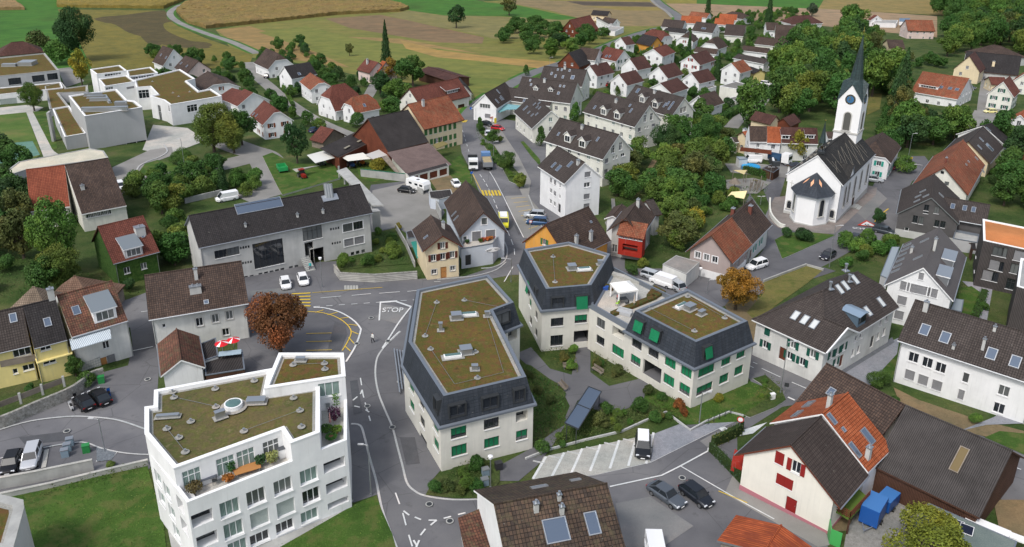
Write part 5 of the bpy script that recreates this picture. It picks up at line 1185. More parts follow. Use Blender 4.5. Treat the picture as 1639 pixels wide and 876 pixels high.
c0=P(*Z('q12',(820,816)));c1=P(*Z('q12',(668,790)));c0.z=c1.z=g(c0.y);vd=(c0-c1).normalized();vb=Vector((-vd.y,vd.x,0));vb=vb if vb.y>0 else-vb
b=MB();zz0=g(c0.y)
fr=[c1,c0];wl_=[((c0-c1).length/2,zz0+3.,(c0-c1).length*.62,1.5,'o')]
for w_ in wall(b,c1,c0,zz0+1.4,zz0+5.6,wl_+[((c0-c1).length*(k+.5)/5,zz0+5.1,.8,.5,'w')for k in range(5)]):window(veranda,c1,c0,w_,False)if w_[4]=='w' else None
for s_,e_ in((c0,c0+vb*2),(c1+vb*2,c1)):wall(b,s_,e_,zz0+1.4,zz0+5.6)
b.face([c1+Vector((0,0,3.2)),c0+Vector((0,0,3.2)),c0+vb*2+Vector((0,0,3.2)),c1+vb*2+Vector((0,0,3.2))]);b.build('wall',REDP,veranda)
b=MB();up=Vector((0,0,1));thick(b,[[c1-vd*.3-vb*.4+up*5.5,c0+vd*.3-vb*.4+up*5.5,c0+vd*.3+vb*2.2+up*7.6,c1-vd*.3+vb*2.2+up*7.6]],.15);b.build('roof',R_OLDOR,veranda)
house('grey_house','rear wing of the grey house with short grey brown gable roof and white dormer sides','house','q12',(700,425),(640,500),(780,420),4.6,32,wallm=WHITE,roof=R_BROWN2,auto='',gut=False)
house('grey_house','tall rear annex with grey brown roof beside the dense bushes','house','q12',(850,405),(900,395),(948,492),4.6,35,wallm=GREYW,roof=R_GREY,auto='',gut=False)
house('barn_house','mauve gabled barn house with orange clay roof, lower end beside the white garage','house','q12',(1268,625),(1400,512),(1388,822),4.4,40,ov=.6,ovg=.6,wallm=MAUVE,roof=R_OLDOR,auto='',small=False,fas=WOODD,base=(WHITE,1.6),wins=[('a',(1182,750),1.,1.2,'w+T'),('a',(1237,765),1.,1.2,'w+T'),('a',(1291,780),1.,1.2,'w+T'),('e',(1440,800),1.,1.8,'w'),('e',(1483,768),.8,.9,'w')])
house('barn_house','upper half of the long barn house with dark brown roof and white walls','house','q12',(1400,512),(1530,395),(1517,700),4.4,40,ov=.6,wallm=WHITE2,roof=R_BROWN2,auto='',small=False,chim=[(1405,490,.8,1.2,-1,BRICK),(1515,480,.8,1.4,1,BRICK)],wins=[('e',(1545,705),.9,1.2,'w+st'),('e',(1583,665),.9,1.2,'w+st'),('e',(1520,745),1.0,2.,'D+d')])
flat('garage','low white garage with grey gravel roof beside the mauve barn house','garage','q12',[(960,808),(1110,870),(1195,795),(1045,752)],3.,WHITE2,ground('grey_flat_roof',[(.20,.19,.18),(.28,.26,.24)],.6),CONC,.15,.06,small=False)
# ---------------- church ----------------
# ---------------- right hand side ----------------
house('clad_house','charcoal boarded barn house with brown roof opposite the church, pale plinth','house','F7',(150,498),(166,359),(310,648),5.,42,ov=.35,ovg=.3,wallm=CLAD,roof=R_GREY,auto='b',small=False,base=(GREYW,1.7),fas=METAL,sky=[(205,485,.5,1.2,1),(100,462,.5,1.2,-1),(118,490,.5,1.2,-1),(72,492,.5,1.2,-1),(65,519,.5,1.2,-1)],wins=[('a',(120,558),.9,1.3,'d'),('a',(180,571),.9,1.5,'d'),('a',(117,582),.9,.7,'d'),('a',(54,625),.9,1.6,'d'),('a',(89,632),.9,1.6,'d'),('a',(181,650),.9,1.4,'d'),('a',(216,656),.9,1.4,'d'),('a',(4,683),.8,.8,'w')])
house('clad_house','side wing of the charcoal barn house with brown roof, three skylights and dark terrace','house','F7',(495,541),(200,490),(442,657),4.8,30,wallm=CLAD,roof=R_GREY,auto='',small=False,sky=[(273,550,.7,1.3),(343,561,.7,1.3),(395,570,.7,1.3)],wins=[('e',(370,675),7.,1.9,'d')],fas=METAL)
house('farm_barn','large barn with bright orange roof and white gable behind the charcoal house','barn','F7',(225,321),(335,159),(363,488),3.8,40,ov=.4,ovg=.4,wallm=CREAMW,roof=R_OLDOR,auto='',small=False,fas=WOODR,sky=[(411,270,.5,1.),(365,288,.5,.5),(351,306,.5,.5),(449,343,.5,.9)],chim=[(232,295,.5,1.2,-1,BRICK)],wins=[('a',(213,352),.7,.7,'nD'),('a',(238,416),.9,.9,'nD')])
house('brown_house','brown roofed house with large roof window beyond the orange barn','house','F7',(365,170),(452,80),(490,302),4.2,36,wallm=CREAM,roof=R_GREY,auto='b',small=False,sky=[(488,205,1.8,2.4),(430,205,.6,1.4),(440,160,.6,1.4)])
house('brown_house','darker roofed house end behind the brown roofed house with solar strips','house','F7',(452,78),(500,60),(590,190),4.2,36,wallm=WHITE,roof=R_DARK,auto='',sky=[(480,100,.5,1.6),(462,108,.5,1.6),(490,145,.6,1.2)])
house('white_house','tall white gabled house with brown metal seam roof and large grey blinds','house','M2',(812,200),(886,10),(951,360),6.4,40,ov=.45,ovg=.35,wallm=WHITE,roof=R_SEAM,auto='',small=False,fas=WCOPING,sky=[(737,97,.6,1.4,-1),(728,117,.6,1.4,-1),(716,141,.6,1.4,-1),(705,167,.6,1.4,-1),(692,194,.6,1.4,-1),(682,217,.6,1.4,-1),(818,75,.5,1.5,-1),(787,155,.5,1.5,-1)],chim=[(865,100,.5,1.3,-1),(755,130,.5,1.,-1)],wins=[('a',(801,241),.8,1.2,'b+T'),('a',(724,286),1.4,1.5,'b+T'),('a',(789,303),3.3,1.5,'b+T'),('a',(855,319),1.4,1.5,'b+T'),('a',(711,354),1.4,1.5,'b+T'),('a',(697,422),1.4,1.5,'b+T')],dorm=[(950,190,4.2,1.6,'f',METAL,METAL),(928,268,4.2,1.6,'f',METAL,METAL)])
house('long_white_house','long new white house with brown roof and blue skylights at the right edge','house','M2',(772,350),(1420,541),(693,541),7.0,36,ov=.55,wallm=WHITE,roof=R_GREY,auto='ab',small=False,sky=[(818,492,1.1,1.6),(913,528,1.1,1.6),(1130,604,1.1,1.6),(1241,641,1.1,1.6)],chim=[(820,400,.6,1.3),(1143,495,.35,.6),(1088,582,.35,1.5),(951,578,.35,.5)],wins=[('e',(765,621),1.3,1.5,'w+T'),('e',(830,645),1.3,1.5,'w+T'),('e',(892,669),1.3,1.5,'w+T'),('e',(747,702),1.3,1.5,'b+T'),('e',(809,726),1.3,1.5,'b+T'),('e',(874,751),1.3,1.5,'b+T'),('e',(1009,716),.8,1.5,'w+T'),('e',(987,794),.8,1.5,'b+T'),('e',(1187,777),1.3,1.5,'w+T'),('e',(1164,858),1.3,1.5,'w+T')])
def h16():
 z0=g(P(1333,604).y);ze,zr=5.6,10.1;q=lambda u,v_,h:PZ(*Z('M2',(u,v_)),z0+h);up=Vector((0,0,1))
 A,Bk,D=q(355,600,ze),q(15,440,ze),q(700,385,ze);Y=(D-A);LY=Y.length;Y.normalize();X=Vector((-Y.y,Y.x,0));WX=(Bk-A).dot(X);h=zr-ze
 pt=lambda x,y,z:A+X*x+Y*y+up*(z-ze)
 root=empty('farmhouse',pt(WX/2,LY/2,0)-up*z0+up*g(A.y),'big white farmhouse with green shutters, wide brown roof and small blue zinc dormer','farmhouse')
 root.location.z=g(A.y)
 hx,hy=WX/2,7.9;se,sr=h/hx,h/hy;k=.45;yg=4.3;zg=ze+yg*sr;K=pt((zg-ze)/se,yg,zg);G_=pt(-.3,yg,zg);C_=pt(0,2*yg,ze);Bc=pt(WX,0,ze);A0=pt(0,0,ze)
 D0,E0=pt(0,LY,ze),pt(WX,LY,ze);D1,E1=pt(hx*(1-k),LY,ze+h*(1-k)),pt(hx*(1+k),LY,ze+h*(1-k));R1,R2=pt(hx,hy,zr),pt(hx,LY-k*hx,zr)
 r_=MB();thick(r_,[[Bc,A0,G_,K,R1],[G_,C_,K],[K,C_,D0,D1,R2,R1],[R2,D1,E1],[E0,Bc,R1,R2,E1]],.2);ro=r_.build('roof',[R_GREY,WCOPING],root)
 vb=MB();vb.bar(A0+up*.02-X*.12,G_+up*.02-X*.1,.16,.2);vb.bar(G_+up*.02-X*.1,C_+up*.02-X*.12,.16,.2);vb.build('verge_board',WCOPING,root)
 rc=MB();[rc.tube(a+up*.03,b+up*.03,.12,n=6)for a,b in((K,R1),(R1,R2),(G_,K),(R1,Bc))];rc.build('ridge_cap',R_GREY,ro)
 poly=ccw([A0,D0,E0,Bc]);pin=inset(poly,.5);wins=[(px,w_,h_,kk)for px,w_,h_,kk in(((82,500),.9,1.2,'w+cg'),((73,560),.9,1.2,'w+sg'),((202,560),.9,1.2,'w+sg'),((295,604),.9,1.2,'w+sg'),((153,603),1.1,2.,'D+d'),((186,612),.9,1.2,'w+sg'),((245,640),.9,1.2,'w+sg'),((380,607),.8,1.2,'w+sg'),((410,590),.8,1.2,'w+sg'),((440,570),.8,1.2,'w+sg'),((402,640),.8,1.2,'w+sg'),((428,635),1.,2.,'D+d'),((482,598),.9,1.3,'w'),((508,582),.9,1.3,'w'),((572,546),1.,2.,'D'),((600,520),.9,1.3,'w'),((627,500),.9,1.3,'w'),((612,459),.9,1.,'w'),((640,440),.9,1.,'w'),((497,533),.9,1.,'w'),((520,520),.8,.8,'w'))]
 body(root,pin,z0,z0-2,z0+ze-.1,'M2',wins,WHITE2)
 gm=MB();gm.face([pt(.5,.5,ze-.3),pt(.5,2*yg-.5,ze-.3),pt(.5,2*yg-.5,ze+.05),pt(.5,yg,zg-.25),pt(.5,.5,ze+.05)]);gm.build('gable_wall',WHITE2,root)
 c=pt(.42,yg-.4,ze+1.1);b=MB();b.box(c,(Y,X,up),.8,.08,1.);[b.box(c+Y*s*.62-X*.03,(Y,X,up),.42,.06,1.05,1)for s in(-1,1)];b.build('window',[GLASS,SHUTG],root)
 def onp(u,v_,tri_):
  ry=ray(*Z('M2',(u,v_)));N=(tri_[1]-tri_[0]).cross(tri_[2]-tri_[0]).normalized();N=N if N.z>0 else-N;o=Vector((0,0,HC));return o+ry*((tri_[0]-o).dot(N)/ry.dot(N)),N
 BG=mat('pale_blind_glass',(.55,.57,.56),.2)
 for u,v_,tr_ in((214,426,0),(258,446,0),(302,467,0),(418,302,1),(445,285,1),(490,257,1),(612,362,1),(550,405,1)):
  c,N=onp(u,v_,(Bc,A0,R1)if tr_==0 else(K,C_,D0));Xs=X if tr_==0 else Y;S_=N.cross(Xs).normalized();b=MB();ax=(Xs,S_,N)
  for q_ in(-1,1):b.box(c+Xs*q_*.42+N*.08,ax,.1,1.6,.2);b.box(c+S_*q_*.75+N*.08,ax,.74,.1,.198)
  b.box(c+N*.06,ax,.8,1.5,.12,1);b.build('skylight',[METAL,BG],ro)
 for u,v_ in((375,300),(463,265),(448,215)):c,N=onp(u,v_,(K,C_,D0));b=MB();b.tube(c-up*.3,c+up*1.,.18,n=10);b.tube(c+up*1.,c+up*1.2,.26,n=10);b.box(c+N*.05,.4,.9,.9,.12);b.build('chimney',METAL,ro)
 c,N=onp(520,470,(K,C_,D0));b=MB();w_=1.1;ex=-X;f0,f1_=c-Y*w_,c+Y*w_;back=X*(1.9/se+.2)
 b.face([f0,f1_,f1_+up*1.8,f0+up*1.8]);[b.face([s_,s_+up*1.8,s_+up*1.9+back])for s_ in(f0,f1_)]
 do=b.build('dormer',mat('blue_zinc',(.16,.24,.32),.4,.5),root);b=MB();thick(b,[[f0-Y*.2+ex*.3+up*1.8,c+ex*.4+up*2.15,c+back+up*2.25,f0-Y*.2+back+up*1.9],[c+ex*.4+up*2.15,f1_+Y*.2+ex*.3+up*1.8,f1_+Y*.2+back+up*1.9,c+back+up*2.25]],.08);b.build('roof',mat('pale_zinc',(.32,.42,.52),.35,.5),do)
 b=MB();[b.box(c+Y*k_+ex*.05+up*1.05,(Y,ex,up),.85,.06,1.1)for k_ in(-.5,.5)];b.build('window',[GLASS],do)
h16()
house('long_barn','huge barn with grey brown corrugated roof between the road and the trailers','barn','M1',(1222,450),(745,246),(1096,756),3.4,33,ov=.3,wallm=WOODD,roof=R_BARN,auto='',small=False,gut=False,sky=[(985,488,.9,3.,1,WOODG,mat('weathered_strip',(.16,.12,.06),.8))],fas=WOODD)
house('long_barn','brown tiled rear part of the huge barn, rising behind the orange roof','barn','M1',(745,246),(395,60),(628,520),3.6,33,ov=.3,wallm=CREAMW,roof=R_BROWN2,auto='',small=False,gut=False,sky=[(417,188,.8,1.)],fas=WOODD)
house('orange_roof_house','rear half of the shuttered house with fresh orange clay roof and roof windows','house','M1',(378,284),(492,190),(590,535),4.9,38,ov=.4,wallm=WHITE,roof=R_ORANGE,auto='',small=False,gut=False,chim=[(408,240,.55,1.2),(578,480,.6,1.4)],sky=[(577,384,1.,1.8),(520,445,.7,1.7),(418,307,.6,1.3),(318,243,1.6,1.,-1),(267,286,1.6,.8,-1),(470,355,.4,.5)],fas=WCOPING)
RS=house('red_shutter_house','cream gabled house with dark red shutters, pink plinth and charcoal roof','house','M1',(237,424),(372,294),(465,692),4.4,38,ov=.9,ovg=.35,wallm=plaster('pale_cream_plaster',(.78,.745,.66),.1),roof=R_BROWN,auto='',small=False,fas=WOODR,base=(mat('pink_plinth_paint',(.42,.17,.20),.8),.6),wins=[('a',(188,481),1.0,1.5,'w+cr'),('a',(261,521),1.0,1.5,'w+sr'),('a',(210,585),1.9,1.3,'w+cr'),('a',(238,690),1.2,1.9,'D+r'),('e',(440,660),1.,1.9,'D+r')])
bc=empty('balcony',P(*Z('M1',(510,720))),'balcony with green floor and dark red rails on the side of the shuttered house','balcony');q=lambda u,v_,h:PZ(*Z('M1',(u,v_)),RS['z0']+h)
fl_=[q(432,712,2.3),q(498,752,2.3),q(585,658,2.3),q(530,610,2.3)];b=MB();thick(b,[fl_],.2);b.build('floor',mat('green_balcony_floor',(.10,.16,.03),.8),bc)
b=MB()
for i in(0,1):
 p_,q_=fl_[i],fl_[i+1]
 for k in range(4):b.bar(p_+Vector((0,0,.25+k*.24)),q_+Vector((0,0,.25+k*.24)),.05,.1)
 for k in range(5):c=p_.lerp(q_,k/4);b.bar(c,c+Vector((0,0,1.)),.06)
b.build('railing',WOODR,bc)
b=MB();
for p_ in(fl_[1],fl_[2]):b.bar(Vector((p_.x,p_.y,g(p_.y))),p_,.14)
b.build('support',WOODD,bc)
slab_quad('balcony','M1',[(-25,500),(30,525),(38,470),(-10,440)],1.6,1.1,REDP,'dark red boarded balcony on the left side of the shuttered house','balcony',zref=RS['z0'])
house('rusty_shed','low shed with rusty orange sheet roof at the lower edge of the yard','shed','O',(1250.6,840.7),(1222,884),(1180,822),2.8,16,ov=.3,wallm=WOODG,roof=R_RUST,auto='',small=False,gut=False,fas=METAL)
house('tiled_house','old house with mottled dark tile roof and maroon rear slope at the lower edge','house','O',(972,774),(790,807.5),(937,752.5),4.6,38,ov=.35,ovg=.3,wallm=WHITE,roof=R_MOSSY if False else tiles('dark_mottled_tiles',(.055,.042,.035),(.115,.075,.052),moss=(.09,.075,.045),var=.5,row=.42,colw=.34),auto='',small=False,gut=False,sky=[(890,849,2.2,2.1,-1),(948,838,1.15,2.,-1),(863,780,1.6,.8,1),(921,769,1.,.6,1)],chim=[(858,818,.45,.9,-1),(899,822,.4,.8,-1),(895,800,.35,.6,-1)],wins=[])
slab_quad('lean_to_roof','O',[(733,829),(781,808.5),(796,880),(744,885)],[3.,3.,2.4,2.4],.15,R_MOSSY,'mossy red brown lean-to roof on the left of the old tiled house','shed')
flat('lean_to','white walled base under the mossy lean-to','shed','O',[(738,832),(781,812),(798,890),(748,890)],2.4,WHITE2,R_ETERNIT,CONC,.1,.02,small=False)
SH=flat('garden_shed','long low shed with grey green roofing and four solar panels beside the trailers','shed','M1',[(850,680),(1240,850),(1200,960),(770,800)],2.6,WOODG,ground('grey_green_roofing',[(.14,.17,.16),(.19,.22,.20)],.5),COPING,.1,.03,small=False)
b=MB();
for k in range(4):
 c=PZ(*Z('M1',(888+k*43,731+k*22)),SH['top']+.3);a=math.radians(-34);X=Vector((math.cos(a),math.sin(a),0));Yv=Vector((-X.y,X.x,.35)).normalized();b.box(c,(X,Yv,X.cross(Yv)),1.25,1.1,.06,0);b.box(c+X.cross(Yv)*.035,(X,Yv,X.cross(Yv)),1.15,1.0,.02,1);b.box(c-Yv*.5-Vector((0,0,.15)),(X,Yv,Vector((0,0,1))),.06,.06,.3)
b.build('solar_panels',[FRAMEW,mat('solar_cells',(.012,.016,.035),.15,.3)],SH['root'])
mb=MB();mb.bar(P(*Z('M1',(1015,742)),2.),P(*Z('M1',(1210,822)),2.),1.1,.25);mb.bar(P(*Z('M1',(1210,822)),2.),P(*Z('M1',(1285,850)),2.),.9,.2);tag(mb.build('rolled_tarpaulin',WCOPING),'long white covered roll lying along the edge of the solar shed','tarpaulin')
lowwall('green_gate',[Z('M1',(398,800)),Z('M1',(408,860)),Z('M1',(490,900))][:2]+[Z('M1',(455,880))],1.9,.08,mat('leaf_green_sheet',(.06,.36,.09),.5),label='bright green metal gate beside the shuttered house',cat='gate')
flat('modern_block','dark clad flat roofed block with orange tinted roof at the right edge','apartment block','q13',[(1368,520),(1372,655),(1720,730),(1720,590)],9.3,CLAD2,ground('orange_roof_membrane',[(.45,.17,.06),(.52,.21,.08)],.4),WCOPING,.3,.25,small=False,wins=((1,(1462,728),1.6,1.7,'dT'),(1,(1505,735),.8,1.8,'d'),(1,(1610,760),2.2,1.8,'b+D'),(1,(1440,815),1.6,1.8,'b+D'),(1,(1480,825),.9,1.8,'d'),(1,(1580,840),1.8,1.8,'d'),(1,(1395,880),1.6,1.8,'b+D'),(1,(1440,890),1.2,1.8,'d'),(1,(1560,940),2.2,2.,'d'),(0,(1340,640),1.4,1.6,'d'),(0,(1330,740),1.4,1.6,'d'),(0,(1320,830),1.4,1.6,'d')))
flat('modern_block','second dark clad block partly cut by the right edge, beyond the hedged lawn','apartment block','M2',[(1268,155),(1250,285),(1400,330),(1400,180)],9.3,CLAD2,ground('grey_roof_membrane',[(.3,.3,.3),(.36,.36,.35)],.4),WCOPING,.3,.25,small=False,wins=((0,(1240,330),1.2,1.8,'d'),(0,(1232,390),1.2,1.8,'d'),(0,(1222,440),1.2,1.8,'d')))
flat('garden_terrace','low terraced concrete garden building below the charcoal side wing','terrace','F7',[(290,685),(430,712),(420,760),(275,735)],2.8,GREYP,CONC,COPING,.15,.5,small=False)
house('garden_shed','small dark shed beside the modern block','shed','F7',(380,765),(405,768),(385,800),2.4,20,wallm=WOODD,roof=R_DARK,auto='',gut=False)
flat('zinc_shed','narrow shed with pale zinc roof along the left side of the white gabled house','shed','M2',[(665,103),(700,103),(645,250),(612,235)],2.8,GREYP,mat('zinc_roof',(.36,.40,.42),.4,.4),COPING,.1,.03,small=False)
flat('garage','small grey garage box behind the white gabled house','garage','M2',[(962,345),(1000,350),(990,405),(940,395)],2.4,GREYP,mat('zinc_roof',(.3,.3,.3)),COPING,.1,.03,small=False)
flat('corner_building','corner of a flat roofed building with rusty sedum roof, cut by the lower left edge','building','q30',[(-150,560),(0,540),(145,575),(150,625),(75,900),(-150,900)],7.5,GREYP,MOSS,CONC,.9,.3,small=False)
house('farm_barn','big dark roofed barn with timber gable next to the yellow farmhouse','barn','O',(588.5,190),(653.5,176),(619.6,244),5.0,38,ov=.3,wallm=WOODR,roof=R_ETERNIT,auto='',gut=False,small=False,fas=WOODD)
slab_quad('garage_roof','q11',[(835,96),(1102,37),(1245,173),(973,246)],[4.9,4.9,2.7,2.7],.2,R_PINKB,'dusty brown sheet roof sloping down over the garage row below the dark barn','roof')
GA=flat('garage_row','row of four garages with brown doors under the dusty brown roof','garage','q11',[(975,250),(1228,180),(1120,70),(865,120)],2.3,CREAMW,R_ETERNIT,CONC,.1,.02,small=False,wins=tuple((0,(1008+k*62,270-k*16),2.4,1.7,'G+d')for k in range(4)))
slab_quad('shed_roof','F4',[(705,236),(1110,52),(1285,124),(885,322)],[4.6,4.6,3.6,3.6],.2,R_ETERNIT,'wide low dark sheet roof with pale skylight strips left of the big barn','barn')
b=MB()
for pts in([(985,125),(1040,95),(1055,102),(1000,133)],[(1075,168),(1125,140),(1145,148),(1092,176)],[(860,190),(915,160),(935,168),(880,198)],[(942,235),(1000,205),(1016,212),(962,242)]):
 zr_=g(P(*Z('F4',(705,236)),4.6).y);b.face([PZ(*Z('F4',p),zr_+4.17)for p in ccw([Vector((*p,0))for p in pts])for p in[(p[0],p[1])]])
b.build('fascia',mat('fibreglass_strip',(.24,.22,.17),.6)).name='skylight_strips'
tag(bpy.data.objects['skylight_strips'],'four pale fibreglass skylight strips in the low dark sheet roof','skylights')
flat('farm_shed','dark timber shed under the low dark sheet roof','shed','F4',[(900,330),(1285,145),(1150,70),(760,240)],3.3,WOODR,R_ETERNIT,WOODD,.1,.02,small=False)
for k,(pts,hs,c_,l_)in enumerate((([(575,305),(755,258),(885,325),(660,385)],[3.2,3.2,2.6,2.6],(.62,.62,.58),'white sheet roof over the farm lean-to, left of three'),([(915,320),(1140,280),(1232,340),(990,365)],[3.,3.2,2.6,2.6],(.66,.64,.58),'white sheet roof over the parked farm machines, middle of three'),([(1165,300),(1310,247),(1392,305),(1240,345)],[3.4,3.4,2.8,2.8],(.50,.48,.46),'dented pale sheet roof of the farm shelter, right of three'),([(430,445),(560,440),(695,410),(470,475)],[2.2,2.2,1.9,1.9],(.36,.35,.31),'small grey lean-to roof under the farm tree'))):
 slab_quad('shelter_roof','F4',pts,hs,.08,mat('white_sheet_%d'%k,c_,.6),l_,'shelter')
slab_quad('side_roof','F4',[(1330,325),(1390,310),(1515,485),(1480,490)],[3.,3.2,2.4,2.2],.15,WOODG,'weathered sloping board roof at the side of the garage row','roof')
house('small_shed','small shed with red clay roof between the parked blue car and the farm','shed','E6',(705,716),(600,690),(645,832),2.2,30,wallm=WOODG,roof=R_RED,auto='',gut=False,fas=WOODD)
YF=house('yellow_farmhouse','tall yellow farmhouse with orange brown roof and rows of closed green shutters','house','F3',(450,369),(70,451),(581,602),8.0,36,ov=.7,wallm=CREAM,roof=R_OLDOR,auto='ab',small=False,gut=False,chim=[(218,465,.7,1.6)],fas=WOODD,wins=[('e',(243+k*45,715-k*10.5),1.0,1.7,'w+cl')for k in range(7)]+[('e',(295,800),1.0,1.5,'w+cl'),('e',(345,790),1.,1.5,'w+sl'),('e',(388,780),1.,1.5,'w+sl'),('e',(430,769),1.,1.5,'w+cl'),('e',(473,759),1.,1.5,'w+cl'),('e',(515,748),1.,1.5,'w+cl'),('e',(433,852),1.,1.4,'w+cl'),('e',(475,838),1.,1.4,'w+cl'),('e',(517,826),1.,1.4,'w+cl')])
slab_quad('porch_roof','F3',[(310,825),(400,795),(455,820),(345,865)],[3.6,3.6,3.,3.],.12,mat('olive_sheet',(.2,.17,.07),.8),'olive brown porch roof on the yellow farmhouse','porch')
house('long_red_roof_house','long low farmhouse with red brown roof and shed dormer behind the yellow farmhouse','house','F3',(545,206),(85,305),(622,383),4.2,36,ov=.5,wallm=CREAMW,roof=R_RED,auto='b',small=False,gut=False,dorm=[(492,345,6.,1.2,'s',WOODD,R_RED)],wins=[('e',(575,480),3.,2.2,'G+k')],fas=WOODD)
house('long_shed','low dark and red roofed shed at the edge of the stubble field','shed','F3',(560,190),(262,98),(430,226),2.8,18,wallm=WOODD,roof=R_DRED,auto='',gut=False)
house('small_barn','small dark roofed barn right of the long low farmhouse','barn','F3',(560,200),(600,265),(645,290),3.,34,wallm=GREYW,roof=R_DARK,auto='',gut=False)
lowwall('ramp_wall',[(-30,789),(0,783),(60,772),(151,753)],1.5,.25,CONC,label='upper concrete wall below the left car park',cat='wall',cap=SLABS)
lowwall('ramp_wall',[(-30,806),(0,799),(80,782),(153,764),(238,744)],.7,.25,CONC,label='lower concrete wall at the top of the grass slope',cat='wall',cap=SLABS)
lowwall('stone_wall',[(-10,690),(22,678),(60,661),(108,641),(130,628),(150,612),(168,606)],1.7,.4,STONE,label='rubble stone wall below the yellow terrace gardens',cat='wall',smooth=3)
r=empty('wicker_fence',P(50,655),'wicker fence panels between concrete posts on the rubble stone wall','fence');fp=resample([P(*q_)for q_ in((0,672),(22,664),(60,648),(106,630))],2.6)
for i in range(len(fp)-1):b=MB();b.bar(fp[i]+up_*2.1,fp[i+1]+up_*2.1,.05,.8);b.build('panel',WOODG,r)
for p_ in fp:b=MB();b.box(p_+up_*1.9,.4,.28,.28,1.6);b.build('post',CONC,r)
# ---------------- church ----------------
def pj(v):
 Y,Zz=v[1],v[2]-HC;zf=Y*_c-Zz*_s;yd=-(Zz*_c+Y*_s);x,y=v[0]/zf,yd/zf
 return 819.5+F*(x*_cr-y*_sr),CY+F*(x*_sr+y*_cr)
NS=tiles('church_slate',(.035,.035,.036),(.055,.052,.05),var=.3,row=.3,colw=.3)
COPPER=tiles('green_copper_sheet',(.024,.045,.048),(.034,.064,.064),row=.6,colw=.5,var=.5,gl=.5)
CHURCHW=plaster('church_white_plaster',(.82,.82,.82),.06)
N=house('church','white church with slate roof, round arched windows and tall green copper spire with blue clock','church','N4',(355,250),(640,14),(570,500),9.2,44,ov=.5,ovg=.25,wallm=CHURCHW,roof=NS,auto='',small=False,base=(STONE if False else GREYW,.9),fas=WCOPING,chim=[])
CR=N['root'];up=Vector((0,0,1));d_,n_e=N['d'],N['n'];z0=N['z0']
def arched(root,c,dirx,out,w,h,m=GLASS,frame=TRIMS,louvre=None,nm='window'):
 """round arched window lying on a wall: c = centre bottom"""
 b=MB();pts=[]
 R_=w/2
 def outline(r,hh):return[c+dirx*(-r),]and[c+dirx*(-r)+up*0]+[c+dirx*(-r*math.cos(t))+up*(hh+r*math.sin(t))for t in[math.pi*i/10 for i in range(11)]]+[c+dirx*r]
 hh=h-R_
 o1=[p+out*.09 for p in outline(R_+.22,hh)];o2=[p+out*.09 for p in outline(R_,hh)];o0=outline(R_+.22,hh)
 for i in range(len(o1)-1):
  b.face([o1[i],o1[i+1],o2[i+1],o2[i]],0);b.face([o0[i],o0[i+1],o1[i+1],o1[i]],0)
 b.box(c+out*.12-up*.08,(dirx,out,up),w+.6,.3,.16,0)
 wo=b.build(nm,[frame],root);b=MB();b.face([p-out*.06 for p in o2]);pn=b.build('pane',m,wo)
 if w>.5:
  b=MB();k=int(h/.55)
  for i in range(1,k):b.box(c+out*.0+up*(h*i/k),(dirx,out,up),w*.96 if i*h/k<hh else w*.6,.04,.045 if not louvre else.12)
  if not louvre:b.box(c+up*h/2,(dirx,out,up),.045,.041,h*.94)
  b.build('glazing_bars' if not louvre else'louvres',louvre or FRAMED,wo)
 return wo
p,q=N['pt'](.25,N['W'],0),N['pt'](N['L']-.25,N['W'],0)
out=n_e
for u,v_ in((568,640),(603,580),(655,520),(703,480),(755,430)):
 s_,z_=hit(*Z('N4',(u,v_)),p,q);c=p+d_*s_;c.z=z0+2.9;arched(CR,c+out*.02,d_,out,1.15,4.6)
s_,z_=hit(*Z('N4',(640,650)),p,q);b=MB();c=p+d_*s_;c.z=z0
b.box(c+up*1.6+out*.03,(d_,out,up),1.5,.08,2.4);b.build('door',WOODD,CR);b=MB()
for k in range(3):b.box(c+up*(.1+.14*k)+out*(1.1-k*.35),(d_,out,up),2.4,1.6,.2+.02*k)
b.build('steps',CONC,CR)
ga,gb2=N['pt'](.25,-N['W'],0),N['pt'](.25,N['W'],0);gd=(gb2-ga).normalized();go=-d_
ap=[P(*Z('N4',x))for x in((125,762),(190,800),(300,838),(412,828))]
def onwall(p):s=(p-ga).dot(gd);return s
s0,s1=onwall(ap[0]),onwall(ap[3]);mid=(s0+s1)/2
HW=(s1-s0)/2;dep=max((p-ga).dot(go)for p in ap)
apoly=[ga+gd*(mid-HW),ga+gd*(mid-HW)+go*dep*.42,ga+gd*(mid-HW*.5)+go*dep,ga+gd*(mid+HW*.5)+go*dep,ga+gd*(mid+HW)+go*dep*.42,ga+gd*(mid+HW)]
ah=7.3;b=MB();cp=ccw(apoly);b.prism([(x.x,x.y)for x in cp],z0-1.5,z0+ah);b.build('apse_wall',CHURCHW,CR)
b=MB();bp=inset(cp,-.1);b.prism([(x.x,x.y)for x in bp],z0-1.5,z0+.9);b.build('plinth',GREYW,CR)
ep=inset(cp,-.55);apx=ga+gd*mid;apx.z=z0+ah+3.6;b=MB();fs=[]
for i in range(len(ep)):
 a_,c_=ep[i],ep[(i+1)%len(ep)]
 if abs((Vector((*a_,0))-ga).dot(go))<.7 and abs((Vector((*c_,0))-ga).dot(go))<.7:continue
 fs.append([Vector((*a_,z0+ah-.1)),Vector((*c_,z0+ah-.1)),apx])
thick(b,fs,.15);ar=b.build('apse_roof',[SLATE,COPING],CR)
COPL=mat('copper_inlay',(.70,.36,.20),.5)
b=MB()
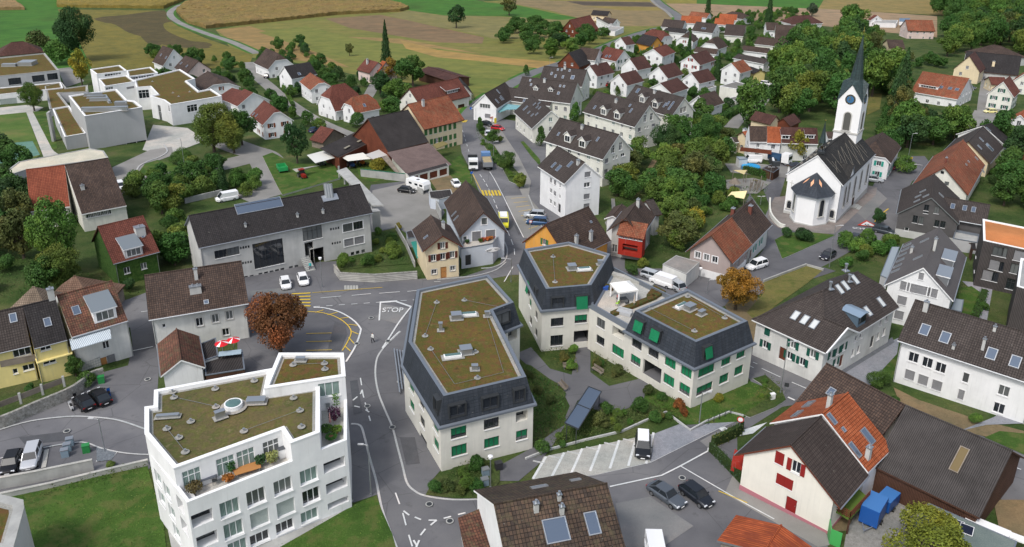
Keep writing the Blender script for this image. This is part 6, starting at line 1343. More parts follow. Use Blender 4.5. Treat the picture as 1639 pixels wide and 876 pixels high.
for i,f in enumerate(fs):
 if i in(1,2,3)or len(fs)<4:
  m_=(f[0]+f[1])/2;nrm=(f[1]-f[0]).cross(f[2]-f[0]).normalized();nrm=nrm if nrm.z>0 else-nrm
  e_=(f[1]-f[0]).normalized();c0=m_.lerp(apx,.55)+nrm*.03;s_=(apx-m_).normalized()
  b.face([c0-s_*1.05,c0+e_*.33,c0+s_*1.05,c0-e_*.33])
b.build('diamond_inlays',COPL,ar)
for i in(1,3):
 a_,c_=apoly[i],apoly[i+1];dd=(c_-a_).normalized();oo=Vector((dd.y,-dd.x,0));oo=oo if oo.dot(go)>0 else-oo;m_=(a_+c_)/2;m_.z=z0+2.7;arched(CR,m_+oo*.02,dd,oo,1.05,3.7)
for u,v_ in((116,680),(466,772)):
 s_,z_=hit(*Z('N4',(u,v_)),ga,gb2);c=ga+gd*s_;c.z=z0+1.6;arched(CR,c+go*.02,gd,go,.85,1.7)
for u,v_ in((140,490),(492,572)):
 s_,z_=hit(*Z('N4',(u,v_)),ga,gb2);c=ga+gd*s_;c.z=z_;b=MB();b.box(c+go*.03,(gd,go,up),.1,.05,1.8);b.box(c+go*.031+up*.3,(gd,go,up),.95,.05,.1);b.build('wall_cross',TRIMS,CR)
b=MB();lines=[((425,275),(515,375)),((470,300),(545,395)),((515,395),(500,300)),((470,240),(560,355)),((560,355),(520,210)),((520,210),(620,385)),((620,385),(545,180)),((545,180),(660,360)),((660,360),(580,150)),((580,150),(705,330)),((705,330),(610,130)),((610,130),(740,300)),((740,300),(650,130)),((650,130),(770,270)),((625,120),(700,220)),((680,130),(760,235))]
for a_,c_ in lines:
 A_,nn,sl=N['on_roof'](a_);B_,_,_=N['on_roof'](c_);b.box((A_+B_)/2+nn*.02,((B_-A_).normalized(),nn.cross((B_-A_).normalized()),nn),(B_-A_).length,.07,.03)
b.build('pale_slate_pattern',mat('pale_slate',(.22,.20,.165),.8),N['roof'])
b=MB()
for k in range(26):
 x=N['L']*(.12+.7*k/26);y=-N['w']*random.uniform(.15,.9);c=N['pt'](x,y,N['zr']-abs(y)*N['t']+.04);b.box(c,(d_,n_e,up),1.6,.25,.03)
b.build('pale_slate_pattern',mat('pale_slate',(.36,.32,.25),.8),N['roof'])
c=N['pt'](6.6,N['w']-.3,N['ze']);b=MB();gw=2.1
b.face([c-d_*gw-up*1+n_e*.12,c+d_*gw-up*1+n_e*.12,c+d_*gw+n_e*.12,c+up*2.6+n_e*.12,c-d_*gw+n_e*.12]);b.build('side_gable',CHURCHW,CR)
b=MB();pk=c+up*2.75+n_e*.35;bk=pk-n_e*(2.75/N['t']+.4)
for s_ in(-1,1):thick(b,[[c+d_*s_*(gw+.2)+n_e*.35-up*.1,pk,bk,c+d_*s_*(gw+.2)-n_e*.1-up*.1]],.1)
b.build('side_gable_roof',[NS,COPING],CR)
c=N['pt'](2.2,0,N['zr']);b=MB()
for i in(-1,1):
 for j in(-1,1):b.bar(c+Vector((i*.45,j*.45,-.4)),c+Vector((i*.45,j*.45,2.2)),.14)
b.box(c+up*.1,0,1.3,1.3,.5);b.box(c+up*2.2,0,1.2,1.2,.15);tu=b.build('ridge_turret',METALD,CR);b=MB();b.tube(c+up*2.25,c+up*6.6,.75,.05,8);b.tube(c+up*6.5,c+up*7.4,.04,n=6);b.tube(c+up*7.0,c+up*7.2,.13,n=8,m=1);b.build('spirelet',[COPPER,mat('gilt',(.6,.45,.12),.3,.9)],tu)
b=MB();b.tube(c+up*.9,c+up*1.5,.16,.36,10);b.build('bell',mat('bronze',(.16,.11,.05),.4,.8),tu)
best=None
for i in range(0,160):
 x=N['L']-8+i*.1;c=N['pt'](x,0,0)
 for zz in range(200,520,2):
  u,v_=pj((c.x,c.y,z0+zz/10));e_=abs(v_-55)+abs(u-1382.5)
  if best is None or e_<best[0]:best=(e_,x,zz/10)
DIAG.append('tower %s L=%.1f'%(best,N['L']))
TX,TH_=best[1],best[2];tc=N['pt'](TX,0,0)
def at_y(px_y):
 return min(((pj((tc.x,tc.y,z0+k/20))[1]-px_y)**2,k/20)for k in range(0,1000))[1]
tw=2.6;hg=at_y(158);hb=at_y(208);DIAG.append('tower gable base %.1f band %.1f tip %.1f'%(hg,hb,TH_))
cs=[tc+d_*i*tw+n_e*j*tw for i,j in((-1,-1),(1,-1),(1,1),(-1,1))];cs=ccw(cs)
b=MB();b.prism([(x.x,x.y)for x in cs],z0-2,z0+hg)
ghh=3.6
for i in range(4):
 a_,c_=Vector((cs[i].x,cs[i].y,z0+hg)),Vector((cs[(i+1)%4].x,cs[(i+1)%4].y,z0+hg));b.face([a_,c_,(a_+c_)/2+up*ghh])
b.build('tower_wall',CHURCHW,CR)
for hh_ in(hb,hb-7):
 b=MB();sc_=inset(cs,-.18);b.prism([(x.x,x.y)for x in sc_],z0+hh_-.2,z0+hh_+.2,bottom=True);b.build('string_course',TRIMS,CR)
b=MB();zt_=z0+hg;ce=inset(cs,-.22);top=z0+TH_
sp_r=1.45;sp_z=zt_+ghh+1.0
ring8=[Vector((tc.x,tc.y,sp_z))+(d_*math.cos(a)+n_e*math.sin(a))*sp_r for a in[math.pi/4*k for k in range(8)]]
fs=[]
for i in range(4):
 a_,c_=Vector((ce[i].x,ce[i].y,zt_-.2)),Vector((ce[(i+1)%4].x,ce[(i+1)%4].y,zt_-.2));m_=(a_+c_)/2+up*(ghh+.35);
 inn=Vector((tc.x,tc.y,m_.z+1.2))
 mid_dir=(m_-Vector((tc.x,tc.y,m_.z))).normalized();ra=Vector((tc.x,tc.y,sp_z))+mid_dir*sp_r
 ca=(a_-Vector((tc.x,tc.y,a_.z))).normalized();cc_=(c_-Vector((tc.x,tc.y,c_.z))).normalized()
 r0,r1=Vector((tc.x,tc.y,sp_z))+ca*sp_r,Vector((tc.x,tc.y,sp_z))+cc_*sp_r
 fs+=[[a_,m_,ra,r0],[m_,c_,r1,ra]]
for f in fs:b.face(f)
tip=Vector((tc.x,tc.y,top));
rr=sorted(ring8,key=lambda v:math.atan2(v.y-tc.y,v.x-tc.x))
base8=[]
for i in range(4):
 a_=(Vector((ce[i].x,ce[i].y,0))-Vector((tc.x,tc.y,0))).normalized();m_=((Vector((ce[i].x,ce[i].y,0))+Vector((ce[(i+1)%4].x,ce[(i+1)%4].y,0)))/2-Vector((tc.x,tc.y,0))).normalized()
 base8+=[Vector((tc.x,tc.y,sp_z))+a_*sp_r,Vector((tc.x,tc.y,sp_z))+m_*sp_r]
for i in range(8):b.face([base8[i],base8[(i+1)%8],tip])
b.build('spire',COPPER,CR)
b=MB();b.tube(tip,tip+up*1.6,.05,n=6);
for k in range(6):b.tube(tip+up*(.6+k*.02),tip+up*(.62+k*.02),.22,n=10)
b.build('spire_finial',mat('gilt',(.6,.45,.12),.3,.9),CR)
for i in range(4):
 a_,c_=Vector((cs[i].x,cs[i].y,0)),Vector((cs[(i+1)%4].x,cs[(i+1)%4].y,0));m_=(a_+c_)/2;o_=(m_-Vector((tc.x,tc.y,0))).normalized();e_=(c_-a_).normalized()
 if o_.dot(Vector((-m_.x,-m_.y,0)))<0:continue
 c=m_+up*(z0+hg+.3);cr=MB();
 def disc(r,k,m):cr.face([c+o_*k+e_*math.cos(t)*r+up*math.sin(t)*r for t in[2*math.pi*j/32 for j in range(32)]],m)
 disc(1.15,.06,0);disc(.8,.09,1)
 for j in range(12):t=math.pi/6*j;x_=e_*math.cos(t)+up*math.sin(t);cr.box(c+o_*.1+x_*.97,(x_,o_,x_.cross(o_)),.26,.03,.1,2)
 ck=cr.build('clock_face',[METALD,mat('clock_blue',(.04,.14,.28),.5),mat('gilt',(.6,.45,.12),.3,.9)],CR)
 cr=MB();
 for t,l_ in((R(105),.75),(R(200),.5)):x_=e_*math.cos(t)+up*math.sin(t);cr.box(c+o_*.14+x_*l_/2,(x_,o_,x_.cross(o_)),l_,.03,.12)
 cr.build('clock_hands',mat('gilt',(.6,.45,.12),.3,.9),ck)
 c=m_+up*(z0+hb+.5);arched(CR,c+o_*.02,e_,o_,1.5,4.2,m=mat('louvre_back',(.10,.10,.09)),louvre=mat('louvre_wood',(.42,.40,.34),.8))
lowwall('churchyard_wall',[(1232,322),(1233,345),(1246,362),(1256,366)],.9,.35,CREAMW,label='curved pale wall at the corner of the church forecourt',cat='wall',smooth=4)
lowwall('churchyard_wall',[(1222,452),(1290,426),(1318,434)],.5,.25,CONC,label='low pale edging wall along the dry lawn beside the church road',cat='wall')
house('chapel_wing','dark roofed sacristy on the left flank of the church','annex','N4',(115,330),(185,300),(75,375),3.6,22,wallm=CHURCHW,roof=SLATE,auto='',gut=False)
# ---------------- background houses ----------------
ROOFS=dict(dr=R_DRED,r=R_RED,o=R_OLDOR,oo=R_ORANGE,b=R_BROWN2,bb=R_BROWN,k=R_DARK,gr=R_GREY)
WL=dict(w=WHITE,c=CREAMW,y=YELLOW,cr=CREAM,p=PINK,g=GREYW,o=ORANGE,wd=WOODR,w2=WHITE2)
EST='houses of the new estate'
T_=[('E1',(990,88),(1120,72),(1085,198),5.6,36,(0,0),'w','dr','white estate house with dark red roof and small red porch, nearest the field road',{}),('E1',(1045,270),(795,215),(945,432),4.6,40,(0,0),'w','r','estate house with bright red roof, two skylights and green shutters',dict(kinds=('w+sg',),sky=[(795,352,.9,1.2),(843,355,.9,1.2)])),('E1',(1115,382),(1320,342),(1232,552),4.4,40,(0,0),'w','dr','white estate house with dark red roof, right of the bright red roof',{}),('E1',(555,482),(800,427),(665,642),5.,40,(0,0),'w','dr','white estate house with dark red roof and red car before its garage',dict(chim=[(670,470,.6,.8)])),('E1',(965,602),(1205,542),(1080,768),4.6,40,(0,0),'w','dr','white estate house with dark red roof and small trees at its door, behind the apartments',{}),('E1',(262,302),(440,240),(400,515),3.4,40,(0,0),'wd','k','dark timber barn house with charcoal roof at the estate entrance',{}),('E1',(705,252),(440,225),(640,415),4.8,38,(0,0),'w','b','white gabled house with brown roof joined to the dark timber barn',{}),('q02',(898,312),(982,282),(968,362),5.4,36,(0,0),'w','r','white two storey estate house with red brown striped roof, left of the middle lane',{}),('E2',(25,292),(185,250),(120,414),4.6,40,(0,0),'w','dr','white estate house with plain dark red roof in the second row',{}),('E2',(38,457),(215,402),(203,552),4.4,40,(0,0),'w','dr','low white estate house with dark red roof just behind the last apartment block',{}),('E2',(345,178),(505,128),(438,283),5.4,36,(0,0),'w','dr','white estate house with red brown roof and red window shutters',dict(kinds=('w+sr',))),('E2',(350,352),(520,312),(435,466),5.,40,(0,0),'w','dr','white estate house with dark red roof and flat grey carport',{}),('E2',(427,582),(590,532),(520,712),5.,40,(0,0),'w','b','white estate house with brown roof at the corner of the long curved hedge',{}),('E2',(752,256),(872,222),(842,362),5.4,36,(0,0),'w','o','white estate house with orange brown roof and orange porch roofs',{}),('E2',(628,118),(400,92),(585,170),4.4,36,(0,0),'w','b','white gabled house with brown roof behind the red shuttered estate house',{}),('E3',(905,500),(975,478),(1000,645),4.2,40,(.5,.5),'w','b','white house with brown half hipped roof beside the blue green conifer',{}),('E3',(560,435),(600,412),(672,550),4.2,40,(.5,.5),'w','b','white half hipped house with red shutters beside the dark conifer',dict(kinds=('w+sr',))),('E3',(185,487),(-10,445),(112,612),4.6,40,(0,0),'o','k','ochre yellow gabled house with charcoal roof at the estate lane',{}),('E3',(270,410),(110,382),(225,542),4.2,36,(.5,.5),'w','r','white house with rounded red brown hipped roof',{}),('E3',(550,276),(268,252),(520,380),4.6,38,(0,0),'w','bb','large white house with brown roof close to the field road bend',{}),('E3',(552,385),(325,360),(500,440),4.,32,(.4,.4),'w','k','low house with dark hipped roof between the brown roofs',{}),('E3',(768,218),(500,205),(690,312),4.4,36,(0,0),'w','oo','white house with bright orange roof and dark red door',{}),('E3',(868,178),(628,152),(835,240),4.,32,(0,0),'w','o','farthest red orange roofed house beside the tall dark conifer',{}),('E3',(967,318),(692,286),(925,442),4.6,38,(0,0),'w','bb','white house with brown roof and dark dormer, in the row beyond the orange house',dict(sky=[(790,375,2.4,1.2)])),('E3',(1195,252),(942,237),(1160,335),4.4,36,(0,0),'w','oo','white house with bright orange roof behind the plain brown roof',{}),('E3',(1346,332),(1082,316),(1290,478),4.4,38,(0,0),'c','bb','cream house with plain brown roof and two small windows',{}),('E3',(1232,192),(1000,180),(1225,240),3.6,32,(0,0),'w','oo','farthest bright orange roof behind two round shrubs',{}),('E3',(1300,170),(1160,150),(1350,222),3.6,30,(.8,.8),'w','b','far house with dusty brown hipped roof',{}),('E8',(985,165),(730,152),(965,277),4.6,34,(0,0),'w','b','white house with brown roof and two small dormers near the wood',dict(sky=[(790,228,.6,.8),(843,230,.6,.8)])),('E8',(760,130),(602,125),(705,185),4.,30,(0,0),'w','b','white house with shallow brown roof left of the dormered house',{}),('E8',(1160,35),(960,45),(1225,145),4.,32,(.9,.9),'w','dr','wide far villa with dark red hipped roof',{}),('E8',(890,352),(500,310),(845,447),4.4,32,(0,0),'c','b','long cream house with dark brown roof beside the wood edge',{}),('E8',(655,462),(320,422),(600,522),4.4,30,(0,0),'w','b','white bungalow with dark brown roof and deep balcony',{}),('E8',(650,603),(250,528),(590,662),3.4,20,(0,0),'w','gr','white bungalow with shallow grey roof in front of the dark brown one',{}),('E2',(1048,325),(942,288),(985,368),3.4,24,(0,0),'y','k','small yellow house with black roof beside the white flat roofed villa',{}),('E8',(1080,245),(1000,240),(1060,300),2.6,22,(0,0),'wd','b','dark brown garage at the wood edge',{}),('q02',(365,128),(495,98),(405,222),3.4,34,(0,0),'wd','r','large timber barn with rusty red roof and orange gable at the field edge',{}),('q02',(620,148),(540,108),(620,150),4.,30,(.8,.8),'w','gr','white farmhouse with grey blue hipped roof next to the timber barn',{}),('q02',(668,122),(590,108),(650,155),4.,34,(0,0),'w','b','white gabled farmhouse with brown roof beyond the timber barn',{}),('q02',(622,72),(515,64),(600,102),3.6,32,(0,0),'cr','k','small ochre farmhouse with dark roof, farthest at the field',{}),('E6',(270,125),(175,85),(175,245),4.4,40,(.4,0),'w','b','white house with brown half hipped roof, farthest left on the estate street',{}),('E6',(312,226),(512,190),(355,330),4.6,40,(0,0),'w','k','white house with plain charcoal roof and one skylight',dict(sky=[(432,285,1.,1.2)])),('E6',(600,335),(518,275),(512,408),4.8,34,(.25,0),'w','o','white house with light orange brown roof and blue base',{}),('E6',(690,372),(790,355),(680,500),4.2,44,(.5,.5),'w','r','white house with rounded red brown hipped roof, middle of the street row',dict(sky=[(768,440,.8,1.1)])),('E6',(850,462),(965,440),(862,597),4.2,44,(.5,.5),'w','o','white house with orange brown hipped roof beside the dark barns',dict(sky=[(940,530,.8,1.1)])),('E6',(252,556),(157,490),(150,688),4.8,34,(.2,0),'w','r','white house with reddish roof and wooden brown shutters',dict(kinds=('w+cw','w+sw'),small=False,sky=[(78,598,.5,1.),(102,610,.5,1.)])),('E6',(75,430),(5,400),(215,492),4.8,26,(0,0),'w','r','white house with low red roof, partly behind the school trees',{}),('E6',(1050,193),(950,166),(985,282),4.2,38,(0,0),'p','r','pale pink house with dark red roof and tall chimney beside the big conifer',dict(chim=[(965,205,.8,1.8)])),('E6',(1110,190),(1080,180),(1060,320),3.,30,(0,0),'p','oo','orange roofed annex of the pale pink house',{}),('E7',(865,-5),(780,-35),(795,132),4.2,40,(0,0),'w','b','white gabled house with brown roof behind the school, leftmost of three',dict(sky=[(768,40,.7,1.1),(808,60,.7,1.1)])),('E7',(1060,85),(955,45),(975,180),4.4,38,(0,0),'p','b','pinkish white gabled house with brown roof behind the school',dict(sky=[(925,105,.7,1.1),(970,127,.7,1.1)])),('E7',(1215,225),(1130,165),(1065,305),4.,38,(.4,0),'w','b','white house with brown half hipped roof behind the school court',dict(kinds=('w+sw',))),('E7',(1420,330),(1320,295),(1270,400),4.,32,(0,0),'w','r','white house with rusty red roof beside the school trees',{}),('F5',(150,25),(70,32),(245,98),4.,34,(1,1),'g','dr','far left house with dusky red hipped roof behind the school',{}),('F2',(310,332),(540,336),(210,532),5.4,36,(0,0),'w','b','left end of the old terrace row with brown roof and long wooden balcony',dict(ovg=.02,zr=9.,zref=-7.2)),('F2',(540,336),(715,345),(545,548),5.4,36,(0,0),'w','oo','middle house of the old terrace row with bright orange roof',dict(ovg=.02,zr=9.,zref=-7.2)),('F2',(715,345),(1180,358),(735,552),5.4,36,(0,0),'w2','dr','right end of the old terrace row with dark red roof behind the yellow green tree',dict(ovg=.02,zr=9.,zref=-7.2,dorm=[(770,500,2.2,1.1,'s',None,R_DRED),(1082,495,2.4,1.1,'s',None,R_DRED)])),('F2',(662,205),(395,140),(632,330),4.6,36,(0,0),'cr','dr','old house with dark red roof and cream gable behind the terrace row',{}),('F2',(745,232),(880,170),(835,345),4.,38,(0,0),'wd','dr','timber barn with dark red roof right of the cream gable',{}),('F2',(225,405),(310,385),(190,525),4.4,34,(0,0),'cr','oo','small orange roofed wing with white chimney at the left end of the terrace row',dict(chim=[(250,455,1.,2.,-1,WHITE)])),('F2',(90,475),(150,472),(205,540),3.,24,(0,0),'c','gr','small cream shed with grey roof left of the terrace row',{}),('G4',(655,312),(690,265),(742,415),4.8,36,(.7,.7),'w','b','pale house with hipped brown roof and teal shutters behind the church',dict(kinds=('w+st',),small=False)),('G4',(450,262),(395,262),(440,300),4.,34,(0,0),'w','b','low brown roofed house left of the church tower',{}),('F1',(548,62),(335,58),(528,147),5.2,34,(0,0),'p','o','pink white house with rusty brown roof and red balconies beyond the wood',{}),('F1',(316,214),(190,210),(320,280),2.6,26,(0,0),'cr','b','low cottage with brown roof in the wood clearing',{}),('F1',(120,25),(95,18),(160,60),3.6,30,(0,0),'w','r','far white gabled house right of the spire tip',{}),('F1',(835,515),(470,460),(752,680),4.,30,(0,0),'w','o','long orange roofed house with row of skylights between the trees',dict(sky=[(613,583,1.2,1.2),(684,593,1.2,1.2),(738,601,1.2,1.2)],dorm=[(515,590,6.5,.9,'s',None,R_OLDOR)])),('F1',(836,338),(880,305),(916,475),5.6,38,(0,0),'cr','dr','yellow farmhouse with red brown gable roof against the big dark barn',dict(small=False)),('F1',(1243,342),(812,302),(1192,490),4.,36,(0,0),'g','k','big dark barn with charcoal roof and brick chimney, upper right',dict(chim=[(1020,415,1.,1.8,1,CREAM)])),('F1',(1090,265),(1020,250),(1175,330),4.,26,(.9,.9),'g','b','dusty brown hipped roof behind the big dark barn',{}),('F1',(1100,540),(1150,495),(1178,672),5.2,36,(0,0),'c','r','white gabled house with green shutters and parked yellow car',dict(kinds=('w+sg',),small=False)),('F1',(1260,480),(1300,440),(1150,550),4.,30,(0,0),'c','o','orange brown roofed house cut by the right edge above the yellow car',{}),('F1',(1110,505),(985,500),(1080,565),2.8,26,(0,0),'cr','r','small red brown roofed shed below the big dark barn',{}),('F7',(670,15),(700,-20),(512,96),4.6,32,(0,0),'w','oo','white house with wide orange roof at the right edge',dict(kinds=('w','w+st'),small=False,resw=.3)),('F7',(690,230),(740,225),(630,270),2.6,26,(0,0),'wd','oo','red timber hut at the right edge of the gardens',{}),]
for r_ in T_:
 zf,A_,B_,E_,ze_,pt_,hp,wl_,rf_,lb,ex=r_;ex=dict(ex);ex.pop('hipfix',0)
 if'dorm' in ex:ex['dorm']=[tuple(WL[wl_]if x is None else x for x in dm)for dm in ex['dorm']]
 house('house',lb,'house',zf,A_,B_,E_,ze_,pt_,hip=hp,wallm=WL[wl_],roof=ROOFS[rf_],gut=False,ov=.5,**ex)
q=lambda u,v_,h:PZ(*Z('F2',(u,v_)),g(P(*Z('F2',(400,760))).y)+h)
b=MB();a_,c_=q(200,605,3.9),q(600,645,3.9);dd=(c_-a_).normalized();nn=Vector((-dd.y,dd.x,0));nn=nn if nn.y>0 else-nn
b.box((a_+c_)/2-up*.5,(dd,nn,up),(c_-a_).length,.12,1.1);b.box((a_+c_)/2-up*1.+nn*.6,(dd,nn,up),(c_-a_).length,1.4,.12);tag(b.build('balcony',WOODR),'long red brown wooden balcony across the left end of the old terrace row','balcony')
# ---------------- flat white apartment row (seven blocks) ----------------
AP=dict(wallm=CREAMW,roof=R_GREY,gut=False,small=False,ov=.6,ovg=.35,fas=WCOPING)
AB='apartment houses of the cream white row'
def apt(lb,zf,A_,B_,E_,ze_,pt_,**k):
 kk=dict(AP);kk.update(k);return house('apartment_house',lb,'apartment house',zf,A_,B_,E_,ze_,pt_,group=AB,**kk)
apt('front apartment house of the cream row, four storeys, plain white gable with four windows','N1',(580,272),(280,95),(365,508),8.6,40,auto='',wallm=WHITE,sky=[(247,302,.7,1.4,-1),(300,335,1.,1.5,-1),(423,293,.9,1.5,-1)][:0]+[(247,302,.7,1.4),(300,335,1.,1.5),(423,293,.9,1.5)],chim=[(508,290,.7,.9)],wins=[('a',(611,400),1.5,1.2,'b'),('a',(604,513),1.5,1.1,'w'),('a',(601,638),1.5,1.2,'b'),('a',(600,742),1.5,1.2,'b'),('e',(214,462),1.1,1.1,'b'),('e',(257,487),1.1,1.1,'b'),('e',(214,577),1.1,1.1,'w'),('e',(256,605),1.1,1.1,'b'),('e',(212,692),1.1,1.1,'w'),('e',(254,720),1.1,1.1,'w'),('e',(310,520),.6,1.,'w'),('e',(308,640),.6,1.,'w'),('e',(305,765),1.1,2.,'D')])
D2=lambda*p:[(u,v_,2.1,1.9,'g',CREAMW,R_GREY)for u,v_ in p]
apt('second apartment house of the cream row with two gabled dormers and big gable windows','M3',(600,405),(265,310),(507,545),7.6,42,dorm=D2((308,448),(390,478)),chim=[(392,370,.7,.8)],sky=[(260,403,.5,1.),(480,432,.5,1.2)],auto='efb',wins=[('a',(565,487),1.2,2.,'w'),('a',(608,470),1.2,2.,'w'),('a',(565,440),1.,.7,'w'),('a',(529,553),1.3,1.2,'b'),('a',(620,519),1.5,.8,'w'),('a',(616,575),1.5,.8,'w'),('a',(526,612),1.3,1.2,'b'),('a',(568,535),.5,.8,'w'),('a',(585,530),.5,.8,'w')])
apt('third apartment house of the cream row, two gabled dormers, lawn at its gable','E5',(740,262),(170,110),(585,500),7.6,42,dorm=D2((240,365),(385,410)),chim=[(380,225,.8,.8)],sky=[(150,285,.6,1.2),(530,265,.5,.9),(540,320,.5,1.4)],auto='efb',wins=[('a',(692,405),1.2,2.,'w'),('a',(762,385),1.2,2.,'w'),('a',(700,345),1.,.7,'w'),('a',(765,325),.9,.7,'w'),('a',(630,525),1.3,1.2,'b'),('a',(693,502),.5,.8,'w'),('a',(722,495),.5,.8,'w'),('a',(783,475),1.5,.8,'b'),('a',(623,625),1.3,1.2,'w'),('a',(686,602),.5,.8,'w'),('a',(715,594),.5,.8,'w'),('a',(615,722),1.3,1.2,'w'),('a',(680,700),.5,.8,'w'),('a',(708,692),.5,.8,'w'),('a',(775,570),1.5,.8,'w')])
apt('rear apartment house of the cream row, long skylit brown roof nearest the curved hedge','E5',(1120,180),(590,40),(985,390),7.4,42,dorm=D2((655,230),(795,290)),chim=[(795,125,.8,.8)],sky=[(615,105,1.,1.6),(905,260,.5,1.6),(940,245,.5,1.6),(957,290,.6,1.4),(990,243,.6,1.4)],auto='efb',wins=[('a',(1085,318),1.2,1.8,'w'),('a',(1120,305),1.2,1.8,'w'),('a',(1127,240),1.,1.4,'w'),('a',(1018,415),1.3,1.2,'b'),('a',(1074,398),.5,.8,'w'),('a',(1098,390),.5,.8,'w'),('a',(1150,375),1.5,1.,'b'),('a',(1064,495),.5,.8,'w'),('a',(1091,484),.5,.8,'w'),('a',(1141,463),1.5,.8,'w')])
apt('small end house of the cream row with steep skylight dotted roof by the paved square','E4',(820,637),(592,455),(588,845),4.8,42,small=False,sky=[(520,610,.8,1.8),(625,563,.5,1.),(680,552,.5,1.),(658,595,.5,1.),(686,608,.5,1.),(560,660,.5,1.),(600,690,.5,1.),(652,680,.5,1.)])
apt('low brown roofed shop wing of the apartment row behind the steep skylight roof','E4',(872,436),(285,362),(840,590),4.6,36,sky=[(522,462,.6,1.2),(505,520,.6,1.2),(660,475,.8,.8)])
apt('middle apartment house of the upper row with long brown roof and balconied gable','E4',(1130,315),(480,240),(1055,557),6.4,42,chim=[(742,300,.8,1.)],sky=[(575,285,.5,.8),(585,335,.5,.8),(925,350,.5,.8),(970,355,.5,.8),(905,435,.7,1.)],dorm=[(638,400,1.6,.9,'g',CREAMW,R_GREY),(812,415,1.6,.9,'g',CREAMW,R_GREY)])
apt('farthest apartment house of the upper row, brown roof dotted with vents, near the estate','E4',(1240,163),(735,115),(1178,362),6.4,42,chim=[(980,145,.8,.8)],sky=[(825,205,.6,1.2),(870,235,.6,1.2),(957,245,.6,1.2),(1070,250,1.2,1.6),(945,160,.5,1.),(1035,170,.5,1.),(898,160,.5,.8)])
GS=house('filling_station','white gabled filling station building with brown roof and glass canopy','filling station','F3',(790,356),(985,245),(900,497),4.8,42,ov=.4,wallm=WHITE,roof=R_BROWN,auto='',small=False,gut=False,sky=[(918,332,.5,1.6),(955,390,.6,1.6),(945,400,.6,1.2),(908,422,.6,1.6)],wins=[('a',(795,468),3.6,1.4,'w'),('a',(820,560),2.,1.4,'b')])
slab_quad('glass_canopy','F3',[(895,500),(1000,448),(1130,460),(1105,495),(1000,500),(930,528)],[3.5,4.,4.,3.5,3.5,3.2],.12,mat('turquoise_glass',(.20,.42,.44),.15,.2),'turquoise glass canopy over the pumps of the filling station','canopy')
for k,(u,v_,c_,w_,h_)in enumerate(((792,527,(.75,.6,.04),1.6,.9),(855,535,(.75,.35,.05),1.4,.6),(858,575,(.6,.25,.2),1.,.6),(893,602,(.8,.65,.03),.8,1.6))):
 pc=P(*Z('F3',(u,v_)),1.5);b=MB();b.box(pc,.7,w_,.12,h_);b.bar(pc-up*1.5+Vector((0,.2,0)),pc+Vector((0,.2,0)),.08)
 tag(b.build('advertising_board',mat('board_%d'%k,c_,.5)),['yellow board on the filling station front','orange and yellow board right of the yellow one','reddish board below the orange one at the filling station','tall yellow stand beside the filling station canopy'][k],'advertising board')
flat('villa','white cubic villa with flat grey roof in the estate behind the curved hedge','villa','E2',[(640,487),(800,440),(970,485),(835,520)],5.6,CREAMW,ground('grey_gravel_roof',[(.17,.16,.145),(.21,.2,.185)],.4),WCOPING,.2,.1,auto=(2,3),small=True)
flat('garage','flat roofed concrete garage below the cubic villa','garage','E2',[(740,605),(795,590),(865,620),(800,640)],2.8,CREAMW,ground('grey_gravel_roof',[(.17,.16,.145),(.21,.2,.185)],.4),WCOPING,.15,.1)
flat('carport','grey flat carport of the white estate house, blue pool beside it','carport','E2',[(430,505),(530,468),(605,490),(500,520)],2.8,WHITE,ground('grey_gravel_roof',[(.17,.16,.145),(.21,.2,.185)],.4),WCOPING,.15,.1)
flat('farm_garage','low flat roofed white garage with dark openings by the field farm','garage','q02',[(555,190),(620,168),(712,172),(655,202)],2.8,WHITE,ground('pale_flat_roof',[(.30,.29,.27),(.36,.35,.33)],.4),WCOPING,.2,.1,wins=((3,(595,212),5.,2.,'d'),(0,(595,212),5.,2.,'d')))
flat('farm_office','low white and pale roofed farm buildings right of the spire','house','F1',[(75,58),(280,60),(265,85),(100,80)],3.4,WHITE,ground('pale_flat_roof',[(.30,.29,.27),(.36,.35,.33)],.4),WCOPING,.2,.1)
flat('shed','blue roofed shed beside the rusty roofed pink house','shed','F1',[(290,45),(375,45),(365,75),(290,70)],3.,WHITE,mat('blue_sheet_roof',(.10,.16,.24),.5),COPING,.2,.1)
flat('shed','small white shed with grey roof beside the white van','shed','F2',[(150,722),(245,722),(295,748),(185,762)],2.5,WHITE2,mat('zinc_roof',(.3,.3,.3)),COPING,.1,.05)
flat('shed','dark brown garden shelter with sloping roof beside the blue pool','shed','F2',[(480,870),(600,815),(700,870),(620,925)],2.3,WOODD,tiles('dark_shed_roof',(.06,.045,.04),(.08,.06,.05)),COPING,.1,.05)
# ---------------- school ----------------
WG=dict(small=False)
s1=flat('school_block','large windowless grey school block with ducts on its mossy roof','school','E7',[(48,357),(172,515),(620,445),(560,395),(500,388),(422,305),(330,318),(200,335)],10.6,SCHOOLG,MOSS,WCOPING,.4,.35,wins=((1,(380,772),2.6,1.5,'d'),(1,(460,757),2.6,1.5,'d'),(1,(540,741),2.6,1.5,'d'),(1,(620,727),2.6,1.5,'d')),small=False)
s2=flat('school_building','white school building with mossy flat roof and glazed stair tower','school','E7',[(560,235),(575,292),(682,283),(740,345),(680,358),(790,390),(840,426),(1240,358),(1155,302),(1062,320),(965,240),(1032,223),(915,150)],8.2,WHITE,MOSS,WCOPING,.4,.35,small=False,wins=((6,(890,475),3.4,2.2,'w'),(6,(1012,455),3.2,2.2,'w'),(5,(830,460),1.6,2.,'w'),(4,(762,510),1.6,6.5,'w'),(2,(635,345),3.2,2.8,'w'),(1,(635,345),3.2,2.8,'w'),(2,(655,430),1.6,2.6,'w'),(6,(885,585),3.6,2.2,'o')))
